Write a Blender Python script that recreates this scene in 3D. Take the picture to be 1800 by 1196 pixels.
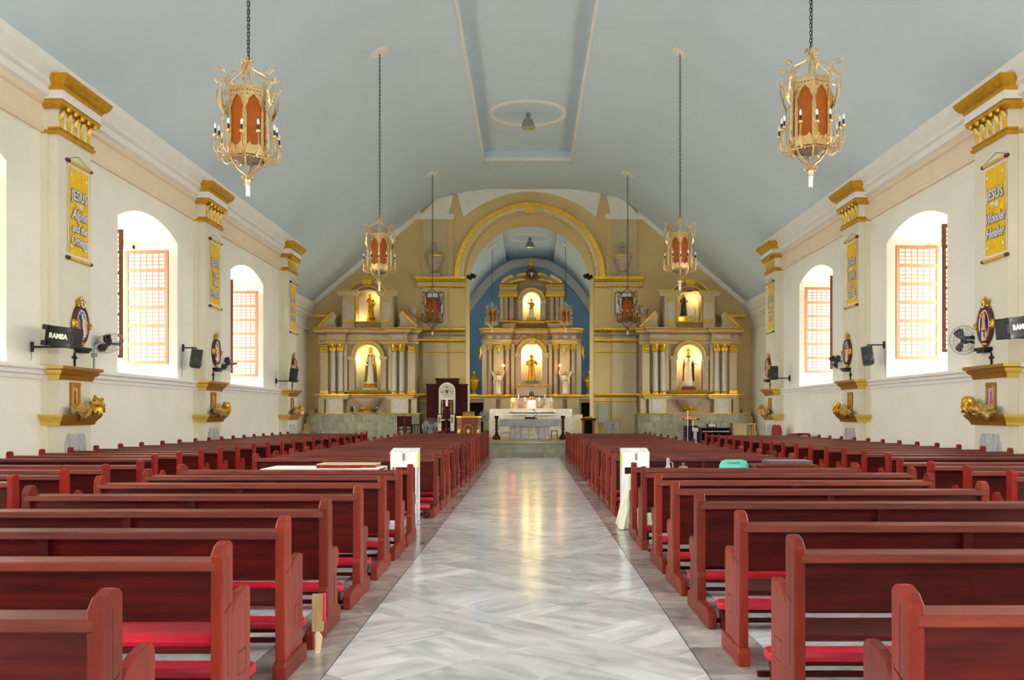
import bpy, bmesh, math, random
from mathutils import Vector, Matrix
from mathutils.geometry import tessellate_polygon
random.seed(7)
SC = bpy.context.scene
for _o in list(bpy.data.objects): bpy.data.objects.remove(_o)
COL = SC.collection
PI = math.pi
# ---------------------------------------------------------------- camera
EYE = 1.5                      # eye height; metres; x right, y towards the altar
cam_d = bpy.data.cameras.new('camera'); cam_d.sensor_width = 36; cam_d.lens = 32.0
cam_d.shift_x = -30/1800; cam_d.shift_y = 131/1800; cam_d.clip_end = 300
CAM = bpy.data.objects.new('camera', cam_d); COL.objects.link(CAM)
CAM.location = (0, 0, EYE); CAM.rotation_euler = (PI/2, 0, 0); SC.camera = CAM
# ---------------------------------------------------------------- sky: a white overcast tropical noon
W = bpy.data.worlds.new('sky'); SC.world = W; W.use_nodes = True
_bg = W.node_tree.nodes['Background']; _bg.inputs[0].default_value = (1.0, .985, .95, 1); _bg.inputs[1].default_value = 9.0
# daylight portals: one in each window opening and doorway (only guide the sky's light, emit nothing themselves)
def portal(loc, rot, sx, sy):
    l = bpy.data.lights.new('daylight_portal', 'AREA'); l.shape = 'RECTANGLE'; l.size = sx; l.size_y = sy
    l.cycles.is_portal = True
    o = bpy.data.objects.new('daylight_portal', l); COL.objects.link(o); o.location = loc; o.rotation_euler = rot
WIN_Y = [-1.3, 6.15, 13.75, 21.25, 28.65]
for _y in WIN_Y:
    portal((-10.0, _y, 4.2), (PI/2, 0, -PI/2), 3.3, 3.7)
    portal((10.15, _y, 4.2), (PI/2, 0, PI/2), 3.3, 3.7)
portal((0, -9.15, 1.7), (PI/2, 0, PI), 2.8, 3.4)
portal((0, -9.15, 8.6), (PI/2, 0, PI), 5.2, 2.6)
for _s in (-1, 1):
    portal((_s*10.8, 36.3, 2.4), (PI/2, 0, _s*PI/2), 2.4, 3.9)
    portal((_s*5.05, 48.0, 4.2), (PI/2, 0, _s*PI/2), 3.0, 3.0)
# ---------------------------------------------------------------- exposure
SC.view_settings.view_transform = 'Standard'; SC.view_settings.look = 'None'
SC.view_settings.gamma = 1.0; SC.view_settings.use_curve_mapping = False
SC.view_settings.exposure = 0.92
SC.cycles.max_bounces = 10; SC.cycles.diffuse_bounces = 8; SC.cycles.glossy_bounces = 4
SC.cycles.transmission_bounces = 6; SC.cycles.sample_clamp_indirect = 6.0; SC.cycles.caustics_reflective = False
# ================================================================ helpers
def srgb(r, g, b):
    f = lambda c: (c/255/12.92 if c/255 <= .04045 else ((c/255+.055)/1.055)**2.4)
    return (f(r), f(g), f(b))
class MB:
    def __init__(s): s.v = []; s.f = []; s.m = []
    def add(s, vs, fs, mi=0):
        n = len(s.v); s.v += [tuple(p) for p in vs]; s.f += [tuple(i+n for i in f) for f in fs]; s.m += [mi]*len(fs); return s
    def box(s, x0, x1, y0, y1, z0, z1, mi=0):
        return s.add([(x0,y0,z0),(x1,y0,z0),(x1,y1,z0),(x0,y1,z0),(x0,y0,z1),(x1,y0,z1),(x1,y1,z1),(x0,y1,z1)],
              [(3,2,1,0),(4,5,6,7),(0,1,5,4),(1,2,6,5),(2,3,7,6),(3,0,4,7)], mi)
    def cbox(s, c, d, mi=0):
        return s.box(c[0]-d[0]/2, c[0]+d[0]/2, c[1]-d[1]/2, c[1]+d[1]/2, c[2]-d[2]/2, c[2]+d[2]/2, mi)
    def plate(s, outer, w0, w1, ax='xz', holes=(), mi=0):
        mp = {'xz': lambda u, v, w: (u, w, v), 'yz': lambda u, v, w: (w, u, v), 'xy': lambda u, v, w: (u, v, w)}[ax]
        loops = [list(outer)] + [list(h) for h in holes]
        tri = tessellate_polygon([[Vector((a, b, 0)) for a, b in l] for l in loops])
        flat = [p for l in loops for p in l]; N = len(flat)
        vs = [mp(a, b, w0) for a, b in flat] + [mp(a, b, w1) for a, b in flat]
        fs = [tuple(t) for t in tri] + [tuple(i+N for i in reversed(t)) for t in tri]
        k = 0
        for l in loops:
            n = len(l)
            for i in range(n): a, b = k+i, k+(i+1) % n; fs.append((a, b, b+N, a+N))
            k += n
        return s.add(vs, fs, mi)
    def sheet(s, outer, w, ax='xz', holes=(), mi=0):
        mp = {'xz': lambda u, v: (u, w, v), 'yz': lambda u, v: (w, u, v), 'xy': lambda u, v: (u, v, w)}[ax]
        loops = [list(outer)] + [list(h) for h in holes]
        tri = tessellate_polygon([[Vector((a, b, 0)) for a, b in l] for l in loops])
        return s.add([mp(a, b) for l in loops for a, b in l], [tuple(t) for t in tri], mi)
    def rings(s, R, closed=True, cap=True, mi=0):
        n = len(R[0]); vs = [p for r in R for p in r]; fs = []
        for i in range(len(R)-1):
            for j in range(n if closed else n-1):
                a = i*n+j; b = i*n+(j+1) % n; fs.append((a, b, b+n, a+n))
        if cap and closed: fs += [tuple(range(n-1, -1, -1)), tuple((len(R)-1)*n+j for j in range(n))]
        return s.add(vs, fs, mi)
    def lathe(s, prof, n=16, c=(0,0,0), mi=0, a0=0., sx=1., sy=1.):
        return s.rings([[(c[0]+r*sx*math.cos(a0+2*PI*j/n), c[1]+r*sy*math.sin(a0+2*PI*j/n), c[2]+z) for j in range(n)] for r, z in prof], mi=mi)
    def tube(s, pts, r, n=6, mi=0, flat=1.):
        P = [Vector(p) for p in pts]; rr = r if isinstance(r, (list, tuple)) else [r]*len(P)
        up = Vector((0, 0, 1)); R = []; prev = None
        for i, p in enumerate(P):
            t = (P[min(i+1, len(P)-1)]-P[max(i-1, 0)]).normalized()
            if prev is None:
                a = t.cross(up if abs(t.z) < .95 else Vector((1, 0, 0))).normalized()
            else:
                a = (prev-t*prev.dot(t))
                a = a.normalized() if a.length > 1e-6 else t.orthogonal().normalized()
            prev = a; b = t.cross(a)
            R.append([tuple(p+(a*math.cos(2*PI*k/n)+b*math.sin(2*PI*k/n)*flat)*rr[i]) for k in range(n)])
        return s.rings(R, mi=mi)
    def sweep(s, prof, path, mi=0, closed=True):
        """prof: list of (w,h) offsets; path: list of (origin, wdir, hdir)"""
        R = [[tuple(Vector(o)+Vector(wd)*w+Vector(hd)*h) for w, h in prof] for o, wd, hd in path]
        return s.rings(R, closed=closed, mi=mi)
    def sphere(s, c, r, n=10, m=6, sc=(1,1,1), mi=0):
        return s.rings([[(c[0]+r*sc[0]*math.sin(PI*max(.02,min(m-.02,i))/m)*math.cos(2*PI*j/n), c[1]+r*sc[1]*math.sin(PI*max(.02,min(m-.02,i))/m)*math.sin(2*PI*j/n),
               c[2]-r*sc[2]*math.cos(PI*i/m)) for j in range(n)] for i in range(m+1)], mi=mi)
    def xform(s, fn, start=0):
        s.v = s.v[:start]+[tuple(fn(p)) for p in s.v[start:]]; return s
    def mesh(s, name, mats, smooth=None, bevel=0, seg=1):
        me = bpy.data.meshes.new(name); me.from_pydata(s.v, [], s.f)
        for m in (mats if isinstance(mats, (list, tuple)) else [mats]): me.materials.append(m)
        if any(s.m): me.polygons.foreach_set('material_index', s.m)
        bm = bmesh.new(); bm.from_mesh(me); bmesh.ops.recalc_face_normals(bm, faces=bm.faces)
        if bevel:
            es = [e for e in bm.edges if len(e.link_faces) == 2 and e.calc_face_angle(0) > .6]
            bmesh.ops.bevel(bm, geom=es, offset=bevel, segments=seg, affect='EDGES', clamp_overlap=True, profile=.5)
        bm.to_mesh(me); bm.free()
        if smooth:
            me.polygons.foreach_set('use_smooth', [True]*len(me.polygons)); me.set_sharp_from_angle(angle=math.radians(smooth))
        return me
def tag(o, label=None, cat=None, group=None, kind=None):
    if label: o['label'] = label
    if cat: o['category'] = cat
    if group: o['group'] = group
    if kind: o['kind'] = kind
    return o
def ob(name, me, parent=None, loc=(0,0,0), rz=0., **kw):
    o = bpy.data.objects.new(name, me); COL.objects.link(o); o.parent = parent
    o.location = loc
    if rz: o.rotation_euler[2] = rz
    return tag(o, **kw)
def build(name, mb, mats, parent=None, loc=(0,0,0), rz=0., smooth=None, bevel=0, seg=1, **kw):
    return ob(name, mb.mesh(name, mats, smooth, bevel, seg), parent, loc, rz, **kw)
def thing(name, label, cat, loc=(0,0,0), rz=0., group=None, kind=None):
    return ob(name, None, None, loc, rz, label=label, cat=cat, group=group, kind=kind)
def clone(o, parent=None, loc=None, rz=None, label=None, group=None):
    c = o.copy(); COL.objects.link(c); c.parent = parent
    if loc is not None: c.location = loc
    if rz is not None: c.rotation_euler[2] = rz
    if label: c['label'] = label
    if group: c['group'] = group
    for ch in list(o.children): clone(ch, c)
    return c
def arc(cx, cz, r, a0, a1, n, rz=None):
    rz = r if rz is None else rz
    return [(cx+r*math.cos(math.radians(a0+(a1-a0)*i/n)), cz+rz*math.sin(math.radians(a0+(a1-a0)*i/n))) for i in range(n+1)]
def spiral(c, r0, r1, a0, a1, n=12):
    """points (u,v) spiralling about c from radius r0 to r1"""
    return [(c[0]+(r0+(r1-r0)*i/n)*math.cos(a0+(a1-a0)*i/n), c[1]+(r0+(r1-r0)*i/n)*math.sin(a0+(a1-a0)*i/n)) for i in range(n+1)]
ORD = ['first','second','third','fourth','fifth','sixth','seventh','eighth','ninth','tenth','eleventh','twelfth','thirteenth','fourteenth',
  'fifteenth','sixteenth','seventeenth','eighteenth','nineteenth','twentieth','twenty-first','twenty-second','twenty-third','twenty-fourth','twenty-fifth']
# ================================================================ materials (all procedural)
def mat(name, col, rough=.5, metal=0., var=.08, scale=6., bump=0., bscale=None, coat=0., rand=0., emit=None, estr=0., spec=.5, detail=4, stretch=None, trans=0., alpha=1., hue=None):
    m = bpy.data.materials.new(name); m.use_nodes = True; nt = m.node_tree; N = nt.nodes; L = nt.links
    b = N['Principled BSDF']; b.inputs['Roughness'].default_value = rough; b.inputs['Metallic'].default_value = metal
    b.inputs['Coat Weight'].default_value = coat; b.inputs['Coat Roughness'].default_value = .12
    b.inputs['Specular IOR Level'].default_value = spec
    tc = N.new('ShaderNodeTexCoord'); mp = N.new('ShaderNodeMapping'); L.new(tc.outputs['Object'], mp.inputs[0])
    if stretch: mp.inputs['Scale'].default_value = stretch
    nz = N.new('ShaderNodeTexNoise'); nz.inputs['Scale'].default_value = scale; nz.inputs['Detail'].default_value = detail
    L.new(mp.outputs[0], nz.inputs['Vector'])
    cr = N.new('ShaderNodeValToRGB'); L.new(nz.outputs['Fac'], cr.inputs[0])
    cr.color_ramp.elements[0].position = .3; cr.color_ramp.elements[1].position = .7
    c2 = hue if hue else tuple(min(1, c*(1+var)) for c in col)
    cr.color_ramp.elements[0].color = (*[c*(1-var) for c in col], 1); cr.color_ramp.elements[1].color = (*c2, 1)
    out = cr.outputs[0]
    if rand:
        oi = N.new('ShaderNodeObjectInfo'); mr = N.new('ShaderNodeMapRange'); L.new(oi.outputs['Random'], mr.inputs[0])
        mr.inputs[3].default_value = 1-rand; mr.inputs[4].default_value = 1+rand
        hs = N.new('ShaderNodeHueSaturation'); L.new(out, hs.inputs['Color']); L.new(mr.outputs[0], hs.inputs['Value']); out = hs.outputs[0]
    L.new(out, b.inputs['Base Color'])
    if bump:
        bn = N.new('ShaderNodeBump'); bn.inputs['Strength'].default_value = bump; bn.inputs['Distance'].default_value = .02
        n2 = N.new('ShaderNodeTexNoise'); n2.inputs['Scale'].default_value = bscale or scale*4; n2.inputs['Detail'].default_value = 3
        L.new(mp.outputs[0], n2.inputs['Vector']); L.new(n2.outputs['Fac'], bn.inputs['Height']); L.new(bn.outputs[0], b.inputs['Normal'])
    if emit: b.inputs['Emission Color'].default_value = (*emit, 1); b.inputs['Emission Strength'].default_value = estr
    if trans: b.inputs['Transmission Weight'].default_value = trans
    return m
def marble(name, base, vein, rough=.16, rot=True, vs=2.2, dark=.35, st=3.2):
    m = bpy.data.materials.new(name); m.use_nodes = True; nt = m.node_tree; N = nt.nodes; L = nt.links
    b = N['Principled BSDF']; b.inputs['Roughness'].default_value = rough; b.inputs['Specular IOR Level'].default_value = .5
    ge = N.new('ShaderNodeNewGeometry'); oi = N.new('ShaderNodeObjectInfo')
    ad = N.new('ShaderNodeMath'); ad.operation = 'ADD'; L.new(ge.outputs['Random Per Island'], ad.inputs[0]); L.new(oi.outputs['Random'], ad.inputs[1])
    fr = N.new('ShaderNodeMath'); fr.operation = 'FRACT'; L.new(ad.outputs[0], fr.inputs[0])
    gt = N.new('ShaderNodeMath'); gt.operation = 'GREATER_THAN'; gt.inputs[1].default_value = .5; L.new(fr.outputs[0], gt.inputs[0])
    mu = N.new('ShaderNodeMath'); mu.operation = 'MULTIPLY_ADD'; mu.inputs[1].default_value = PI/2; mu.inputs[2].default_value = PI/4; L.new(gt.outputs[0], mu.inputs[0])
    vr = N.new('ShaderNodeVectorRotate'); vr.rotation_type = 'Z_AXIS'; L.new(ge.outputs['Position'], vr.inputs['Vector']); L.new(mu.outputs[0], vr.inputs['Angle'])
    of = N.new('ShaderNodeMath'); of.operation = 'MULTIPLY'; of.inputs[1].default_value = 57.; L.new(fr.outputs[0], of.inputs[0])
    va = N.new('ShaderNodeVectorMath'); va.operation = 'ADD'; L.new(vr.outputs[0], va.inputs[0]); L.new(of.outputs[0], va.inputs[1])
    mp = N.new('ShaderNodeMapping'); mp.inputs['Scale'].default_value = (1.0, st, 1.0); L.new(va.outputs[0], mp.inputs[0])
    n1 = N.new('ShaderNodeTexNoise'); n1.inputs['Scale'].default_value = vs; n1.inputs['Detail'].default_value = 6; n1.inputs['Distortion'].default_value = 1.2; L.new(mp.outputs[0], n1.inputs['Vector'])
    cr = N.new('ShaderNodeValToRGB'); L.new(n1.outputs['Fac'], cr.inputs[0]); e = cr.color_ramp.elements
    e[0].position = .3; e[0].color = (*vein, 1); e[1].position = .62; e[1].color = (*base, 1)
    mr = N.new('ShaderNodeMapRange'); L.new(fr.outputs[0], mr.inputs[0]); mr.inputs[3].default_value = 1-dark; mr.inputs[4].default_value = 1.04
    hs = N.new('ShaderNodeHueSaturation'); L.new(cr.outputs[0], hs.inputs['Color']); L.new(mr.outputs[0], hs.inputs['Value'])
    L.new(hs.outputs[0], b.inputs['Base Color'])
    n2 = N.new('ShaderNodeTexNoise'); n2.inputs['Scale'].default_value = 3.; L.new(ge.outputs['Position'], n2.inputs['Vector'])
    m2 = N.new('ShaderNodeMapRange'); L.new(n2.outputs['Fac'], m2.inputs[0]); m2.inputs[3].default_value = rough*.7; m2.inputs[4].default_value = rough*1.3
    L.new(m2.outputs[0], b.inputs['Roughness'])
    return m
MT = {}
MT['wall'] = mat('painted_plaster', srgb(240,235,220), .8, var=.035, scale=.9, bump=.12, bscale=30, detail=8)
MT['pil'] = mat('pilaster_plaster', srgb(226,220,198), .8, var=.03, scale=1.2, bump=.1, bscale=30)
MT['white'] = mat('white_trim', srgb(240,236,228), .6, var=.03, scale=3)
MT['peach'] = mat('peach_frieze', srgb(238,218,188), .7, var=.03, scale=2)
MT['ceil'] = mat('blue_grey_ceiling', srgb(210,226,237), .85, var=.025, scale=.6, detail=6)
MT['tan'] = mat('ochre_wall', srgb(220,192,134), .8, var=.05, scale=1.2, bump=.1, bscale=20, detail=8)
MT['cream'] = mat('cream_plaster', srgb(204,186,148), .75, var=.04, scale=1.5)
MT['pinkcream'] = mat('rose_beige_plaster', srgb(174,149,122), .7, var=.05, scale=2)
MT['blue'] = mat('blue_apse_wall', srgb(148,186,220), .8, var=.1, scale=.8, detail=8)
MT['gold'] = mat('gold_leaf', srgb(226,180,62), .3, .75, var=.25, scale=14, bump=.35, bscale=40)
MT['goldp'] = mat('gold_paint', srgb(205,152,22), .38, .45, var=.15, scale=10, bump=.15, bscale=30)
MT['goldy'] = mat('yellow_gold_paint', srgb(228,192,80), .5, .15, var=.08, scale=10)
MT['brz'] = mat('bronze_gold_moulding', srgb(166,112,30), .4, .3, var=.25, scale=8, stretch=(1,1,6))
MT['brass'] = mat('brass_ironwork', srgb(216,182,128), .3, .8, var=.2, scale=20)
MT['bronze'] = mat('backlit_brass_ironwork', srgb(112,80,46), .4, .6, var=.3, scale=20)  # brass in a darker tone that paints a backlit look
MT['iron'] = mat('black_iron', srgb(34,36,36), .5, .4, var=.2, scale=10)
MT['wood'] = mat('mahogany_red_wood', srgb(76,15,10), .38, var=.4, scale=5, bump=.03, bscale=20, coat=.0, spec=.25, rand=.38, stretch=(.5,5,5))
MT['woodend'] = mat('red_brown_wood', srgb(124,38,24), .38, var=.25, scale=4, coat=.0, spec=.25, rand=.32, stretch=(4,4,.5))
MT['rail'] = mat('worn_rail_wood', srgb(106,35,23), .45, var=.35, scale=5, spec=.35, rand=.3, stretch=(.5,5,5))
MT['wooddk'] = mat('dark_red_wood', srgb(62,20,16), .5, var=.3, scale=5, spec=.15, stretch=(4,4,.6))
MT['redwood'] = mat('red_painted_wood', srgb(140,24,15), .38, var=.2, scale=4, coat=.0, spec=.25, rand=.12, stretch=(4,4,.6))
MT['pad'] = mat('crimson_vinyl', srgb(206,24,52), .38, var=.12, scale=8, bump=.15, bscale=12, rand=.1)
MT['amber'] = mat('amber_glass', srgb(168,84,20), .4, var=.15, scale=9, spec=.25)
MT['bulb'] = mat('frosted_bulb', srgb(246,246,242), .2, var=.02, coat=.3)
MT['black'] = mat('black_plastic', srgb(30,30,32), .45, var=.15, scale=20)
MT['grey'] = mat('grey_metal', srgb(150,152,154), .4, .3, var=.1)
MT['tile'] = marble('aisle_marble', srgb(241,240,243), srgb(194,195,202), .17, dark=.2, vs=1.6)
MT['tileb'] = marble('border_marble', srgb(196,190,186), srgb(150,144,142), .16, vs=2.6, st=1.6)
MT['green'] = marble('greenish_stone', srgb(156,152,128), srgb(122,120,98), .35, vs=1.2, dark=.22)
MT['greym'] = marble('grey_marble_plaque', srgb(206,204,204), srgb(160,158,160), .35, vs=4, dark=.1)
MT['whitem'] = marble('white_marble', srgb(216,206,188), srgb(192,182,164), .25, dark=.06)
MT['pinkm'] = mat('rose_mottled_marble', srgb(184,158,136), .35, var=.12, scale=7, detail=8)
MT['grout'] = mat('dark_grout', srgb(84,80,76), .8)
MT['outs'] = mat('pale_paving', srgb(190,188,176), .9)
MT['frame'] = mat('tan_capiz_frame', srgb(150,94,54), .55, var=.1, scale=8, rand=.04)
MT['frameD'] = mat('dark_capiz_frame', srgb(120,70,34), .5, var=.2, scale=8)
MT['glow'] = mat('cream_niche_paint', srgb(248,240,206), .6, var=.03)
MT['cloth'] = mat('white_cloth', srgb(240,238,232), .85, var=.04, scale=12, bump=.1)
MT['shadebk'] = mat('shade_black', srgb(20,18,18), .9)  # near-black for painted shade in grooves and openings, and one dark panel
def shell(name='capiz_shell'):
    m = bpy.data.materials.new(name); m.use_nodes = True; nt = m.node_tree; N = nt.nodes; L = nt.links
    b = N['Principled BSDF']; tr = N.new('ShaderNodeBsdfTranslucent'); tr.inputs[0].default_value = (.95, .93, .88, 1)
    nz = N.new('ShaderNodeTexNoise'); nz.inputs['Scale'].default_value = 9; cr = N.new('ShaderNodeValToRGB'); L.new(nz.outputs[0], cr.inputs[0])
    cr.color_ramp.elements[0].color = (.8, .78, .72, 1); cr.color_ramp.elements[1].color = (.95, .94, .9, 1)
    L.new(cr.outputs[0], b.inputs['Base Color']); b.inputs['Roughness'].default_value = .3
    mx = N.new('ShaderNodeMixShader'); mx.inputs[0].default_value = .7; L.new(b.outputs[0], mx.inputs[1]); L.new(tr.outputs[0], mx.inputs[2])
    L.new(mx.outputs[0], N['Material Output'].inputs[0]); return m
MT['capiz'] = shell()
# ================================================================ structure
XL, XR = -8.85, 9.0           # nave wall faces
XL2, XR2 = -10.2, 10.25       # shallow transept beyond the last pilasters
YT, YA, YB, YE = 34.0, 42.0, 44.6, 55.0   # transept start, altar wall front, altar wall back, apse end
PLAT = .45
H = lambda dz: EYE+dz
CPROF = [(10.9,4.43),(7.5,7.30),(4.99,9.42),(4.55,9.73),(4.0,10.0),(3.3,10.2),(2.5,10.33),(1.9,10.4)]
def ceil_z(x):
    x = abs(x); P = CPROF
    for i in range(len(P)-1):
        if P[i][0] >= x >= P[i+1][0]: t = (x-P[i+1][0])/(P[i][0]-P[i+1][0]); return EYE+P[i+1][1]+t*(P[i][1]-P[i+1][1])
    return EYE+P[-1][1] if x < 2 else EYE+P[0][1]
C0, C1, CY0, CY1 = -1.85, 1.72, 8.0, 37.2
ZC = EYE+10.4
# ---- ceiling
c = MB()
left = [(-x, EYE+z) for x, z in CPROF[:-1]]+[(C0, ZC)]; right = [(C1, ZC)]+[(x, EYE+z) for x, z in reversed(CPROF[:-1])]
for poly in (left, right):
    c.rings([[(x, y, z) for x, z in poly]+[(x, y, z+.12) for x, z in reversed(poly)] for y in (-9, YA+.3)])
c.box(C0, C1, -9, CY0, ZC, ZC+.1); c.box(C0, C1, CY1, YA+.3, ZC, ZC+.1)
c.box(C0-.1, C1+.1, CY0-.1, CY1+.1, ZC+.36, ZC+.46)
for x in (C0-.1, C1): c.box(x, x+.1, CY0-.1, CY1+.1, ZC+.06, ZC+.36)
c.box(C0, C1, CY1, CY1+.1, ZC+.06, ZC+.36); c.box(C0, C1, CY0-.1, CY0, ZC+.06, ZC+.36)
build('ceiling', c, MT['ceil'], smooth=25, label='blue-grey coved nave ceiling with a long recessed coffer', cat='ceiling', kind='structure')
t = MB()
for x in (C0-.03, C1-.05): t.box(x, x+.08, CY0, CY1, ZC-.03, ZC+.07)
t.box(C0-.03, C1+.03, CY1-.06, CY1+.06, ZC-.03, ZC+.09); t.box(C0-.03, C1+.03, CY0-.06, CY0+.06, ZC-.03, ZC+.07)
build('trim_1', t, MT['white'], label='white moulding edging the ceiling coffer', cat='moulding', kind='structure')
# ---- floor
fl = build('floor', MB().box(-12, 12, -10, 32.6, -.3, -.006), MT['grout'], label='grey and white marble tiled floor of the nave', cat='floor', kind='structure')
def clip(poly, x0, x1, y0, y1):
    for ax, lim, s in ((0, x0, 1), (0, x1, -1), (1, y0, 1), (1, y1, -1)):
        o = []
        for i in range(len(poly)):
            a, b = poly[i], poly[(i+1) % len(poly)]; da, db = s*(a[ax]-lim), s*(b[ax]-lim)
            if da >= 0: o.append(a)
            if da*db < 0: k = da/(da-db); o.append((a[0]+k*(b[0]-a[0]), a[1]+k*(b[1]-a[1])))
        poly = o
        if len(poly) < 3: return []
    return poly
AX0, AX1, DG = -1.18, 1.03, .825
g = .0028
for j in range(-8, 62):
    for i in range(-4, 5):
        if (i+j) % 2: continue
        cx, cy = -.08+i*DG/2, 6.24+j*DG/2; r = DG/2-g*1.4
        p = clip([(cx-r, cy), (cx, cy-r), (cx+r, cy), (cx, cy+r)], AX0+.004, AX1-.004, 2.6, 31.6)
        if p and max(q[0] for q in p)-min(q[0] for q in p) > .03: build('floor_tile', MB().plate(p, -.02, 0, 'xy'), MT['tile'], fl)
for x0, x1 in ((AX0-.47, AX0-.004), (AX1+.004, AX1+.47)):
    y = 2.2
    while y < 31.6:
        l = random.choice((.42, .6, .6)); build('border_tile', MB().box(x0, x1, y+g, min(31.6, y+l)-g, -.02, 0), MT['tileb'], fl); y += l
f = MB()
for x0, x1 in ((-8.85, AX0-.474), (AX1+.474, 9.0)):
    nx = int(round((x1-x0)/.6)); w = (x1-x0)/nx
    for i in range(nx):
        for k in range(-3, 55):
            y = k*.6
            if y > 31.5: continue
            f.box(x0+i*w+g, x0+(i+1)*w-g, y+g, min(y+.6, 31.6)-g, -.02, 0)
f.box(-8.85, 9.0, -10, -1.8, -.02, 0); f.box(AX0-.47, AX1+.47, -1.8, 2.19, -.02, 0)
build('tile_field', f, MT['tile'], fl, kind='stuff')
s = MB()
for k in range(3):
    s.box(-8.6 if k < 9 else 0, 8.75, 31.6+.38*k, 32.9, .15*k, .15*(k+1))
s.box(-12, 12, 32.41, 56, -.3, PLAT-.003)
pf = build('floor_platform', s, MT['green'], label='three low stone steps and raised sanctuary platform', cat='platform', kind='structure')
# the platform's paving, in slabs
for i in range(-4, 4):
    for k in range(6):
        build('paving_slab', MB().box(i*1.1+.55-.548, i*1.1+.55+.548, 32.40+k*1.1+.003, 32.40+(k+1)*1.1-.003, PLAT-.002, PLAT), MT['green'], pf)
# ---- side walls with deep arched window openings
WHW, WZ0, WZS, WZT = 1.66, 2.4, 5.80, 6.16
def win_outline(yc):
    pts = [(yc-WHW, WZ0), (yc+WHW, WZ0), (yc+WHW, WZS)]
    s = WZT-WZS; R = (WHW**2+s*s)/(2*s); a = math.degrees(math.asin(WHW/R))
    return pts+[(p[0], p[1]) for p in arc(yc, WZT-R, R, 90-a, 90+a, 12)][1:-1]+[(yc-WHW, WZS)]
for side, X, X2, sg in (('left', XL, XL2, -1), ('right', XR, XR2, 1)):
    w = MB(); w.plate([(-9, -.01), (YT, -.01), (YT, 7.85), (-9, 7.85)], X, X+sg*1.2, 'yz', [win_outline(y) for y in WIN_Y])
    # transept: set-back wall with a side doorway
    w.plate([(YT-.6, .0), (35.1, .0), (35.1, 4.3), (37.5, 4.3), (37.5, .0), (YA+.2, .0), (YA+.2, 6.9), (YT-.6, 6.9)], X2, X2+sg*.6, 'yz')
    w.box(min(X, X2+sg*.6), max(X, X2+sg*.6), YT-.6, YT, 0, 7.6)
    build('wall_'+side, w, MT['wall'], label='cream plastered %s nave wall with deep arched windows (facing the altar)' % side, cat='wall', kind='structure')
    # splayed sills
    # cornice (white) + peach frieze
    p = MB(); xi = X; d = -sg
    prof = [(0,6.62),(.06,6.62),(.09,6.70),(.05,6.74),(.05,7.10),(.10,7.14),(.12,7.22),(.20,7.26),(.20,7.40),(.27,7.44),(.27,7.52),(.36,7.66),(.38,7.70),(.38,7.86),(0,7.95)]
    q = MB(); q.sweep([(w_, h_) for w_, h_ in prof[6:]]+[(0,7.22)], [((X,y,0),(d,0,0),(0,0,1)) for y in (-9, YT)])
    build('trim_%d' % (2 if sg < 0 else 3), q, MT['white'], label='white stepped cornice along the %s wall under the ceiling (facing the altar)' % side, cat='cornice', kind='structure', smooth=20)
    q = MB(); q.sweep([(w_, h_) for w_, h_ in prof[:7]]+[(0,7.22)], [((X,y,0),(d,0,0),(0,0,1)) for y in (-9, YT)])
    build('trim_%d' % (4 if sg < 0 else 5), q, MT['peach'], label='peach frieze band under the %s cornice (facing the altar)' % side, cat='frieze', kind='structure', smooth=20)
    dz = -1.15
    q = MB(); q.sweep([(w_*1.1, h_+dz-.1) for w_, h_ in prof]+[], [((X2,y,0),(d,0,0),(0,0,1)) for y in (YT-.1, YA)])
    build('trim_%d' % (6 if sg < 0 else 7), q, MT['white'], label='pale cornice in the %s transept corner (facing the altar)' % side, cat='cornice', kind='structure', smooth=20)
    zr = 2.38 if sg < 0 else 2.42
    q = MB(); q.sweep([(0,zr-.24),(.04,zr-.24),(.05,zr-.17),(.10,zr-.15),(.11,zr-.09),(.16,zr-.06),(.16,zr),(0,zr)], [((X,y,0),(d,0,0),(0,0,1)) for y in (-9, YT)])
    build('trim_%d' % (8 if sg < 0 else 9), q, MT['white'], label='white moulded sill rail along the %s wall (facing the altar)' % side, cat='rail', kind='structure', smooth=20)
# ---- altar wall with the great arch
ACX, AR, AZ = .03, 2.94, EYE+6.27
prof = [(-10.9, 0)]+[(-x, EYE+z+.1) for x, z in CPROF]+[(x, EYE+z+.1) for x, z in reversed(CPROF)]+[(10.9, 0)]
prof += [(ACX+AR, 0)]+[(x, z) for x, z in arc(ACX, AZ, AR, 0, 180, 40)]+[(ACX-AR, 0)]
build('wall_altar', MB().plate(prof, YA, YB), MT['tan'], label='ochre altar wall pierced by the great round arch', cat='wall', kind='structure')
# ---- rear wall behind the viewer: open doorway, and a choir window added for fill light
build('wall_rear', MB().plate([(-10.9,0),(10.9,0),(10.9,12),(-10.9,12)], -9.1, -8.5, 'xz', [[(-1.4,.02),(1.4,.02),(1.4,3.4),(-1.4,3.4)], [(-2.6,7.3),(2.6,7.3),(2.6,9.9),(-2.6,9.9)]]), MT['wall'],
  label='plain entrance wall with an open doorway and an added high light opening', cat='wall', kind='structure')
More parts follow.
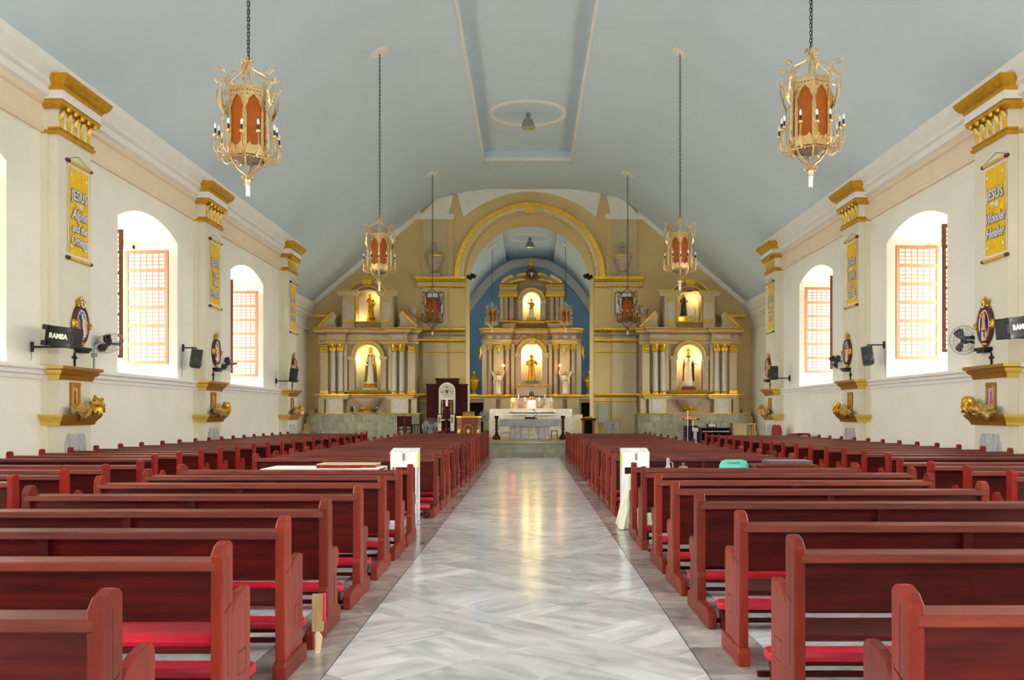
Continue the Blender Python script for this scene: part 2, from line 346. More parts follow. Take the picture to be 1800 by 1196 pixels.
# ---- apse
AP = [(4.7,5.3),(3.88,6.6),(2.99,7.8),(2.1,8.7),(1.45,9.2)]
ax = .05
c = MB()
l = [(ax-x, EYE+z) for x, z in AP]; r = [(ax+x, EYE+z) for x, z in reversed(AP)]
for poly in (l, r):
    c.rings([[(x, y, z) for x, z in poly]+[(x, y, z+.2) for x, z in reversed(poly)] for y in (YB-.1, YE+.2)])
A0, A1 = ax-1.45, ax+1.45; AZC = EYE+9.2
c.box(A0-.1, A1+.1, YB-.1, YE+.2, AZC+.3, AZC+.45)
for x in (A0-.1, A1): c.box(x, x+.1, YB-.1, YE+.2, AZC, AZC+.3)
build('ceiling_apse', c, MT['ceil'], smooth=30, label='blue-grey vaulted ceiling of the apse behind the arch', cat='ceiling', kind='structure')
t = MB()
for x in (A0-.04, A1-.04): t.box(x, x+.08, YB, YE, AZC-.05, AZC+.05)
build('trim_10', t, MT['white'], label='white moulding edging the apse ceiling coffer', cat='moulding', kind='structure')
for nm, x0, x1 in (('left', -5.0, -4.55), ('right', 4.65, 5.1)):
    build('wall_apse_'+nm, MB().plate([(YB-.1,0),(YE+.2,0),(YE+.2,7.4),(YB-.1,7.4)], x0, x1, 'yz', [[(46.5,2.7),(49.5,2.7),(49.5,5.7),(46.5,5.7)]]), MT['blue'], label='blue %s side wall of the apse (facing the altar)' % nm, cat='wall', kind='structure')  # unseen window openings added in the side walls to brighten the apse
aw = MB(); hole = lambda x0, x1: [(x0,.44),(x1,.44),(x1,2.2),(x0,2.2)]
aw.plate([(-5,0),(5.1,0),(5.1,11.5),(-5,11.5)], YE, YE+.3)
build('wall_apse_back', aw, MT['blue'], label='blue end wall of the apse behind the high altar', cat='wall', kind='structure')
band = [(ax+x, EYE+z) for x, z in [(-4.7,5.3),(-3.88,6.6),(-2.99,7.8),(-2.1,8.7),(-1.2,9.28),(0,9.45),(1.2,9.28),(2.1,8.7),(2.99,7.8),(3.88,6.6),(4.7,5.3)]]
inner = [(ax+x, EYE+z) for x, z in [(-4.35,5.0),(-3.5,6.35),(-2.65,7.5),(-1.85,8.3),(-1.0,8.83),(0,9.0),(1.0,8.83),(1.85,8.3),(2.65,7.5),(3.5,6.35),(4.35,5.0)]]
build('trim_11', MB().plate(band+list(reversed(inner)), YE-.18, YE-.001), MT['white'], label='white band arching over the blue apse end wall', cat='moulding', kind='structure')
# ---- ground outside
build('ground_outside', MB().box(-60, 60, -60, 80, -.5, -.32), MT['outs'], label='pale paved yard outside the church', cat='ground', kind='structure')
# white raking trim under the ceiling on the altar wall
t = MB()
for s in (-1, 1):
    P = [(s*x, EYE+z) for x, z in ((10.1,5.1),(4.99,9.42))]
    t.plate([P[0], P[1], (P[1][0]+s*.05, P[1][1]-.3), (P[0][0]-s*.02, P[0][1]-.26)], YA-.12, YA+.001)
build('trim_12', t, MT['white'], label='white raking trim where the altar wall meets the ceiling', cat='moulding', kind='structure')
# ================================================================ pilasters, window shutters, arch mouldings
PIL_Y = [9.7, 17.15, 24.65, 32.85]
PW = 1.22
def leafplate(mb, x, z0, z1, y, w):
    """one acanthus leaf standing against y (front towards -y)"""
    n = 13; L = []; R = []
    for i in range(n+1):
        t = i/n; z = z0+(z1-z0)*t; ww = w*(.62+.38*math.sin(t*PI*.9+.5))*(1.12 if i % 2 else .66)
        yy = y-.02-.07*t**4
        L.append((x-ww/2, yy+.02, z)); R.append((x+ww/2, yy+.02, z))
    ring = [[L[i], (x, L[i][1]-.035, L[i][2]), R[i], (x, L[i][1]+.02, L[i][2])] for i in range(n+1)]
    mb.rings(ring); mb.sphere((x, y-.13, z1+.01), w*.28, 6, 4)
_pm = {}
def pilaster(idx, side, y):
    sg = -1 if side == 'left' else 1; X = XL if sg < 0 else XR
    rz = PI/2 if sg < 0 else -PI/2
    lab = 'plastered pilaster with gilded capital on the %s wall (facing the altar), %s from the transept' % (side, ORD[3-idx])
    t = thing('trim_%d' % (20+idx*2+(sg > 0)), lab, 'pilaster', (X, y, 0), rz, kind='structure')
    zr = 2.38 if sg < 0 else 2.42
    if side not in _pm:
        D = {}
        D['shaft'] = MB().box(-PW/2, PW/2, -.3, .0, 0, 7.3).box(-PW/2-.05, PW/2+.05, -.12, 0, .0, 7.0).mesh('shaft', MT['pil'])
        def wrap(prof, z, hw, dp):   # moulding on three sides; prof (out, h)
            m = MB()
            m.rings([[(sx*(hw+w_), 0 if k in (0, 3) else -(dp+w_), z+h_) for k, sx in ((0,-1),(1,-1),(2,1),(3,1))] for w_, h_ in prof], closed=True)
            return m
        D['capital_band'] = wrap([(0,0),(.05,.0),(.07,.05),(.03,.09),(.05,.12),(0,.12)], 6.60, PW/2, .3).mesh('capital_band', MT['goldp'])
        D['capital_core'] = wrap([(0,0),(0,.40)], 6.71, PW/2, .3).mesh('capital_core', MT['white'])
        lf = MB()
        for i in range(5): leafplate(lf, -PW/2+.1+i*(PW-.2)/4, 6.73, 7.06, -.3, .185)
        D['acanthus'] = lf.mesh('acanthus_leaf', MT['gold'], smooth=40)
        D['abacus'] = wrap([(0,0),(.05,0),(.12,.06),(.14,.12),(0,.12)], 7.06, PW/2, .3).mesh('abacus', MT['goldp'])
        D['frieze'] = wrap([(.1,0),(.14,.0),(.14,.17),(.1,.17)], 7.20, PW/2, .3).mesh('frieze', MT['white'])
        D['cornice'] = wrap([(.1,0),(.15,0),(.17,.06),(.22,.09),(.28,.18),(.30,.25),(.1,.25)], 7.36, PW/2, .3).mesh('cornice', MT['goldp'])
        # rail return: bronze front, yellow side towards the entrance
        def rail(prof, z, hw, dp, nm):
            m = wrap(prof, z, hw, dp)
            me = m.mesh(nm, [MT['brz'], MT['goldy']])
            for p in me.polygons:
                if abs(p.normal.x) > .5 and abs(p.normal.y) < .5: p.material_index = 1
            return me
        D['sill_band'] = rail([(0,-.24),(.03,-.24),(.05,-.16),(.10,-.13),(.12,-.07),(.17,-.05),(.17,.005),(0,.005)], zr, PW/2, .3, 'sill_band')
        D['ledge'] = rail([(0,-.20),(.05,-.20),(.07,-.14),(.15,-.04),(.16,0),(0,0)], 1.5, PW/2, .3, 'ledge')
        _pm[side] = D
    for k, me in _pm[side].items(): ob(k, me, t)
    return t
for i, y in enumerate(PIL_Y):
    for s in ('left', 'right'):
        if i == 0: continue
        pilaster(i, s, y)
# ---- windows: pivoting capiz shutters standing open across the reveal
def leaf_meshes(key, fr):
    LW, LH, ROWS, NC, NR = 1.1, 2.82, 6, 6, 4
    f = MB(); st = .085
    f.box(-LW/2, -LW/2+st, -.022, .022, 0, LH).box(LW/2-st, LW/2, -.022, .022, 0, LH)
    hh = (LH-st)/ROWS; panes = []
    for r in range(ROWS+1): f.box(-LW/2+st, LW/2-st, -.02, .02, r*hh, r*hh+st)
    iw = LW-2*st; ih = hh-st
    for r in range(ROWS):
        z0 = r*hh+st; p = MB()
        for c_ in range(1, NC): x = -iw/2+iw*c_/NC; f.box(x-.011, x+.011, -.012, .012, z0, z0+ih)
        for c_ in range(1, NR): z = z0+ih*c_/NR; f.box(-iw/2, iw/2, -.0119, .0119, z-.011, z+.011)
        for a in range(NC):
            for b in range(NR):
                p.box(-iw/2+iw*a/NC+.0111, -iw/2+iw*(a+1)/NC-.0111, -.003, .003, z0+ih*b/NR+.0111, z0+ih*(b+1)/NR-.0111)
        panes.append(p.mesh('shell_panes', MT['capiz']))
    return f.mesh('leaf_frame', fr), panes
LF = {'t': leaf_meshes('t', MT['frame']), 'd': leaf_meshes('d', MT['frameD'])}
n = 1
for side, X, sg in (('left', XL, -1), ('right', XR, 1)):
    for wi, yc in enumerate(WIN_Y):
        if wi < 2: continue
        nm = ['beside the entrance half', 'midway along', 'nearest the altar on'][wi-2]
        t = thing('window_%d' % n, 'arched window with open capiz shutters %s the %s wall (facing the altar)' % (nm, side), 'window', (X, yc, 0), kind='structure'); n += 1
        fr = MB(); xo = sg*1.08     # outer wooden frame
        for a in (-WHW+.0, -.06, WHW-.12): fr.box(min(xo, xo+sg*.1), max(xo, xo+sg*.1), a, a+.12, WZ0, 5.75)
        fr.box(min(xo, xo+sg*.1), max(xo, xo+sg*.1), -WHW, WHW, WZ0, WZ0+.12); fr.box(min(xo, xo+sg*.1), max(xo, xo+sg*.1), -WHW, WHW, 5.66, 5.80)
        build('window_frame', fr, MT['white'], t)
        sl = MB(); sl.rings([[(0, y, WZ0-.01), (sg*.02, y, WZ0+.02), (sg*1.08, y, WZ0+.26), (sg*1.08, y, WZ0-.01)] for y in (-WHW, WHW)])
        build('sill', sl, MT['white'], t)
        for yy, k, lab, ang in ((WHW-.42, 't', 'tan capiz shutter leaf', .06*sg), (-WHW+.34, 'd', 'dark brown capiz shutter leaf', -.05*sg)):
            lf = ob('shutter', LF[k][0], t, (sg*.60, yy, 2.74 if sg < 0 else 2.86), ang if k == 't' else ang, label=lab)
            for p in LF[k][1]: ob('shell_panes', p, lf, kind='stuff')
# ---- great arch: gilded archivolt, imposts, piers
S = 1600/42.0
ga = MB()
def archband(mb, r0, r1, y0, y1, a0=0, a1=180, n=40, cx=ACX, cz=AZ):
    o = arc(cx, cz, r1, a0, a1, n); i_ = arc(cx, cz, r0, a0, a1, n)
    mb.rings([[(a[0], y0, a[1]), (b[0], y0, b[1]), (b[0], y1, b[1]), (a[0], y1, a[1])] for a, b in zip(i_, o)])
t = thing('trim_40', 'gilded archivolt with keystone around the great arch', 'archivolt', (0, 0, 0), kind='structure')
m = MB(); archband(m, 3.26, 3.48, YA-.16, YA); archband(m, 3.06, 3.14, YA-.12, YA); build('gilt_band', m, MT['gold'], t, smooth=40)
m = MB(); archband(m, 3.14, 3.26, YA-.07, YA); build('white_band', m, MT['white'], t, smooth=40)
m = MB(); archband(m, 2.93, 3.06, YA-.05, YA); build('ochre_band', m, MT['cream'], t, smooth=40)
build('keystone', MB().plate([(ACX-.2, AZ+3.0), (ACX+.2, AZ+3.0), (ACX+.24, AZ+3.5), (ACX-.24, AZ+3.5)], YA-.2, YA), MT['gold'], t)
def px(p): return (p-930)/S
def pz(p): return EYE+(729-p)/S
def profbox(mb, x0, x1, ybase, out, z0, z1, ends=(1, 1)):
    """moulding run along x: out list of (o, f) with f fraction of height"""
    mb.rings([[(x0-o*ends[0], ybase-o, z0+(z1-z0)*f_), (x1+o*ends[1], ybase-o, z0+(z1-z0)*f_), (x1+o*ends[1], ybase, z0+(z1-z0)*f_), (x0-o*ends[0], ybase, z0+(z1-z0)*f_)] for o, f_ in out])
for sg, nm in ((-1, 'left'), (1, 'right')):
    fx = lambda p: ACX+sg*abs(px(p)-ACX)     # positions given on the left half, mirrored
    t = thing('trim_%d' % (41 if sg < 0 else 42), 'tall panelled pier with gilt imposts on the %s of the great arch (facing the altar)' % nm, 'pier', (0,0,0), kind='structure')
    def bx(mb, a, b, y0, y1, z0, z1): xa, xb = sorted((fx(a), fx(b))); return mb.box(xa, xb, y0, y1, z0, z1)
    def pb(mb, a, b, yb, out, z0, z1):
        xa, xb = sorted((fx(a), fx(b))); profbox(mb, xa, xb, yb, out, z0, z1)
    def pbi(mb, a, b, yb, out, z0, z1):      # inner edge flush with the arch jamb
        xa, xb = sorted((fx(a), fx(b))); profbox(mb, xa, xb, yb, out, z0, z1, (1, 0) if sg < 0 else (0, 1))
    m = MB(); bx(m, 744, 787, YA-.18, YA, pz(487), pz(383)); build('upper_panel', m, MT['cream'], t)
    m = MB(); bx(m, 787, 797, YA-.09, YA, pz(487), pz(383)); build('upper_strip', m, MT['tan'], t)
    m = MB(); pb(m, 743, 789, YA-.0, [(.19,0),(.22,0),(.27,.4),(.27,1),(.19,1)], pz(387), pz(378))
    m.plate([(fx(741), pz(379)), (fx(789), pz(379)), (fx(797), pz(345)), (fx(770), pz(350))], YA-.2, YA); build('upper_cap', m, MT['white'], t)
    m = MB(); bx(m, 744, 787, YA-.18, YA, PLAT, pz(500)); build('pier_panel', m, MT['cream'], t)
    m = MB(); bx(m, 787, 818, YA-.10, YA, PLAT, pz(500)); build('pier_strip', m, MT['tan'], t)
    for z0, z1, o in ((497, 488, .14), (507, 503, .08)):
        m = MB(); pb(m, 744, 787, YA, [(.18+.02,0),(.18+o*.6,.1),(.18+o,.6),(.18+o,1),(.18,1)], pz(z0), pz(z1)); pbi(m, 787, 818, YA, [(.10+.02,0),(.1+o*.6,.1),(.1+o,.6),(.1+o,1),(.1,1)], pz(z0), pz(z1))
        build('gilt_impost', m, MT['gold'], t)
    m = MB(); pb(m, 744, 787, YA, [(.18,0),(.24,0),(.24,1),(.18,1)], pz(503), pz(497)); pbi(m, 787, 818, YA, [(.10,0),(.16,0),(.16,1),(.10,1)], pz(503), pz(497)); build('impost_frieze', m, MT['cream'], t)
    for z0, z1, o, mm, nn in ((585, 578, .16, 'gold', 'gilt_cornice'), (592, 588, .10, 'pinkcream', 'dentil_course'), (603, 597, .08, 'gold', 'gilt_moulding'), (621, 619, .03, 'gold', 'gilt_fillet'), (699, 692, .10, 'gold', 'gilt_plinth_band'), (707, 705, .03, 'gold', 'gilt_fillet')):
        m = MB(); pb(m, 744, 787, YA, [(.18+o*.3,0),(.18+o*.7,.2),(.18+o,.6),(.18+o,1),(.18,1)], pz(z0), pz(z1)); pbi(m, 787, 818, YA, [(.10+o*.3,0),(.1+o*.7,.2),(.1+o,.6),(.1+o,1),(.1,1)], pz(z0), pz(z1))
        build(nn, m, MT[mm], t)
    # white spandrel cap over the arch crown
m = MB()
top = [(x*s, EYE+z-.005) for s in (1,) for x, z in [(-3.3,10.2),(-2.5,10.33),(-1.9,10.4),(1.9,10.4),(2.5,10.33),(3.3,10.2)]]
bot = arc(ACX, AZ-.55, 4.55, 132, 48, 24)
m.plate([p for p in top]+[p for p in reversed(bot) if abs(p[0]) < 3.3], YA-.05, YA)
build('trim_43', m, MT['white'], label='white band under the ceiling above the great arch', cat='moulding', kind='structure')
# ================================================================ pews
def pew_meshes(style, Ln):
    """local: x 0..Ln along the pew, y=0 at the back post, +y towards the altar"""
    D = {}
    if style == 'A':
        post = [(0,.1),(.15,.1),(.15,.62)]+[(.15, .90)]+[(.15-.02, .918),(.09,.922),(.04,.905),(.0,.868)]
        side = [(.15,.1),(.43,.1),(.43,.635),(.415,.66),(.36,.668),(.28,.655),(.21,.625),(.165,.585),(.15,.56)]
        pl = [(-.02,0),(.47,0),(.47,.085),(.45,.11),(.0,.11),(-.02,.085)]
        D['end'] = [('post', post, .055, 'woodend'), ('arm_panel', side, .044, 'woodend'), ('plinth', pl, .075, 'woodend')]
        back = (.55, .80)
    elif style == 'C':   # side blocks: round arm knob
        post = [(0,.09),(.12,.09),(.12,.89),(.10,.915),(.03,.915),(0,.89)]
        side = [(.12,.09),(.42,.09),(.42,.60)]+arc(.36, .60, .06, 0, 150, 6)+[(.25,.58),(.17,.54),(.12,.53)]
        pl = [(-.05,0),(.46,0),(.46,.09),(-.05,.09)]
        D['end'] = [('post', post, .06, 'redwood'), ('arm_panel', side, .045, 'redwood'), ('plinth', pl, .07, 'redwood')]
        back = (.48, .80)
    else:
        post = [(.01,.1),(.15,.1),(.15,.87),(.115,.915),(.055,.915),(.01,.865),(.01,.33),(-.01,.30),(-.01,.1)]
        side = [(.15,.1),(.36,.1),(.36,.30),(.33,.33),(.33,.40),(.40,.43),(.40,.52),(.36,.555),(.15,.555)]
        pl = [(-.40,0),(.44,0),(.44,.10),(.40,.13),(-.33,.13),(-.40,.10)]
        D['end'] = [('post', post, .065, 'woodend'), ('arm_panel', side, .05, 'woodend'), ('plinth', pl, .06, 'woodend')]
        back = (.36, .80)
    ends = []
    for nm, poly, th, mt in D['end']:
        me = MB().plate(poly, -th/2, th/2, 'yz').mesh(nm, MT[mt], bevel=.007); ends.append((nm, me))
    D['end'] = ends
    if style == 'A':
        gr = MB()
        for sx in (-1, 1):
            x = sx*.0277; gr.box(min(x, x-sx*.002), max(x, x-sx*.002), .072, .077, .30, .86); gr.rings([[(xx, .035, .60+dz), (xx, .035, .607+dz), (xx, .125, .635+dz), (xx, .125, .628+dz)] for xx in (x-sx*.002, x) for dz in (0,)])
        D['carving'] = gr.mesh('carved_cross_shade', MT['shadebk'])  # thin dark strips paint the shade of the carved grooves
        gr = MB()
        for sx in (-1, 1):
            x = sx*.0222; xa, xb = sorted((x, x-sx*.002))
            for y0, y1, z0, z1 in ((.24,.36,.26,.264),(.24,.244,.26,.36),(.356,.36,.26,.36)): gr.box(xa, xb, y0, y1, z0, z1)
            for k in range(4): gr.box(xa, xb, .246+.03*k, .262+.03*k, .362, .376)
        D['carved_box_shade'] = gr.mesh('carved_box_shade', MT['wooddk'])  # darker wood strips paint the shaded lines of the carving
    if style == 'B':
        D['slot_shade'] = MB().box(-.0255, .0255, .24, .255, .16, .38).mesh('slot_shade', MT['shadebk'])  # dark plate paints the shade of a slot; the panel stays uncut
    tp = .03
    D['top_rail'] = MB().rings([[(x, -.005, .795), (x, .0, .838), (x, .115, .848), (x, .125, .80)] for x in (tp, Ln-tp)]).mesh('top_rail', MT['rail'], bevel=.006)
    D['backrest'] = MB().rings([[(x, .06, back[1]), (x, .09, back[1]), (x, .12, back[0]), (x, .09, back[0])] for x in (tp, Ln-tp)]).mesh('backrest', MT['wood'])
    D['seat'] = MB().box(tp, Ln-tp, .10, .50, .40, .43).mesh('seat', MT['wood'], bevel=.008)
    D['stile'] = MB().box(Ln/2-.03, Ln/2+.03, .02, .06, back[0]-.02, .80).mesh('stile', MT['wood'])
    D['seat_support'] = MB().plate([(.12,.0),(.42,.0),(.46,.40),(.10,.40)], Ln/2-.02, Ln/2+.02, 'yz').mesh('seat_support', MT['wood'])
    k0, k1 = (.07, Ln-.07)
    pm = MB(); sec = lambda x, e: [(x, -.44+e, .145), (x, -.45+e, .165), (x, -.44+e, .195-e*.3), (x, -.36, .205-e*.3), (x, -.28-e, .195-e*.3), (x, -.27-e, .165), (x, -.28-e, .145)]
    xs = [(k0, .03), (k0+.03, .005)]+[(k0+.03+(k1-k0-.06)*i/6, .005*(i % 2)) for i in range(1, 6)]+[(k1-.03, .005), (k1, .03)]
    D['kneeler_pad'] = pm.rings([sec(x, e) for x, e in xs]).mesh('kneeler_pad', MT['pad'], smooth=50)
    D['kneeler_board'] = MB().box(k0+.02, k1-.02, -.43, -.29, .12, .145).mesh('kneeler_board', MT['wood'])
    D['stretcher'] = MB().box(tp, Ln-tp, -.33, -.30, .03, .06).mesh('stretcher', MT['wood'])
    D['foot'] = MB().plate([(-.43,0),(-.36,0),(-.31,.12),(-.42,.12)], -.028, .028, 'yz').mesh('kneeler_foot', MT['wood'], bevel=.005)
    if style == 'B':
        g_ = MB(); w = Ln-.3
        for a, b in ((.15, Ln/2-.08), (Ln/2+.08, Ln-.15)):
            for z in (.44, .70): g_.box(a, b, .066+(.8-z)*.068, .085+(.8-z)*.068, z, z+.018)
            for x in (a, b-.018): g_.rings([[(x, .074, .70), (x+.018, .074, .70), (x+.018, .1, .70), (x, .1, .70)], [(x, .090, .44), (x+.018, .090, .44), (x+.018, .12, .44), (x, .12, .44)]])
        D['panel_moulding'] = g_.mesh('panel_moulding', MT['wood'])
    return D
_pc = {}
def pew(style, x0, x1, y, label, group, nm='church_pew', cushion=False):
    Ln = round(x1-x0, 2); key = (style, Ln)
    if key not in _pc: _pc[key] = pew_meshes(style, Ln)
    D = _pc[key]
    t = thing(nm, label, 'pew', (x0, y, 0), random.uniform(-.004, .004), group)
    for ex in (.03, Ln-.03):
        e = None
        for k, (n_, me) in enumerate(D['end']):
            if k == 0: e = ob('end_post', me, t, (ex, 0, 0))
            else: ob(n_, me, e)
        if 'carving' in D: ob('carved_cross_shade', D['carving'], e); ob('carved_box_shade', D['carved_box_shade'], e)
        if 'slot_shade' in D: ob('slot_shade', D['slot_shade'], e)
    for k in ('top_rail', 'backrest', 'seat', 'stile', 'seat_support', 'panel_moulding', 'stretcher'):
        if k in D: ob(k, D[k], t)
    kn = ob('kneeler_board', D['kneeler_board'], t); ob('kneeler_pad', D['kneeler_pad'], kn)
    for ex in (.12, Ln-.12): ob('kneeler_foot', D['foot'], kn, (ex, 0, 0))
    if cushion:
        c = MB(); sec = lambda x, e: [(x, .11+e, .432), (x, .10+e, .455), (x, .12+e, .485-e), (x, .28, .495-e), (x, .48-e, .485-e), (x, .51-e, .455), (x, .50-e, .432)]
        c.rings([sec(.08, .03), sec(.11, 0), sec(Ln/2, .003), sec(Ln-.11, 0), sec(Ln-.08, .03)])
        build('seat_cushion', c, MT['pad'], t, smooth=50)
    return t
LC = [2.93,4.07,5.12,6.18,7.38,8.6,9.78,10.55,13.55,14.7,15.55,16.75,17.6,19.1,20.3,21.7,22.8,24.0,25.2,26.3,27.5,28.7,29.9,31.0]
RC = [3.0,4.3,5.42,6.75,7.9,8.95,10.15,10.95,13.7,14.75,15.6,17.0,18.1,19.3,20.8,21.9,23.2,24.5,25.9,27.3,28.6,29.8,31.0]
LS = [9.0,9.83,10.74,11.45,13.5,14.46,15.34,16.22,17.2,18.3,19.3,20.4,21.4,22.45,23.4,24.35,25.3,26.4,27.5,28.6,29.5,30.4,31.0]
RS = [9.75,10.5,11.25,12.05,14.25,15.3,16.2,17.0,18.0,18.9,19.85,20.75,21.75,22.6,23.5,24.6,25.4,26.4,27.35,28.0]
def relax(ys, gap=.957, hi=31.05):
    ys = list(ys); lo = ys[:]
    for i in range(1, len(lo)): lo[i] = max(lo[i], lo[i-1]+gap)
    up = ys[:]; up[-1] = min(up[-1], hi)
    for i in range(len(up)-2, -1, -1): up[i] = min(up[i], up[i+1]-gap)
    r = [(p+q)/2 for p, q in zip(lo, up)]; r[-1] = min(r[-1], hi)
    for i in range(len(r)-2, -1, -1): r[i] = min(r[i], r[i+1]-gap)
    return r
LC, RC, LS, RS = relax(LC), relax(RC), relax(LS), relax(RS)
BL = {'lc': ('throne side', LC, -4.12, -1.37), 'rc': ('keyboard side', RC, 1.25, 4.0)}
def rowname(i, n): return ORD[n-1-i]
for k, (where, ys, a, b) in BL.items():
    n_ = len(ys)
    for i, y in enumerate(ys):
        st = 'A' if i < 3 or (k == 'rc' and i == 6) else 'B'
        lk = 'round-shouldered posts' if st == 'A' else 'chamfered posts'
        bb = b
        if k == 'rc' and i == 6: bb = 4.3
        pew(st, a, bb, y, 'red-brown pew with %s by the centre aisle, %s, %s row from altar' % (lk, where, rowname(i, n_)), 'centre pews on the %s' % where, cushion=(k == 'lc' and i == 1))
for where, ys, o, near, far, sg in (('throne', LS, 8.27, 4.98, 5.52, -1), ('keyboard', RS, 8.47, 5.02, 5.5, 1)):
    for i, y in enumerate(ys):
        inn = near if i < 4 else far
        x0, x1 = sorted((sg*o, sg*inn))
        pew('C', x0, x1, y, 'bright red pew by the outer wall, %s side, %s row from altar' % (where, rowname(i, len(ys))), 'side pews on the %s side' % where)
# broken upturned kneeler end standing by the fourth pew
t = thing('broken_kneeler', 'splintered bare plank of a broken kneeler leaning on a pew end', 'plank', (-1.55, 5.76, 0))
t.location = (-1.33, 5.72, 0)
build('plank', MB().plate([(-.03,.14),(.035,.14),(.04,.37),(-.03,.37)], -.02, .02), mat('raw_wood', srgb(176,146,100), .8, var=.25, scale=8, stretch=(5,5,.6)), t)
build('splinter', MB().plate([(-.01,0),(.015,0),(.03,.10),(.0,.15),(-.012,.12)], -.012, .012), mat('pale_split_wood', srgb(222,202,160), .85, var=.2), t)
build('torn_pad', MB().box(.036, .052, -.02, .02, .2, .38), MT['pad'], t, bevel=.01)
# ================================================================ lanterns (hexagonal gilt iron, amber glass)
def polar(r, z, a): return (r*math.cos(a), r*math.sin(a), z)
def rad(pts, a): return [polar(u, v, a) for u, v in pts]
def lantern_meshes():
    D = {}
    HA = [math.radians(-90+60*k) for k in range(6)]            # vertices; one towards the entrance
    FA = [a+math.radians(30) for a in HA]
    R = .265; ap = R*math.cos(PI/6); fw = R
    # tracery face (local: x across, z up) -> placed on a face
    def face(mb, a, poly, w0, w1, holes=()):
        k = len(mb.v); mb.plate(poly, w0, w1, 'xz', holes)
        ca, sa = math.cos(a), math.sin(a)
        mb.xform(lambda p: (ca*(ap+p[1])-sa*p[0], sa*(ap+p[1])+ca*p[0], p[2]), k)
    fr = MB()
    for a in HA: fr.tube([polar(R, z, a) for z in (-.02, .99)], .016, 6)
    ogee = [(-.105,.14),(.105,.14),(.105,.60),(.12,.68),(.085,.74),(.07,.80),(.0,.87),(-.07,.80),(-.085,.74),(-.12,.68),(-.105,.60)]
    dots = [[(x+.012*math.cos(t), z+.012*math.sin(t)) for t in (0, 1.57, 3.14, 4.71)] for x, z in ((-.09,.86),(.09,.86),(-.1,.92),(.1,.92),(-.05,.92),(.05,.92),(0,.92))]
    for a in FA:
        face(fr, a, [(-fw/2,0),(fw/2,0),(fw/2,.97),(-fw/2,.97)], -.006, .006, [ogee]+dots)
        cr = [(-fw/2,.97)]+[(-fw/2+fw*i/16, 1.0 if i % 2 else .975) for i in range(17)]+[(fw/2,.97)]
        face(fr, a, cr[:1]+cr[1:], -.008, .014)
        face(fr, a, [(-fw/2,0),(fw/2,0)]+[(fw/2-fw*i/12, .06+.10*abs(math.sin(PI*i/6))+(.02 if i % 2 else 0)) for i in range(13)], .006, .022)
        face(fr, a, [(-fw/2,-.01)]+[(-fw/2+fw*i/10, -.045 if i % 2 else -.02) for i in range(11)]+[(fw/2,-.01)], -.006, .01)
    D['cage'] = fr.mesh('cage', MT['brass'], smooth=35)
    g = MB(); g.plate([(-.125,.03),(.125,.03),(.125,.95),(-.125,.95)], ap-.022, ap-.012); D['glass_panel'] = g.mesh('glass_panel', MT['amber'])
    D['glass_panel_a'] = [a-PI/2 for a in FA]
    D['glass_bowl'] = MB().lathe([(.005,-.10),(.1,-.09),(.18,-.06),(.235,-.01),(.22,-.005)], 12).mesh('glass_bowl', mat('ribbed_glass', srgb(150,130,105), .25, var=.3, scale=30, bump=.5, bscale=40), smooth=50)
    st = MB(); st.tube([(0,0,-.06),(0,0,1.42)], .012, 6); D['stem'] = st.mesh('stem', MT['brass'])
    # crown scrolls
    s = MB()
    arm = [(.03,1.38),(.06,1.33),(.12,1.27),(.2,1.22),(.27,1.19),(.32,1.15),(.345,1.09)]
    s.tube(rad(arm, 0), .011, 6)
    s.tube(rad(spiral((.395,1.19), .055, .012, PI, -PI*1.1), 0), .009, 5)
    s.tube(rad(spiral((.29,1.10), .052, .012, .1, PI*2.2), 0), .009, 5)
    s.tube(rad(spiral((.40,1.05), .055, .014, PI*.9, PI*2.9), 0), .009, 5)
    s.tube(rad([(.40,1.0),(.45,1.0),(.48,1.04),(.485,1.08)], 0), .008, 5); s.sphere(polar(.487,1.09,0), .016, 6, 4); s.sphere(polar(.46,1.215,0), .018, 6, 4)
    s.tube(rad([(.44,1.2),(.46,1.2)], 0), .008, 5)
    s.tube(rad(spiral((.30,1.015), .045, .010, PI*.5, PI*2.3), 0), .008, 5)
    s.tube(rad([(.03,1.40),(.05,1.44),(.08,1.455)]+spiral((.075,1.43), .025, .008, PI/2, -PI*1.2, 6), 0), .009, 5)
    D['crown_scroll'] = s.mesh('crown_scroll', MT['brass'], smooth=40)
    # leaf and upright rod
    lf = MB()
    for da, tilt in ((-.2, -.03), (.2, .03), (0, .0)):
        n = 10; ring = []
        for i in range(n+1):
            t = i/n; z = .62+.34*t*(1 if da else .8)+tilt; r = .36+.05*math.sin(t*3)+.06*t*t*(1 if da else .2); w = .034*math.sin(PI*min(1, t*.95+.05))**.7*(1 if i % 2 else .3)+.003
            c_ = Vector(polar(r, z, da*t)); tn = Vector((-math.sin(da*t), math.cos(da*t), 0)); rn = Vector((math.cos(da*t), math.sin(da*t), 0))
            ring.append([tuple(c_-tn*w), tuple(c_+rn*.012), tuple(c_+tn*w), tuple(c_-rn*.006)])
        lf.rings(ring)
    D['leaf'] = lf.mesh('leaf', MT['brass'], smooth=45)
    u = MB(); u.tube(rad([(.27,.02),(.33,.05),(.36,.12),(.365,.25),(.36,.45),(.36,.62)], 0), .010, 6)
    u.tube(rad([(.36,.30),(.33,.42),(.28,.5),(.265,.55)], 0), .007, 5); u.tube(rad(spiral((.31,.10), .05, .012, 0, PI*2), 0), .008, 5)
    u.tube(rad([(.265,.75),(.30,.72),(.33,.66),(.36,.6)], 0), .007, 5); u.sphere(polar(.385,.5,0), .014, 6, 4)
    D['upright'] = u.mesh('upright', MT['brass'], smooth=40)
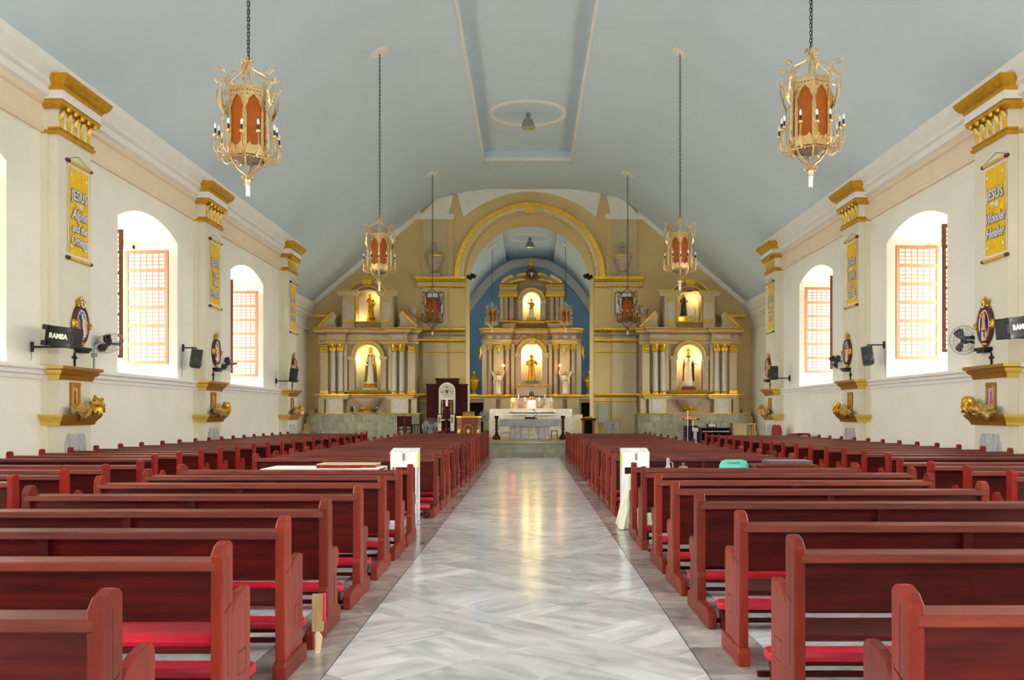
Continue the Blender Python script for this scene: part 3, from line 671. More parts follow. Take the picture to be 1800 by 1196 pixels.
    # candle arms (vertex direction long, face direction short)
    for nm, rr, zz in (('candle_arm', .475, .22), ('candle_arm_short', .41, .26)):
        c = MB(); c.tube(rad([(.26,.0),(.30,-.04),(.36,-.05),(.42,-.03),(rr+.015,.04),(rr+.02,.12),(rr,zz)], 0), .009, 6)
        c.tube(rad(spiral((.40,.06), .05, .012, -PI/2, PI*1.3), 0), .008, 5); c.tube(rad(spiral((.34,.0), .04, .01, PI, PI*2.9), 0), .008, 5)
        c.lathe([(.004,0),(.022,.01),(.034,.035),(.03,.05),(.016,.045)], 8, polar(rr, zz, 0))
        D[nm] = c.mesh(nm, MT['brass'], smooth=40)
        D[nm+'_s'] = MB().lathe([(.014,.0),(.014,.075),(.010,.08)], 8, polar(rr, zz+.045, 0)).mesh('socket', MT['black'], smooth=40)
        D[nm+'_b'] = MB().lathe([(.010,0),(.018,.02),(.018,.05),(.012,.075),(.004,.085)], 8, polar(rr, zz+.125, 0)).mesh('candle_bulb', MT['bulb'], smooth=50)
    b = MB(); b.tube(rad([(.255,-.02),(.22,-.09),(.14,-.17),(.06,-.22),(.03,-.27)], 0), .011, 6); b.tube(rad([(.03,-.27),(.05,-.31)]+spiral((.075,-.285), .03, .01, -PI*.8, PI*.8, 7), 0), .009, 5)
    D['lower_bracket'] = b.mesh('lower_bracket', MT['brass'], smooth=40)
    D['finial'] = MB().lathe([(.02,-.24),(.035,-.28),(.045,-.33),(.03,-.37),(.05,-.375),(.05,-.395),(.01,-.40)], 10).mesh('finial', MT['brass'], smooth=40)
    cf = MB()
    for k in range(4): cf.tube([(.018*math.cos(k*PI/2), .018*math.sin(k*PI/2), z) for z in (-.41,-.56)], .013, 6)
    cf.lathe([(.03,-.395),(.036,-.40),(.036,-.43),(.03,-.435)], 10); D['lamp_tube'] = cf.mesh('lamp_tube', MT['bulb'], smooth=50)
    return D, HA, FA
LD, HA, FA = lantern_meshes()
def chain(z0, z1):
    m = MB(); z = z0; k = 0
    while z < z1:
        p = [(.016*math.cos(t), 0, .037*math.sin(t)) for t in [i*PI/4 for i in range(9)]]
        m.tube([((q[0], 0, z+.03+q[2]) if k % 2 == 0 else (0, q[0], z+.03+q[2])) for q in p], .006, 4); z += .056; k += 1
    m.tube([(.02, .0, z0), (.03, .01, (z0+z1)/2), (.02, 0, z1)], .005, 4)
    return m
def lantern(x, y, z, ztop, rot, label, group, sc=1.0, dark=False):
    t = thing('hanging_lantern', label, 'lantern', (x, y, z), rot, group); t.scale = (sc, sc, sc)
    cg = ob('cage', LD['cage'], t)
    for a in LD['glass_panel_a']: ob('glass_panel', LD['glass_panel'], cg, rz=a)
    for k in ('stem', 'glass_bowl', 'finial', 'lamp_tube'): ob(k, LD[k], t)
    for a in HA:
        for k in ('crown_scroll', 'upright', 'lower_bracket'): ob(k, LD[k], t, rz=a)
        if abs(math.cos(a)) > .3: ob('leaf', LD['leaf'], t, rz=a)
    for nm, AA in (('candle_arm', HA), ('candle_arm_short', FA)):
        for a in AA:
            c = ob('candle_arm', LD[nm], t, rz=a); ob('socket', LD[nm+'_s'], c); ob('candle_bulb', LD[nm+'_b'], c)
    build('chain', chain(1.44, (ztop-z)/sc), MT['iron'], t)
    if dark:  # swap in the darkened brass: backlit shade put into the colour
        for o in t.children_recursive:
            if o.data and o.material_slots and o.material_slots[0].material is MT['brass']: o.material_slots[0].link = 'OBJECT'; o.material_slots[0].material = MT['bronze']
    return t
def at(px_, py_, D): return ((px_-930)*D/1600, D, EYE+(729-py_)*D/1600)
LAN = [(-4.1, 13.3, 278, 'over the rear pews', 436), (4.12, 13.3, 262, 'over the rear pews', 1425), (-4.02, 25.0, 476, 'over the middle pews', 667), (4.02, 25.0, 474, 'over the middle pews', 1195),
  (-3.98, 37.7, 566, 'before the arch pier', 760), (4.02, 37.7, 565, 'before the arch pier', 1103)]
disc = MB().lathe([(.01,-.045),(.06,-.045),(.10,-.03),(.20,-.03),(.27,-.02),(.30,.0),(.30,.03)], 28).mesh('ceiling_rose', MT['white'], smooth=30)
for i, (x, y, pyb, wh, pxx) in enumerate(LAN):
    zc = ceil_z(x); D = y; X = (pxx-930)*D/1600; z = EYE+(729-pyb)*D/1600; sd = 'throne' if i % 2 == 0 else 'keyboard'
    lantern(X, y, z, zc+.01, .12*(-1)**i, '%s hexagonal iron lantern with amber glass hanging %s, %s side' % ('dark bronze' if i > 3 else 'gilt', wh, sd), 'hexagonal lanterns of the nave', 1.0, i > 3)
    r = ob('ceiling_rose', disc, None, (X, y, zc-.035), label='round white ceiling rose above the lantern %s, %s side' % (wh, sd), cat='ceiling rose', group='white ceiling roses')
    r.rotation_euler = (0, math.atan(.45)*(1 if X < 0 else -1)*-1, 0)
for sg, sd, pxx in ((-1, 'throne', 865), (1, 'keyboard', 994)):
    D = 47.5; X = (pxx-930)*D/1600; z = EYE+(729-570)*D/1600
    zt = EYE+9.2-(abs(X-.05)-1.45)*.78 if abs(X) > 1.45 else EYE+9.2
    lantern(X, D, z, zt, .2, 'smaller gilt lantern hanging inside the apse, %s side' % sd, 'gilt lanterns of the apse', .80)
    r = ob('ceiling_rose', disc, None, (X, D, zt-.05), label='white ceiling rose on the apse vault, %s side' % sd, cat='ceiling rose', group='white ceiling roses'); r.rotation_euler = (0, math.atan(.75)*(1 if sg > 0 else -1), 0)
# ---- plaster rings and pendant lamps in the coffers
for nm, x, y, z, ro, ri in (('nave', -.03, 32.5, ZC+.36, 1.40, 1.24), ('apse', .05, 48.9, AZC+.3, 1.22, 1.08)):
    m = MB(); n = 48
    m.rings([[(r_*math.cos(2*PI*k/n), r_*math.sin(2*PI*k/n), h_) for r_, h_ in ((ri,.0),(ri+.02,-.05),(ro-.03,-.05),(ro,0))] for k in range(n+1)], cap=False)
    build('ceiling_ring', m, MT['white'], None, (x, y, z), smooth=40, label='white plaster ring on the %s coffer' % nm, cat='ceiling ring')
    t = thing('pendant_lamp', 'grey bell pendant lamp inside the %s ceiling ring' % nm, 'lamp', (x, y, z))
    build('stem', MB().lathe([(.09,0),(.09,-.12),(.05,-.14),(.05,-.2)], 14), MT['grey'], t, smooth=40)
    build('bell', MB().lathe([(.08,-.18),(.15,-.22),(.21,-.34),(.25,-.52),(.24,-.53),(.19,-.34),(.1,-.24)], 20), MT['grey'], t, smooth=50)
    build('reflector', MB().lathe([(.02,-.30),(.16,-.36),(.225,-.515),(.02,-.46)], 16), mat('yellowed_reflector', srgb(214,196,130), .3, .5), t, smooth=40)
# ================================================================ things on the side walls
# local frame for wall things: x to the viewer's right, y into the wall, z up; y=0 is the wall or pilaster face
MT['bann'] = mat('yellow_satin', srgb(244,196,12), .42, var=.12, scale=7, bump=.5, bscale=9)
MT['bannw'] = mat('white_satin_border', srgb(238,224,214), .6, var=.05)
MT['lett'] = mat('silver_grey_lettering', srgb(222,222,230), .6, var=.05)
MT['lettd'] = mat('slate_outline', srgb(104,92,112), .6, var=.05)
MT['lettw'] = mat('white_lettering', srgb(244,240,230), .6, var=.03)
MT['rod'] = mat('dark_rod_tip', srgb(80,34,22), .4)
def textmesh(s, size, shear=0., ext=.003, bold=0.):
    cu = bpy.data.curves.new('txt', 'FONT'); cu.body = s; cu.size = size; cu.align_x = 'CENTER'; cu.extrude = ext; cu.shear = shear; cu.offset = bold
    cu.resolution_u = 2
    o = bpy.data.objects.new('txt', cu); COL.objects.link(o); dg = bpy.context.evaluated_depsgraph_get()
    me = bpy.data.meshes.new_from_object(o.evaluated_get(dg)); bpy.data.objects.remove(o); bpy.data.curves.remove(cu)
    me.transform(Matrix.Rotation(PI/2, 4, 'X')); return me
def lettering(parent, s, z, size, m='lett', shear=0., y=-.022, bold=.006, sx=1., x=0):
    me = textmesh(s, size, shear, .002, bold); me.materials.clear(); me.materials.append(MT[m]); me.transform(Matrix.Diagonal((sx, 1, 1, 1)))
    w = max(v.co.x for v in me.vertices)-min(v.co.x for v in me.vertices)
    return ob('lettering', me, parent, (x, y, z))
BW, BH = .82, 1.74
def banner_meshes():
    D = {}
    def cloth(w, h, y, amp, nm, m):
        b = MB(); nx, nz = 10, 28; V = []
        for j in range(nz+1):
            for i in range(nx+1):
                u = i/nx-.5; v = j/nz
                V.append((w*u, y-amp*(math.sin(v*17+u*6)+.6*math.sin(v*31-u*9))*.5*math.sin(PI*v), -h/2+h*v))
        b.add(V, [(j*(nx+1)+i, j*(nx+1)+i+1, (j+1)*(nx+1)+i+1, (j+1)*(nx+1)+i) for j in range(nz) for i in range(nx)])
        me = b.mesh(nm, m, smooth=60); return me
    D['border'] = cloth(BW, BH, -.012, .004, 'border', MT['bannw']); D['cloth'] = cloth(BW-.09, BH-.12, -.019, .004, 'cloth', MT['bann'])
    for nm, z in (('top_rod', BH/2+.03), ('bottom_rod', -BH/2-.03)):
        D[nm] = MB().tube([(-BW/2-.02, -.03, z), (BW/2+.02, -.03, z)], .035, 10).mesh(nm, MT['goldy'], smooth=40)
        D[nm+'_tip'] = MB().lathe([(.005,-.05),(.035,-.03),(.038,.0),(.038,.05)], 10).mesh('rod_tip', MT['rod'], smooth=40)
    D['cord'] = MB().tube([(-BW/2, -.03, BH/2+.06), (0, -.01, BH/2+.20), (BW/2, -.03, BH/2+.06)], .005, 4).mesh('hanging_cord', MT['rod'])
    fl = MB()
    for k in range(6): a = k*PI/3; fl.sphere((.022*math.cos(a), 0, .022*math.sin(a)), .018, 6, 4, (1, .2, 1))
    D['flower'] = fl.mesh('white_flower', MT['lettw'])
    return D
BD = banner_meshes()
def banner(side, y, zc, lines, lab, dx=0):
    sg = -1 if side == 'left' else 1; X = (XL+.3) if sg < 0 else (XR-.3)
    t = thing('banner', lab, 'banner', (X, y, zc), PI/2 if sg < 0 else -PI/2, 'yellow hanging banners')
    cl = None
    for k in ('border', 'cloth', 'top_rod', 'bottom_rod', 'cord'):
        o = ob({'cord': 'hanging_cord'}.get(k, k), BD[k], t)
        if k == 'cloth': cl = o
        if 'rod' in k:
            z = (BH/2+.03)*(1 if k == 'top_rod' else -1)
            for s in (-1, 1):
                r = ob('rod_tip', BD[k+'_tip'], o, (s*(BW/2+.03), -.03, z)); r.rotation_euler = (0, PI/2*-s, 0)
    for x, z in ((-.28,.66),(.28,.66),(-.28,-.66),(.28,-.66)): ob('white_flower', BD['flower'], cl, (x, -.027, z))
    for s, z, size, m, sh, sx in lines:
        l = lettering(cl, s, z, size*1.08, m, sh, sx=sx, y=-.034, bold=.005)
        if m == 'lett':
            o = lettering(l, s, 0, size*1.08, 'lettd', sh, sx=sx, y=0, bold=.017); o.location = (0, .004, 0); o.name = 'letter_outline'
    return t
J = ('JESUS', .22, .25, 'lett', 0, .92); TH = ('THE', .06, .12, 'lettw', 0, 1.1)
banner('left', 17.25, 5.31, [J, ('THE', .08, .11, 'lettw', 0, 1.1), ('Alpha', -.13, .24, 'lett', .25, .95), ('and the', -.38, .2, 'lett', .25, .85), ('Omega', -.62, .24, 'lett', .25, .85)], 'yellow satin banner reading JESUS THE Alpha and the Omega')
banner('right', 16.95, 5.31, [J, TH, ('Wonder', -.22, .24, 'lett', .3, .8), ('Healer', -.50, .24, 'lett', .3, .9)], 'yellow satin banner reading JESUS THE Wonder Healer')
banner('left', 24.75, 5.31, [J, ('Trust', -.08, .2, 'lett', 0, 1), ('Him', -.32, .22, 'lett', .2, 1), ('MERCY', -.62, .24, 'lett', 0, .75)], 'yellow banner with four lines of grey letters on the middle throne-side pilaster')
banner('right', 24.5, 5.31, [J, TH, ('LAMB', -.18, .26, 'lett', 0, .85), ('OF', -.38, .16, 'lett', 0, 1), ('GOD', -.64, .26, 'lett', 0, .95)], 'yellow satin banner reading JESUS THE LAMB OF GOD')
banner('left', 32.95, 5.35, [J, ('GOOD', -.16, .22, 'lett', 0, .8), ('NEWS', -.46, .22, 'lett', 0, .8)], 'yellow banner on the throne-side pilaster nearest the sanctuary')
banner('right', 32.75, 5.35, [J, TH, ('Saviour', -.16, .22, 'lett', .25, .8), ('of all', -.45, .16, 'lett', .1, 1)], 'yellow banner on the keyboard-side pilaster nearest the sanctuary')
# ---- oval station reliefs
MT['fr_dk'] = mat('dark_red_gilt_frame', srgb(98,44,26), .4, .1, var=.3, scale=12)
PAL = [('sky', srgb(96,150,186)), ('ochre', srgb(170,112,50)), ('flesh', srgb(214,160,120)), ('navy', srgb(40,44,84)), ('crimson', srgb(140,34,40)), ('white', srgb(224,214,200)), ('earth', srgb(92,60,40))]
for n_, c_ in PAL: MT['st_'+n_] = mat('relief_'+n_, c_, .5, var=.2, scale=20)
def ellip(a, b, n=28): return [(a*math.cos(2*PI*k/n), b*math.sin(2*PI*k/n)) for k in range(n)]
def torus_ellipse(mb, a, b, r, y, n=32, m=8, fy=1.):
    R = []
    for k in range(n+1):
        t = 2*PI*k/n; nx, nz = math.cos(t)/a, math.sin(t)/b; l = math.hypot(nx, nz); nx /= l; nz /= l
        R.append([(a*math.cos(t)+nx*r*math.cos(2*PI*j/m), y-r*fy*math.sin(2*PI*j/m), b*math.sin(t)+nz*r*math.cos(2*PI*j/m)) for j in range(m)])
    mb.rings(R, cap=False)
def figure(mb, x, z, h, y=-.04, lean=0., arms=None, mi=0):
    """small relief figure: robe, torso and head as one lofted body"""
    prof = [(.20,0),(.17,.2),(.12,.5),(.15,.72),(.13,.8),(.05,.84),(.045,.87),(.075,.92),(.07,.97),(.02,1.0)]
    mb.rings([[(x+lean*t*h+r*h*math.cos(2*PI*j/8), y+r*h*.6*math.sin(2*PI*j/8), z+t*h) for j in range(8)] for r, t in prof], mi=mi)
    for s_, ax_, az_ in (arms or []):
        mb.tube([(x+lean*.75*h+s_*.1*h, y, z+.75*h), (x+lean*.75*h+s_*ax_*.6*h, y-.01, z+(.72+az_*.4)*h), (x+lean*.75*h+s_*ax_*h, y-.01, z+(.75+az_)*h)], .03*h, 5, mi=mi)
def station(side, y, zc, k, lab):
    sg = -1 if side == 'left' else 1; X = (XL+.3) if sg < 0 else (XR-.3); rnd = random.Random(k+3)
    t = thing('station_relief', lab, 'relief', (X, y, zc), PI/2 if sg < 0 else -PI/2, 'oval relief stations')
    a, b = .235, .33
    f = MB(); torus_ellipse(f, a, b, .05, -.04); f.plate(ellip(a, b), -.03, -.002); build('oval_frame', f, MT['fr_dk'], t, smooth=50)
    f = MB(); torus_ellipse(f, a-.055, b-.055, .013, -.06); build('white_fillet', f, MT['lettw'], t, smooth=50)
    build('background', MB().plate([(p[0], p[1]+.0) for p in ellip(a-.05, b-.05)], -.045, -.03), MT['st_sky' if k != 1 else 'st_navy'], t)
    sc = [('st_earth', [(-.2,-.2),(.2,-.2),(.18,-.05),(-.18,-.08)])]
    build('ground_relief', MB().plate([p for p in ellip(a-.055, b-.055, 40) if p[1] < -.12], -.06, -.04), MT['st_earth'], t)
    cols = ['st_crimson', 'st_ochre', 'st_navy', 'st_white', 'st_flesh']
    if k == 1:
        m = MB(); m.box(-.012, .012, -.062, -.045, -.16, .31); m.box(-.14, .14, -.062, -.045, .20, .225); build('relief_cross', m, MT['st_earth'], t)
        m = MB(); figure(m, 0, -.1, .36, -.07, 0, [(-1,.42,.12),(1,.42,.12)]); build('relief_figure', m, MT['st_flesh'], t, smooth=50)
        for i, x in enumerate((-.12, -.03, .09)): m = MB(); figure(m, x, -.30, .22, -.07, rnd.uniform(-.15,.15)); build('relief_figure', m, MT[cols[(i+2) % 5]], t, smooth=50)
    else:
        for i in range(4):
            m = MB(); x = -.14+.09*i; figure(m, x, -.26+.05*rnd.random()-(.0 if 0 < i < 3 else -.06), .38+.08*rnd.random()-(.0 if 0 < i < 3 else .1), -.065, rnd.uniform(-.12,.12), [(1 if i < 2 else -1, .25, .0)])
            build('relief_figure', m, MT[cols[(i+k) % 5]], t, smooth=50)
    for s in (-1, 1):
        g = MB(); g.sphere((s*(a+.05), -.05, 0), .09, 8, 6, (.6,.45,1)); g.sphere((s*(a+.055), -.09, .02), .035, 6, 4); g.sphere((s*(a+.05), -.085, -.04), .03, 6, 4); build('gilt_boss', g, MT['gold'], t, smooth=60)
    build('gilt_boss', MB().sphere((0,-.05,-b-.03), .09, 8, 6, (1,.5,.6)), MT['gold'], t, smooth=60)
    c = MB(); c.sphere((0,-.05,b+.08), .055, 8, 6, (1,.6,1.1)); c.sphere((0,-.05,b+.17), .04, 8, 6)
    for s in (-1, 1): c.tube([(s*.03,-.05,b+.06),(s*.09,-.05,b+.08),(s*.12,-.05,b+.13),(s*.08,-.05,b+.16)], [.03,.04,.035,.01], 6); c.sphere((s*.1,-.05,b+.03), .035, 6, 4)
    build('cherub_crest', c, MT['gold'], t, smooth=60)
    c = MB(); torus_ellipse(c, .055, .06, .012, -.09, 16, 6); c.xform(lambda p: (p[0], p[1], p[2]+b+.06)); build('crest_ring', c, MT['lettw'], t, smooth=60)
    build('bracket', MB().box(-.2,.2,-.16,0,-b-.16,-b-.10).box(-.16,.16,-.13,0,-b-.20,-b-.16), MT['iron'], t)
    return t
def wallcross(side, y, z, lab):
    sg = -1 if side == 'left' else 1; X = (XL+.3) if sg < 0 else (XR-.3)
    m = MB(); m.box(-.018,.018,-.03,0,-.11,.10); m.box(-.065,.065,-.03,0,.02,.055)
    for x, zz in ((-.07,.037),(.07,.037),(0,.11),(0,-.115)): m.sphere((x,-.015,zz), .028, 6, 4, (1,.5,1))
    return build('wall_cross', m, MT['iron'], None, (X, y, z), PI/2 if sg < 0 else -PI/2, label=lab, cat='cross', group='small iron wall crosses')
def icon(side, y, z, k, lab):
    sg = -1 if side == 'left' else 1; X = (XL+.3) if sg < 0 else (XR-.3)
    t = thing('icon_panel', lab, 'icon', (X, y, z), PI/2 if sg < 0 else -PI/2, 'small framed icons on the ledges')
    w, h = .17, .27
    fr = MB(); fr.plate([(-w,0),(w,0),(w,2*h-.06),(-w,2*h-.06)], -.05, -.005, 'xz', [[(-w+.06,.07),(w-.06,.07),(w-.06,2*h-.15),(-w+.06,2*h-.15)]]); build('frame', fr, MT['brz'], t, bevel=.008)
    st = MB()
    for i in range(7):
        for s in (-1, 1): st.cbox((s*(w-.03), -.052, .06+i*.055), (.022,.008,.03))
    build('frame_studs', st, MT['goldy'], t)
    build('painting', MB().box(-w+.06, w-.06, -.02, -.008, .07, 2*h-.15), MT['goldy'] if k != 1 else mat('lilac_print', srgb(190,170,210), .6), t)
    m = MB(); figure(m, 0, .08, .28, -.025); m.xform(lambda p: (p[0], -.022+(p[1]+.025)*.15, p[2])); build('painted_figure', m, MT['st_crimson'] if k != 1 else mat('magenta_print', srgb(170,80,160), .6), t, smooth=50)
    return t
MT['drape'] = mat('gold_organza', srgb(200,160,84), .32, .35, var=.3, scale=9, bump=.6, bscale=14)
def drapery(side, y, z, k, lab):
    sg = -1 if side == 'left' else 1; X = (XL+.3) if sg < 0 else (XR-.3); rnd = random.Random(40+k)
    t = thing('gold_drapery', lab, 'drapery', (X, y, z), PI/2 if sg < 0 else -PI/2, 'bunched gold drapery on the ledges')
    # bunched cloth: a crumpled roll lying along the ledge, ending in a puffed rosette towards the altar
    m = MB(); s = 1 if sg < 0 else -1; n = 22; R = []
    ph = [rnd.random()*6.28 for _ in range(8)]
    for i in range(15):
        u = i/14; x = s*(-.52+.98*u); r = (.05+.055*math.sin(PI*min(1, u*1.1+.05)))*(1+.35*math.sin(u*13+ph[0])); zc = .07+.03*math.sin(u*9+ph[1])+.03*u
        R.append([(x+.05*math.sin(2.2*a+ph[2]+u*8), -.185+.8*r*math.cos(a)*(1+.28*math.sin(5*a+ph[3]+u*17)), zc+r*math.sin(a)*(1+.32*math.sin(4*a+ph[4]-u*21)+.15*math.sin(9*a+u*30))) for a in [2*PI*k_/n for k_ in range(n)]])
    m.rings(R); build('folds', m, MT['drape'], t, smooth=38)
    m = MB(); R = []; c0 = (s*.40, -.20, .16)
    for i in range(13):
        b_ = PI*(.02+.96*i/12)
        R.append([(c0[0]+.20*q*math.sin(b_)*math.cos(a), c0[1]-.11*math.cos(b_)*q, c0[2]+.17*q*math.sin(b_)*math.sin(a)) for a in [2*PI*k_/28 for k_ in range(28)] for q in [1+.22*math.sin(7*a+ph[5]+2*b_)*math.sin(b_)+.12*math.sin(11*a-ph[6]+6*b_)]])
    m.rings(R); build('rosette', m, MT['gold'], t, smooth=38)
    return t
def plaque(side, y, lab):
    sg = -1 if side == 'left' else 1; X = (XL+.3) if sg < 0 else (XR-.3)
    p = [(-.4,.55),(.4,.55),(.4,1.0),(.35,1.05),(.31,1.14),(-.31,1.14),(-.35,1.05),(-.4,1.0)]
    return build('marble_plaque', MB().plate(p, -.025, 0), MT['greym'], None, (X, y, 0), PI/2 if sg < 0 else -PI/2, label=lab, cat='plaque', group='grey marble plaques below the ledges')
def speaker(x, y, z, rot, kind, lab, brk, wallx):
    t = thing('loudspeaker', lab, 'speaker', (x, y, z), 0, 'black wall loudspeakers')
    b = MB()
    if kind == 'h': w, d, h = .60, .34, .36
    else: w, d, h = .29, .27, .46
    b.rings([[(-w/2,-d/2,zz),(w/2,-d/2,zz),(w/2*.72,d/2,zz),(-w/2*.72,d/2,zz)] for zz in (-h/2, h/2)])
    body = build('cabinet', b, MT['black'], t, bevel=.02, seg=2); body.rotation_euler = rot
    g = MB().box(-w/2+.03, w/2-.03, -d/2-.008, -d/2+.002, -h/2+.03, h/2-.03); gr = build('grille', g, MT['iron'], body)
    if kind == 'h':
        for sx in (-1, 1):
            for sz in (-1, 1): build('corner_block', MB().cbox((sx*(w/2-.03), -d/2-.02, sz*(h/2-.04)), (.1,.08,.09)), MT['black'], body, bevel=.01)
        lettering(body, 'RAMSA', -.035, .12, 'lettw', 0, y=-d/2-.014)
    else:
        build('woofer', MB().lathe([(.02,0),(.09,.012),(.11,.0)], 16).xform(lambda p: (p[0], -d/2-.01-p[2], p[1]-.06)), MT['black'], body, smooth=40)
    m = MB(); s = 1 if wallx > x else -1
    zz = brk
    m.tube([(wallx-x, 0, zz), (0, 0, zz)], .018, 8); m.lathe([(.07,0),(.07,.02),(.03,.03)], 12).xform(lambda p: p)
    k = MB(); k.tube([(wallx-x-s*.01, 0, zz), (.0, 0, zz)], .018, 8); k.tube([(0, 0, zz), (0, 0, zz*.3)], .02, 8)
    k.tube([(wallx-x-s*.035, 0, zz-.09), (wallx-x-s*.035, 0, zz+.09)], .03, 8)
    build('bracket', k, MT['iron'], t, smooth=40)
    c = MB(); c.tube([(wallx-x-s*.015, .0, zz-.05), (wallx-x-s*.012, .03, zz-.2), (wallx-x-s*.015, -.05, 2.46-z)], .006, 5); build('cable', c, MT['grey'], t)
    return t
def fan(side, y, head, lab, lean=.0, aim=(.3, .5)):
    """wall fan on a bent post standing on the sill rail"""
    sg = -1 if side == 'left' else 1; X = XL if sg < 0 else XR; zr = 2.38 if sg < 0 else 2.42
    t = thing('wall_fan', lab, 'fan', (X, y, zr), PI/2 if sg < 0 else -PI/2, 'wall fans on the sill rail')
    s = 1 if sg < 0 else -1     # toward the altar in local x
    po = MB(); po.tube([(0,-.08,0),(0,-.08,.42),(s*.03,-.1,.50),(s*.10,-.13,.56),(s*.24,-.2,.58)], .022, 8); build('post', po, MT['grey'], t, smooth=40)
    build('clamp', MB().box(-.045,.045,-.13,0,.28,.36), MT['grey'], t)
    hd = ob('fan_head', None, t, (s*.30, -.24, .58)); 
    m = MB(); m.lathe([(.02,.0),(.07,.02),(.085,.10),(.07,.18),(.02,.20)], 12); me = m.mesh('motor', MT['black'], smooth=40)
    hd.rotation_euler = (PI/2+aim[0], 0, s*aim[1]*-1)
    ob('motor', me, hd, (0,0,-.2))
    cg = MB(); r = .29
    for k in range(20):
        a = 2*PI*k/20; ca, sa = math.cos(a), math.sin(a)
        cg.tube([(.04*ca,.04*sa,.11),(.16*ca,.16*sa,.10),(.25*ca,.25*sa,.06),(r*ca,r*sa,0),(.25*ca,.25*sa,-.06),(.14*ca,.14*sa,-.09)], .0025, 3)
    for rr, zz in ((.08,.11),(.16,.10),(.23,.075),(r,0),(.22,-.07)):
        cg.tube([(rr*math.cos(2*PI*k/24), rr*math.sin(2*PI*k/24), zz) for k in range(25)], .003 if rr < r else .006, 4)
    ob('guard', cg.mesh('guard', MT['grey'], smooth=40), hd)
    bl = MB()
    for k in range(3):
        a = 2*PI*k/3
        bl.rings([[(q*math.cos(a)-w*math.sin(a), q*math.sin(a)+w*math.cos(a), tw*w) for w in (-ww, ww)]+[(q*math.cos(a)-w*math.sin(a), q*math.sin(a)+w*math.cos(a), tw*w+.004) for w in (ww, -ww)] for q, ww, tw in ((.03,.03,.5),(.12,.07,.45),(.2,.09,.4),(.25,.05,.35))])
    bl.lathe([(.04,-.03),(.04,.04),(.01,.05)], 10); ob('blade', bl.mesh('blade', MT['black'], smooth=40), hd)
    return t
WH = {1: 'pilaster nearest the entrance', 2: 'middle pilaster', 3: 'pilaster nearest the sanctuary'}
for k in (1, 2, 3):
    for side, sd in (('left', 'throne-side'), ('right', 'keyboard-side')):
        y = PIL_Y[k]; w = '%s %s' % (sd, WH[k]); s = 1 if side == 'left' else -1
        what = {('left', 1): 'oval painted relief of a crowd', ('right', 1): 'oval painted relief of a crucifixion'}.get((side, k), 'oval painted relief with gilt bosses')
        station(side, y+.13, 3.20, (1 if (side, k) == ('right', 1) else k+(14 if side == 'right' else 10)), '%s on the %s' % (what, w))
        wallcross(side, y-.05, 2.535, 'small black iron cross on the %s' % w)
        icon(side, y-.05, 1.62, (1 if side == 'right' and k == 1 else 0), 'small gilt-framed icon standing on the ledge of the %s' % w)
        drapery(side, y+.05, 1.5, k+(5 if side == 'right' else 0), 'bunched gold drapery lying on the ledge of the %s' % w)
        plaque(side, y-.0, 'grey marble plaque with clipped corners under the ledge of the %s' % w)
speaker(-8.22, 16.15, 2.87, (0, .13, -.25), 'h', 'black loudspeaker marked RAMSA beside the throne-side oval relief of the crowd', -.17, XL)
speaker(8.36, 15.75, 3.0, (0, -.13, .35), 'h', 'black loudspeaker marked RAMSA beside the keyboard-side crucifixion relief', -.17, XR)
speaker(-8.48, 23.2, 2.92, (-.12, .12, .3), 'v', 'small upright loudspeaker by the throne-side middle pilaster', .28, XL)
speaker(8.55, 23.0, 2.98, (-.12, -.12, -.3), 'v', 'small upright loudspeaker by the keyboard-side middle pilaster', .28, XR)
speaker(-8.22, 31.75, 2.87, (-.12, .12, .3), 'v', 'upright loudspeaker by the throne-side pilaster nearest the sanctuary', -.2, XL)
speaker(8.42, 31.35, 2.93, (-.05, 0, -.1), 'v', 'upright loudspeaker by the keyboard-side pilaster nearest the sanctuary', -.18, XR)
fan('left', 18.35, 0, 'caged wall fan between the crowd relief and the first throne-side window', aim=(.9, .7))
fan('left', 25.75, 0, 'caged wall fan beside the throne-side middle pilaster', aim=(.9, .9))
fan('right', 18.05, 0, 'round caged wall fan beside the crucifixion relief', aim=(.1, .75))
fan('right', 25.6, 0, 'caged wall fan beside the keyboard-side middle pilaster', aim=(.9, .9))
# ================================================================ altarpieces and statues
MT['st_gold'] = mat('gilded_carving', srgb(206,152,40), .3, .6, var=.35, scale=16, bump=.4, bscale=30)
MT['dent'] = mat('dentil_rose', srgb(160,112,84), .7, var=.15)
MT['panelm'] = mat('pale_mottled_marble', srgb(200,188,176), .4, var=.09, scale=9, detail=8)
def niche_lamp(loc, energy, col=(1.0, .80, .36), r=.06):
    l = bpy.data.lights.new('niche_light', 'POINT'); l.energy = energy; l.color = col; l.shadow_soft_size = r
    o = bpy.data.objects.new('niche_light', l); COL.objects.link(o); o.location = loc; return o
def arch_out(cx, hw, zb, zs, rise=None, n=14):
    rise = hw if rise is None else rise
    if abs(rise-hw) < 1e-6: top = arc(cx, zs, hw, 0, 180, n)
    else:
        R = (hw*hw+rise*rise)/(2*rise); a = math.degrees(math.asin(hw/R)); top = arc(cx, zs+rise-R, R, 90-a, 90+a, n)
    return [(cx-hw, zb), (cx+hw, zb)]+top
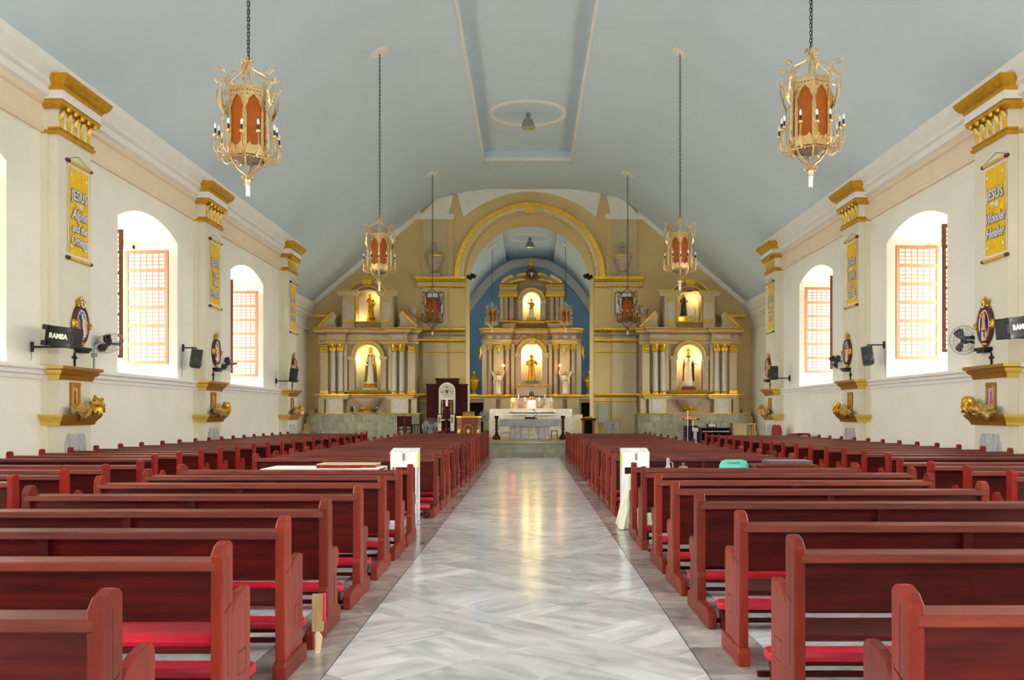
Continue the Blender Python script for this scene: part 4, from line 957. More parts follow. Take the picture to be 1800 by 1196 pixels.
def niche_shell(mb, cx, hw, zb, zs, y0, y1, n=10, m=8):
    """round-headed niche: half-cylinder with quarter-dome"""
    def rowpts(z, sc): return [(cx-hw*sc*math.cos(PI*k/n), y0+(y1-y0)*math.sin(PI*k/n)*sc, z) for k in range(n+1)]
    R = [rowpts(zb, 1), rowpts(zs, 1)]+[rowpts(zs+hw*math.sin(PI/2*j/m), max(.02, math.cos(PI/2*j/m))) for j in range(1, m+1)]
    mb.rings(R, closed=False)
    mb.add([(cx-hw*math.cos(PI*k/n), y0+(y1-y0)*math.sin(PI*k/n), zb) for k in range(n+1)], [tuple(range(n+1))])
def archivolt(mb, cx, zs, r0, r1, y0, y1, a0=0, a1=180, n=24):
    archband(mb, r0, r1, y0, y1, a0, a1, n, cx, zs)
def column(t, x, y, z0, z1, r, m, seg=14, capm='gold'):
    h = z1-z0
    c = ob('column', None, t, (x, y, z0)); 
    build('shaft', MB().lathe([(r*1.05,.13),(r,.2),(r*1.0,h*.5),(r*.88,h-.36)], seg), MT[m], c, smooth=50)
    build('base', MB().lathe([(r*1.45,0),(r*1.45,.04),(r*1.25,.06),(r*1.4,.09),(r*1.1,.13)], seg), MT[capm], c, smooth=40)
    k = MB(); k.lathe([(r*.88,h-.37),(r*1.05,h-.35),(r*.95,h-.32),(r*1.1,h-.2),(r*1.5,h-.06),(r*1.6,h-.03)], seg); k.cbox((0,0,h-.015), (r*3.2,r*3.2,.03))
    for i in range(8):
        a = i*PI/4; k.tube([(r*.95*math.cos(a), r*.95*math.sin(a), h-.33), (r*1.2*math.cos(a), r*1.2*math.sin(a), h-.22), (r*1.5*math.cos(a), r*1.5*math.sin(a), h-.17), (r*1.45*math.cos(a), r*1.45*math.sin(a), h-.21)], [.03,.04,.03,.01], 5)
    for sx in (-1, 1):
        for sy in (-1, 1): k.sphere((sx*r*1.4, sy*r*1.4, h-.07), .05, 6, 4)
    build('capital', k, MT[capm], c, smooth=45)
    return c
def capital_block(mb, x0, x1, y0, y1, z0, z1):
    mb.box(x0, x1, y0, y1, z0, z1)
    n = 4
    for i in range(n):
        x = x0+(x1-x0)*(i+.5)/n; mb.sphere((x, y0-.01, z0+(z1-z0)*.3), (x1-x0)/n*.6, 6, 4, (1,.6,1.3)); mb.sphere((x, y0-.02, z0+(z1-z0)*.75), (x1-x0)/n*.55, 6, 4, (1,.8,1))
# ---------------- side altarpieces (local px units of the photo measured at 38.9 px/m, v up from eye level)
SS = 38.9
def side_altar(cx, sg, sd):
    """cx world centre; sg=+1: left piece as measured, -1 mirrored"""
    U = lambda u: sg*u/SS
    Z = lambda p: EYE+(729-p)/SS
    t = thing('side_altarpiece', 'beige and gilt two-storey altarpiece with lit niches, %s side of the arch' % sd, 'altarpiece', (cx, 0, 0))
    Y0 = 41.05
    def B(mb, u0, u1, y0, y1, z0, z1): a, b = sorted((U(u0), U(u1))); return mb.box(a, b, y0, y1, z0, z1)
    def PB(mb, u0, u1, yb, out, z0, z1): a, b = sorted((U(u0), U(u1))); profbox(mb, a, b, yb, out, z0, z1)
    # stone base, individual slabs
    bs = MB(); B(bs, -97, 92, 40.62, 42, PLAT, 1.49); base = build('stone_base', bs, MT['grout'], t)
    W0, W1 = sorted((U(-97), U(92)))
    zs_ = [PLAT, .80, 1.15, 1.495]
    for r in range(3):
        x = W0-(.0 if r % 2 == 0 else .25)
        while x < W1:
            a, b = max(x, W0), min(x+.5, W1)
            if b-a > .04: build('stone_slab', MB().box(a+.003, b-.003, 40.60, 40.63, zs_[r]+.003, zs_[r+1]-.003), MT['green'], base)
            x += .5
        for xx, x2 in ((W0-.012, W0+.01), (W1-.01, W1+.012)):
            for yy in (40.60, 41.3): build('stone_slab', MB().box(xx, x2, yy+.003, min(yy+.7, 42)-.003, zs_[r]+.003, zs_[r+1]-.003), MT['green'], base)
    bs = MB(); B(bs, -97, 92, 40.59, 42, 1.49, 1.515); build('stone_top', bs, MT['green'], t)
    # pedestal storey
    m = MB(); B(m, -86, 86, Y0+.1, 42, 1.515, Z(690)); build('pedestal_wall', m, MT['pinkcream'], t)
    for u0, u1 in ((-72, -42), (42, 72)):
        m = MB(); B(m, u0, u1, Y0-.18, Y0+.1, 1.515, Z(700)); p = build('pedestal', m, MT['cream'], t)
        m = MB(); B(m, u0+5, u1-5, Y0-.19, Y0-.17, 1.6, Z(704)); build('marble_panel', m, MT['panelm'], p)
    for u0, u1 in ((-86, -76), (76, 86)):
        m = MB(); B(m, u0, u1, Y0-.05, Y0+.1, 1.515, Z(700)); build('pedestal', m, MT['cream'], t)
    m = MB(); PB(m, -72, -42, Y0, [(.2,0),(.2,.3),(.26,.6),(.26,1),(.18,1)], Z(702), Z(697)); PB(m, 42, 72, Y0, [(.2,0),(.2,.3),(.26,.6),(.26,1),(.18,1)], Z(702), Z(697)); PB(m, -86, 86, Y0+.1, [(.02,0),(.1,.5),(.14,1),(0,1)], Z(700), Z(696)); build('pedestal_cornice', m, MT['cream'], t)
    m = MB(); PB(m, -72, -42, Y0, [(.26,0),(.29,.4),(.29,1),(.18,1)], Z(697), Z(693.5)); PB(m, 42, 72, Y0, [(.26,0),(.29,.4),(.29,1),(.18,1)], Z(697), Z(693.5)); PB(m, -86, 86, Y0+.1, [(.14,0),(.18,.5),(.18,1),(0,1)], Z(696.5), Z(693.5)); build('gilt_band', m, MT['gold'], t)
    m = MB(); PB(m, -90, 88, Y0+.1, [(.3,0),(.32,.5),(.32,1),(0,1)], 1.515, 1.56); build('gilt_foot', m, MT['gold'], t)
    # bowl corbel under the niche
    m = MB(); m.lathe([(.26,0),(.24,.05),(.16,.16),(.19,.2),(.3,.26),(.44,.40),(.52,.52),(.58,.60),(.6,.66),(.3,.66)], 20, (0, Y0-.0, 1.53)); build('corbel_bowl', m, MT['pinkcream'], t, smooth=40)
    m = MB()
    for k in range(9): a = -PI+PI*k/8; m.tube([(.18*math.cos(a), Y0+.18*math.sin(a), 1.71), (.30*math.cos(a), Y0+.30*math.sin(a), 1.80), (.36*math.cos(a), Y0+.36*math.sin(a), 1.92)], [.06,.07,.01], 5)
    m.lathe([(.28,0),(.26,.06),(.2,.09)], 16, (0, Y0, 1.52)); build('corbel_leaf', m, MT['goldp'], t, smooth=45)
    # main storey wall with round-headed niche
    hw, zs2 = 21.5/SS, Z(628)
    ol = arch_out(0, hw, Z(686), zs2, None, 18)
    out = [(U(-86), Z(690)), (U(86), Z(690)), (U(86), Z(588)), (U(-86), Z(588))]
    m = MB(); m.plate(out, Y0+.1, 42.0, 'xz', [ol]); build('wall_panel', m, MT['pinkcream'], t)
    m = MB(); niche_shell(m, 0, hw+.01, Z(686), zs2, Y0+.1, 41.95); build('niche', m, MT['glow'], t, smooth=40)
    m = MB(); archivolt(m, 0, zs2, hw+.02, hw+.12, Y0-.02, Y0+.12); build('niche_arch', m, MT['cream'], t, smooth=40)
    m = MB(); archivolt(m, 0, zs2, hw+.12, hw+.19, Y0-.06, Y0+.12); archivolt(m, 0, zs2, hw, hw+.03, Y0-.04, Y0+.12); build('niche_gilt', m, MT['gold'], t, smooth=40)
    for s in (-1, 1):
        m = MB(); x = s*(hw+.16); m.box(x-.12, x+.12, Y0-.04, Y0+.12, Z(688), zs2-.12); build('niche_jamb', m, MT['pinkm'], t)
        m = MB(); profbox(m, x-.12, x+.12, Y0+.1, [(.16,0),(.2,.4),(.22,.5),(.24,1),(.1,1)], zs2-.14, zs2+.02, (.25,.25)); build('jamb_capital', m, MT['cream'], t)
    m = MB(); profbox(m, -hw-.3, hw+.3, Y0+.1, [(.15,0),(.22,.5),(.26,1),(0,1)], Z(692), Z(686), (.3,.3)); build('niche_sill', m, MT['gold'], t)
    # flanking strips, columns
    for s in (-1, 1):
        m = MB(); a, b = sorted((s*36/SS, s*42/SS)); m.box(a, b, Y0, Y0+.12, Z(690), Z(606)); build('strip', m, MT['cream'], t)
        m = MB(); a, b = sorted((s*41.5/SS, s*66/SS)); m.box(a, b, Y0+.05, Y0+.12, Z(690), Z(606)); build('column_backing', m, MT['pinkcream'], t)
        for u in (47, 60): column(t, s*u/SS, Y0-.06, Z(693), Z(605), .115, 'panelm')
        pt = ob('pilaster', None, t)
        m = MB(); a, b = sorted((s*70/SS, s*83/SS)); m.box(a, b, Y0-.0, Y0+.12, Z(688), Z(621)); build('shaft', m, MT['cream'], pt)
        m = MB(); m.box(a-.02, b+.02, Y0-.03, Y0+.12, Z(693), Z(687)); build('base', m, MT['gold'], pt)
        m = MB(); capital_block(m, a, b, Y0-.02, Y0+.12, Z(620), Z(607)); build('capital', m, MT['gold'], pt, smooth=45)
    # entablature
    def ent(mb, out, z0, z1):
        PB(mb, -86, 86, Y0+.1, out, z0, z1)
        for u0, u1 in ((-68, -40), (40, 68)): PB(mb, u0, u1, Y0-.12, [(o+.02, f_) for o, f_ in out], z0, z1)
    m = MB(); ent(m, [(.02,0),(.05,.3),(.06,1),(0,1)], Z(606), Z(600.5)); build('architrave', m, MT['cream'], t)
    m = MB(); ent(m, [(.06,0),(.10,.5),(.10,1),(0,1)], Z(600.5), Z(597.5)); build('gilt_fillet', m, MT['gold'], t)
    m = MB(); ent(m, [(.03,0),(.03,1),(0,1)], Z(597.5), Z(588.5)); fz = build('frieze', m, MT['cream'], t)
    for u in (-54, 54, -80, 80):
        m = MB(); w_ = 10 if abs(u) < 60 else 5; yy = Y0-.20 if abs(u) < 60 else Y0+.06; B(m, u-w_, u+w_, yy, yy+.03, Z(596), Z(590)); build('marble_panel', m, MT['panelm'], fz)
    m = MB(); ent(m, [(.06,0),(.14,0),(.14,1),(.05,1)], Z(588.5), Z(585.5))
    dn = build('dentil_course', m, MT['dent'], t)
    m = MB(); ent(m, [(.14,0),(.20,.3),(.24,1),(0,1)], Z(585.5), Z(581)); build('cornice', m, MT['cream'], t)
    m = MB(); ent(m, [(.24,0),(.27,.3),(.30,.6),(.30,1),(0,1)], Z(581), Z(577.5)); build('gilt_cornice', m, MT['gold'], t)
    # attic: wedge scrolls and small pedestals
    for s in (-1, 1):
        x0, x1 = s*54/SS, s*86/SS
        m = MB(); m.plate([(x0, Z(577)), (x1, Z(577)), (x0+s*.12, Z(550)), (x0+s*.02, Z(555)), (x0+s*.10, Z(566))], Y0-.05, Y0+.5); w = build('scroll_wedge', m, MT['cream'], t)
        dx, dz = (x0+s*.12-x1), Z(550)-Z(577); l = math.hypot(dx, dz); nx, nz = dz/l*s, -dx/l*s
        m = MB(); m.plate([(x1, Z(577)), (x0+s*.12, Z(550)), (x0+s*.12+nx*.09, Z(550)+nz*.09), (x1+nx*.09, Z(577)+nz*.09)], Y0-.1, Y0+.52); build('gilt_edge', m, MT['gold'], w)
        xp = s*77/SS
        m = MB(); m.box(xp-.16, xp+.16, Y0+.3, Y0+.7, Z(577), Z(556)); p = build('attic_pedestal', m, MT['cream'], t)
        m = MB(); profbox(m, xp-.16, xp+.16, Y0+.7, [(.4,0),(.44,.3),(.46,1),(.3,1)], Z(557), Z(553.5)); build('gilt_cap', m, MT['gold'], p)
    # upper storey
    hw3, zsu, zb3 = 20.5/SS, Z(517), Z(566)
    m = MB(); ol = arch_out(0, hw3, zb3, zsu, .18, 10)
    m.plate([(U(-46), Z(577)), (U(46), Z(577)), (U(46), Z(515)), (.75, Z(509)), (.4, Z(498)), (-.4, Z(498)), (-.75, Z(509)), (U(-46), Z(515))], Y0+.1, 42, 'xz', [ol]); build('upper_wall', m, MT['pinkcream'], t)
    m = MB(); m.plate(arch_out(0, hw3+.005, zb3, zsu, .18, 10), 41.7, 41.72)
    po = arch_out(0, hw3+.002, zb3, zsu, .18, 10); m.rings([[(a, y, b) for a, b in po] for y in (Y0+.1, 41.7)], cap=False); build('upper_niche', m, MT['glow'], t, smooth=30)
    m = MB(); pin = arch_out(0, hw3, zb3, zsu, .18, 10); pou = arch_out(0, hw3+.06, zb3-.03, zsu, .2, 10); m.plate(pou, Y0+.05, Y0+.12, 'xz', [pin]); build('upper_niche_frame', m, MT['gold'], t)
    for s in (-1, 1):
        a, b = sorted((s*24/SS, s*44/SS)); m = MB(); m.box(a, b, Y0-.02, Y0+.12, Z(577), Z(521)); p = build('upper_pilaster', m, MT['cream'], t)
        a2, b2 = sorted((s*28/SS, s*39/SS)); m = MB(); m.box(a2, b2, Y0-.04, Y0, Z(562), Z(532)); build('marble_panel', m, MT['panelm'], p)
        m = MB(); m.box(a2-.03, b2+.03, Y0-.07, Y0, Z(566), Z(562)); m.box(a2-.03, b2+.03, Y0-.07, Y0, Z(527.5), Z(525.5)); m.box(a2-.02, b2+.02, Y0-.05, Y0, Z(532), Z(530.5)); build('gilt_fillet', m, MT['gold'], p)
        a, b = sorted((s*21/SS, s*49/SS)); m = MB(); profbox(m, a, b, Y0+.1, [(.14,0),(.2,.4),(.28,.8),(.28,1),(0,1)], Z(521), Z(514), (.5,.5)); build('upper_cornice', m, MT['cream'], t)
        m = MB(); profbox(m, a, b, Y0+.1, [(.28,0),(.31,.3),(.31,1),(0,1)], Z(514), Z(511.5), (.5,.5)); build('gilt_cornice', m, MT['gold'], t)
    m = MB(); profbox(m, -hw3-.1, hw3+.1, Y0+.1, [(.02,0),(.12,.5),(.14,1),(0,1)], Z(568.5), Z(565.5)); build('gilt_sill', m, MT['gold'], t)
    rr = .98; zc = Z(494)-rr
    m = MB(); archivolt(m, 0, zc, rr-.06, rr, Y0-.15, Y0+.3, 32, 148); archivolt(m, 0, zc, rr-.28, rr-.22, Y0-.1, Y0+.3, 42, 138); build('pediment_gilt', m, MT['gold'], t, smooth=40)
    m = MB(); archivolt(m, 0, zc, rr-.22, rr-.06, Y0-.05, Y0+.3, 34, 146); build('pediment', m, MT['pinkcream'], t, smooth=40)
    m = MB(); m.plate([(-.2, Z(502)), (.2, Z(502)), (.24, Z(492.5)), (-.24, Z(492.5))], Y0-.2, Y0+.3); build('keystone', m, MT['gold'], t)
    niche_lamp((cx-.35, Y0+.25, zs2-.1), 8); niche_lamp((cx+.35, Y0+.25, zs2-.1), 8)
    niche_lamp((cx-.35, Y0+.22, zb3+.15), 5); niche_lamp((cx+.35, Y0+.22, zsu-.1), 5)
    return t, Y0, Z
XA_L, XA_R = (647-930)/38.9, (1211.5-930)/38.9
side_altar(XA_L, 1, 'throne'); side_altar(XA_R, -1, 'keyboard')
# ---------------- statues: one continuous robed body, grown from lofted sections; arms and hands are part of the body mesh
def robed(mb, h, n=20, folds=.05, lean=0., flare=.17, sho=.125, mi=0, seed=0):
    """h = figure height without crown; base at z=0"""
    rn = random.Random(seed); ph = rn.random()*6
    prof = [(0,flare,.8),(.03,flare*1.02,.8),(.15,flare*.93,.78),(.32,flare*.82,.75),(.45,flare*.78,.72),(.56,.105,.7),(.63,.098,.68),(.70,.115,.66),(.77,sho,.62),(.81,sho*.98,.58),(.835,.075,.7),(.85,.042,.9),(.865,.040,1.),(.88,.052,1.05),(.905,.064,1.1),(.93,.068,1.12),(.955,.066,1.1),(.975,.054,1.1),(.99,.032,1.1),(1.,.008,1.)]
    R = []
    for t, r, sy in prof:
        row = []
        for j in range(n):
            a = 2*PI*j/n; f = 1+(folds*math.sin(a*7+ph+t*5)+folds*.5*math.sin(a*11-t*7) if t < .6 else 0)
            row.append((lean*h*t*t+r*h*f*math.cos(a), r*h*sy*f*math.sin(a), t*h))
        R.append(row)
    mb.rings(R, mi=mi)
    # face: nose, brow, ears as small bumps merged with the head
    z = .925*h; y = -.075*h; x = lean*h*.87
    mb.sphere((x, y, z-.006*h), .012*h, 6, 4, (.8,1,1.5), mi=mi)
    for s in (-1, 1): mb.sphere((x+s*.068*h, 0, z), .014*h, 6, 4, (.5,1,1.4), mi=mi)
def arm(mb, pts, h, mi=0, hand=True, r0=.046, r1=.028, hmi=None):
    P = [tuple(c_*h for c_ in p) for p in pts]
    mb.tube(P, [r0*h+(r1-r0)*h*i/(len(P)-1) for i in range(len(P))], 8, mi=mi)
    if hand:
        a, b = Vector(P[-2]), Vector(P[-1]); d = (b-a).normalized(); hm = mi if hmi is None else hmi
        side = d.cross(Vector((0, 1, 0))); side = side.normalized() if side.length > .1 else Vector((1, 0, 0))
        mb.tube([tuple(b-d*.005*h), tuple(b+d*.03*h), tuple(b+d*.05*h)], [.018*h,.024*h,.018*h], 7, mi=hm, flat=.6)
        for k, l in ((-1.5,.040),(-.5,.048),(.5,.046),(1.5,.036)):
            q = b+d*.045*h+side*k*.010*h; mb.tube([tuple(q), tuple(q+d*l*.55*h), tuple(q+d*l*h*.9+Vector((0,-.008*h,0)))], [.0075*h,.007*h,.005*h], 5, mi=hm)
        q = b+d*.015*h-side*.018*h; mb.tube([tuple(q), tuple(q+(d-side*.9)*.03*h)], [.008*h,.006*h], 5, mi=hm)
def eyes(t, h, x=0., zt=.93):
    m = MB()
    for s in (-1, 1): m.sphere((x+s*.024*h, -.068*h, zt*h), .007*h, 6, 4)
    m.cbox((x, -.071*h, .897*h), (.022*h, .006*h, .005*h))
    build('eyes_and_mouth', m, MT['rod'], t)
def hair(t, h, m, x=0., long=.0, beard=False):
    mb = MB(); n = 14; R = []
    for k in range(7):
        ph = k/6; zt = 1.008-.075*ph*(1+long*1.8); r = (.01+.066*math.sin(PI/2*min(1, ph*1.3)))*(1 if ph < .7 else 1)
        R.append([(x+r*h*1.06*math.cos(a), (.012+r*1.15*math.sin(a))*h, zt*h) for a in [(-.38+1.76*j/(n-1))*PI-.0 for j in range(n)]])
    # open towards the face: the gap of the ring lies at -y
    R2 = [[(x+(p[0]-x)*.93, p[1]*.93+.003*h, p[2]) for p in row] for row in R]
    mb.rings(R, closed=False); mb.rings(R2, closed=False); mb.sphere((x, .01*h, .985*h), .062*h, 10, 6, (1,1.05,.45))
    if beard: mb.tube([(x-.045*h,-.035*h,.9*h),(x,-.066*h,.872*h),(x+.045*h,-.035*h,.9*h)], [.014*h,.022*h,.014*h], 6)
    return build('hair', mb, m, t, smooth=60)
MT['flesh'] = mat('painted_flesh', srgb(222,176,136), .5, var=.05)
MT['hairb'] = mat('brown_hair_paint', srgb(74,44,26), .5, var=.2)
MT['robew'] = mat('ivory_robe', srgb(238,224,190), .5, var=.06, scale=10)
def crown(t, h, m, zt=1.0, r=.06, hh=.09, x=0.):
    c = MB(); n = 20
    c.rings([[(x+rr*h*math.cos(2*PI*k/n), rr*h*math.sin(2*PI*k/n), (zt+zz+(.035 if (k % 2 == 0 and zz > .04) else 0))*h) for k in range(n)] for rr, zz in ((r,-.02),(r*1.05,.0),(r*1.4,.05),(r*1.38,.052),(r*.98,.0))], cap=False)
    for k in range(5): a = 2*PI*k/5; c.tube([(x+r*1.3*h*math.cos(a), r*1.3*h*math.sin(a), (zt+.05)*h), (x+r*1.0*h*math.cos(a), r*h*math.sin(a), (zt+.09)*h), (x, 0, (zt+hh)*h)], .008*h, 5)
    c.sphere((x, 0, (zt+hh+.01)*h), .018*h, 6, 5)
    return build('crown', c, m, t, smooth=45)
def paintpoly(me, fn):
    for p in me.polygons: p.material_index = fn(p.center)
def pedestal(t, w, d, h, m, top=None):
    b = MB(); b.lathe([(w*.9,0),(w,.03),(w*.8,h*.4),(w*.85,h*.7),(w,h-.03),(w,h)], 16, sy=d/w); return build('pedestal', b, m, t, smooth=35)
Yn = 41.42
def zat(p): return EYE+(729-p)/SS
# 1 lower left: crowned Madonna-like figure with child, gilt pedestal
h = (675-612)/SS*.88*1.0
t = thing('saint_statue', 'crowned robed statue holding a child in the lower throne-side niche', 'statue', (XA_L+.08, Yn-.04, zat(686))); b0 = .28
build('plinth', MB().box(-.34,.34,-.22,.22,0,.10), MT['greym'], t); build('carved_base', MB().lathe([(.3,0),(.33,.04),(.26,.1),(.30,.17),(.26,.2)], 18, (0,0,.10), sy=.75), MT['st_gold'], t, smooth=35)
g_ = ob('figure', None, t, (0,0,b0)); hh = 1.50
m = MB(); robed(m, hh, folds=.06, flare=.16, seed=1); arm(m, [(-.11,0,.77),(-.16,-.05,.66),(-.10,-.13,.60)], hh, hmi=1); arm(m, [(.11,0,.77),(.17,-.04,.66),(.09,-.12,.62)], hh, hmi=1)
me = m.mesh('body', [MT['robew'], MT['flesh']], smooth=60); paintpoly(me, lambda c_: 1 if c_.z > .84*hh else 0); ob('body', me, g_)
c = MB(); n = 16   # mantle: open cloak from head to hem
c.rings([[(r*hh*math.cos(a)*1.0, r*hh*.85*math.sin(a)+.012*hh, z*hh) for a in [(-.28+1.56*j/(n-1))*PI for j in range(n)]]+[(r*hh*.93*math.cos(a), r*hh*.8*math.sin(a)+.012*hh, z*hh) for a in [(-.28+1.56*j/(n-1))*PI for j in reversed(range(n))]] for z, r in ((.06,.20),(.3,.185),(.5,.17),(.65,.16),(.78,.145),(.85,.095),(.92,.082),(.99,.07),(1.015,.02))])
build('mantle', c, mat('olive_gold_mantle', srgb(120,104,40), .35, .4, var=.4, scale=14), g_, smooth=50)
crown(g_, hh, MT['gold'], 1.0); eyes(g_, hh)
ch = MB(); robed(ch, .5, folds=.04, flare=.17); ch.xform(lambda p: (p[0]+.19, p[1]-.14, p[2]+.86)); me = ch.mesh('child', [MT['st_gold'], MT['flesh']], smooth=60); paintpoly(me, lambda c_: 1 if c_.z > 1.28 else 0); ob('child', me, g_)
# 2 lower right: white robed figure with raised hand, red mantle and rayed crown
t = thing('saint_statue', 'white-robed statue with red mantle and rayed crown in the keyboard-side niche', 'statue', (XA_R+.0, Yn-.04, zat(686)))
build('plinth', MB().plate([(-.30,0),(.30,0),(.26,.16),(-.26,.16)], -.2, .2), MT['woodend'], t); build('orb', MB().sphere((0,0,.2), .2, 14, 8, (1,.8,.7)), mat('cloud_blue', srgb(190,206,200), .5), t, smooth=60)
g_ = ob('figure', None, t, (0,0,.24)); hh = 1.48
m = MB(); robed(m, hh, folds=.05, flare=.15, seed=2); arm(m, [(-.11,0,.78),(-.17,-.05,.68),(-.15,-.12,.78)], hh, hmi=1); arm(m, [(.11,0,.78),(.19,-.02,.66),(.25,-.08,.64)], hh, hmi=1)
me = m.mesh('body', [MT['robew'], MT['flesh']], smooth=60); paintpoly(me, lambda c_: 1 if c_.z > .85*hh else 0); ob('body', me, g_)
c = MB(); c.rings([[(r*hh*math.cos(a), r*hh*.9*math.sin(a), z*hh) for a in [(-.12+.95*j/9)*PI for j in range(10)]]+[(r*hh*.92*math.cos(a), r*hh*.84*math.sin(a), z*hh) for a in [(-.12+.95*j/9)*PI for j in reversed(range(10))]] for z, r in ((.12,.20),(.35,.18),(.55,.185),(.7,.17),(.82,.13))])
build('mantle', c, mat('rust_mantle', srgb(150,66,30), .5, var=.2), g_, smooth=50); hair(g_, hh, MT['hairb'], long=.9, beard=True); eyes(g_, hh)
build('heart', MB().sphere((0,-.125,.74*hh), .035, 8, 6), MT['st_crimson'], g_)
c = MB()
for k in range(9): a = PI*(-.1+1.2*k/8); c.plate([(0,0),(.05*math.cos(a+.3),.05*math.sin(a+.3)),(.20*math.cos(a),.15*math.sin(a)),(.05*math.cos(a-.3),.05*math.sin(a-.3))], -.01, .01)
c.xform(lambda p: (p[0], p[1], p[2]+1.07*hh)); c.lathe([(.09,0),(.11,.05),(.13,.1)], 14, (0,0,.98*hh)); build('rayed_crown', c, MT['gold'], g_)
# 3 upper left, 4 upper right
t = thing('saint_statue', 'gilt robed statue leaning forward in the upper throne-side niche', 'statue', (XA_L+.08, Yn, zat(565.5))); pedestal(t, .22, .18, .2, MT['st_gold'])
g_ = ob('figure', None, t, (0,0,.2)); hh = 1.08
m = MB(); robed(m, hh, folds=.07, flare=.14, seed=3, lean=-.03); arm(m, [(-.11,0,.77),(-.15,-.06,.66),(-.06,-.13,.66)], hh); arm(m, [(.09,0,.77),(.15,-.04,.64),(.08,-.11,.58)], hh)
build('body', m, MT['st_gold'], g_, smooth=60); c = MB(); c.tube([(.09*hh,-.06*hh,.78*hh),(.15*hh,0,.6*hh),(.10*hh,-.1*hh,.42*hh),(-.06*hh,-.13*hh,.25*hh)], [.05*hh,.08*hh,.07*hh,.05*hh], 8, flat=.5); build('sash', c, MT['goldp'], g_, smooth=60); eyes(g_, hh, -.025*hh)
t = thing('saint_statue', 'dark-robed nun statue with pale veil in the upper keyboard-side niche', 'statue', (XA_R-.2, Yn, zat(565.5))); build('pedestal', MB().box(-.32,.32,-.18,.18,0,.04).box(-.28,.28,-.16,.16,.04,.22).box(-.34,.34,-.2,.2,.22,.26), MT['goldy'], t)
g_ = ob('figure', None, t, (0,0,.26)); hh = 1.0
m = MB(); robed(m, hh, folds=.06, flare=.155, seed=4); arm(m, [(-.11,0,.77),(-.15,-.07,.66),(-.03,-.13,.66)], hh, hmi=1); arm(m, [(.11,0,.77),(.15,-.07,.66),(.03,-.13,.68)], hh, hmi=1)
me = m.mesh('body', [mat('black_habit', srgb(60,50,24), .5, var=.2), MT['flesh']], smooth=60); paintpoly(me, lambda c_: 1 if c_.z > .86*hh else 0); ob('body', me, g_)
c = MB(); c.rings([[(r*hh*math.cos(a), r*hh*.95*math.sin(a)+.01, z*hh) for a in [(-.3+1.6*j/13)*PI for j in range(14)]]+[(r*hh*.9*math.cos(a), r*hh*.86*math.sin(a)+.01, z*hh) for a in [(-.3+1.6*j/13)*PI for j in reversed(range(14))]] for z, r in ((.55,.165),(.7,.16),(.8,.145),(.87,.10),(.95,.084),(1.0,.06),(1.02,.01))]); build('veil', c, MT['robew'], g_, smooth=50); eyes(g_, hh)
t = thing('crozier', 'small gilt crook standing beside the nun statue', 'crook', (XA_R+.3, Yn, zat(565.5))); build('staff', MB().tube([(0,0,0),(.02,0,.5),(.0,0,.62),(-.06,0,.7),(-.11,0,.66)], .02, 6), MT['gold'], t, smooth=50); build('foot', MB().lathe([(.05,0),(.03,.04)], 8), MT['gold'], t)
# small attic vases on the altarpieces (towards the arch) and ball
vase = [(.08,0),(.10,.03),(.13,.06),(.17,.2),(.19,.28),(.16,.31),(.17,.34),(.12,.38),(.06,.44),(.015,.47)]
for cx_, s, sd in ((XA_L, 1, 'throne'), (XA_R, -1, 'keyboard')):
    t = thing('attic_vase', 'small marbled vase on the attic pedestal, %s-side altarpiece' % sd, 'vase', (cx_+s*77/SS, 41.55, zat(553.5)))
    build('body', MB().lathe(vase, 16), MT['panelm'], t, smooth=40); build('gilt_rim', MB().lathe([(.17,.27),(.2,.28),(.2,.31),(.17,.32)], 16), MT['gold'], t, smooth=40)
# flower pots on the left stone base
for k, u in enumerate((-24, 15)):
    t = thing('flower_posy', 'small dark green posy on the throne-side stone base, %s the corbel' % ('outside' if k == 0 else 'archward of'), 'flowers', (XA_L+u/SS, 40.72, 1.515))
    build('pot', MB().lathe([(.05,0),(.07,.06),(.06,.07)], 10), MT['green'], t); rn = random.Random(k); m = MB()
    for i in range(26): a = rn.random()*6.28; q = rn.random(); p0 = (0,0,.06); p1 = (.12*q*math.cos(a), .08*q*math.sin(a), .12+.25*rn.random()); m.tube([p0, p1, (p1[0]*1.3, p1[1]*1.3, p1[2]+.02)], [.004,.022,.004], 4)
    build('leaves', m, mat('posy_green', srgb(60,84,40), .6, var=.3), t); m = MB()
    for i in range(8): m.sphere((rn.uniform(-.12,.12), rn.uniform(-.1,.02), .12+.25*rn.random()), .022, 6, 4)
    build('blossoms', m, MT['lettw'], t)
# ================================================================ high altar in the apse
SM = 30.4; XM = .148; YM = 52.6
def mx(p): return XM+(p-934.5)/SM
def mz(p): return EYE+(729-p)/SM
t = thing('high_altarpiece', 'great beige and gilt altarpiece against the blue apse wall', 'altarpiece', (0, 0, 0))
def SB(mb, a, b, y0, y1, p0, p1): return mb.box(min(mx(a), mx(b)), max(mx(a), mx(b)), y0, y1, mz(p0), mz(p1))
def SP(mb, a, b, yb, out, p0, p1, e=(.5,.5)): profbox(mb, mx(a), mx(b), yb, out, mz(p0), mz(p1), e)
m = MB(); m.plate([(-4.2,PLAT),(4.3,PLAT),(4.3,mz(700)),(-4.2,mz(700))], YM+.2, 53.4, 'xz', [[(mx(820),PLAT+.005),(mx(849),PLAT+.005),(mx(849),mz(708)),(mx(820),mz(708))], [(mx(1022),PLAT+.005),(mx(1050),PLAT+.005),(mx(1050),mz(708)),(mx(1022),mz(708))]])
build('dado', m, MT['pinkcream'], t)
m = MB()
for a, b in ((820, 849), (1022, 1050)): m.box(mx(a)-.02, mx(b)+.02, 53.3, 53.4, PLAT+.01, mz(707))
build('doorway_shade', m, MT['shadebk'], t)  # dark sheets paint the unlit space beyond the two doorways
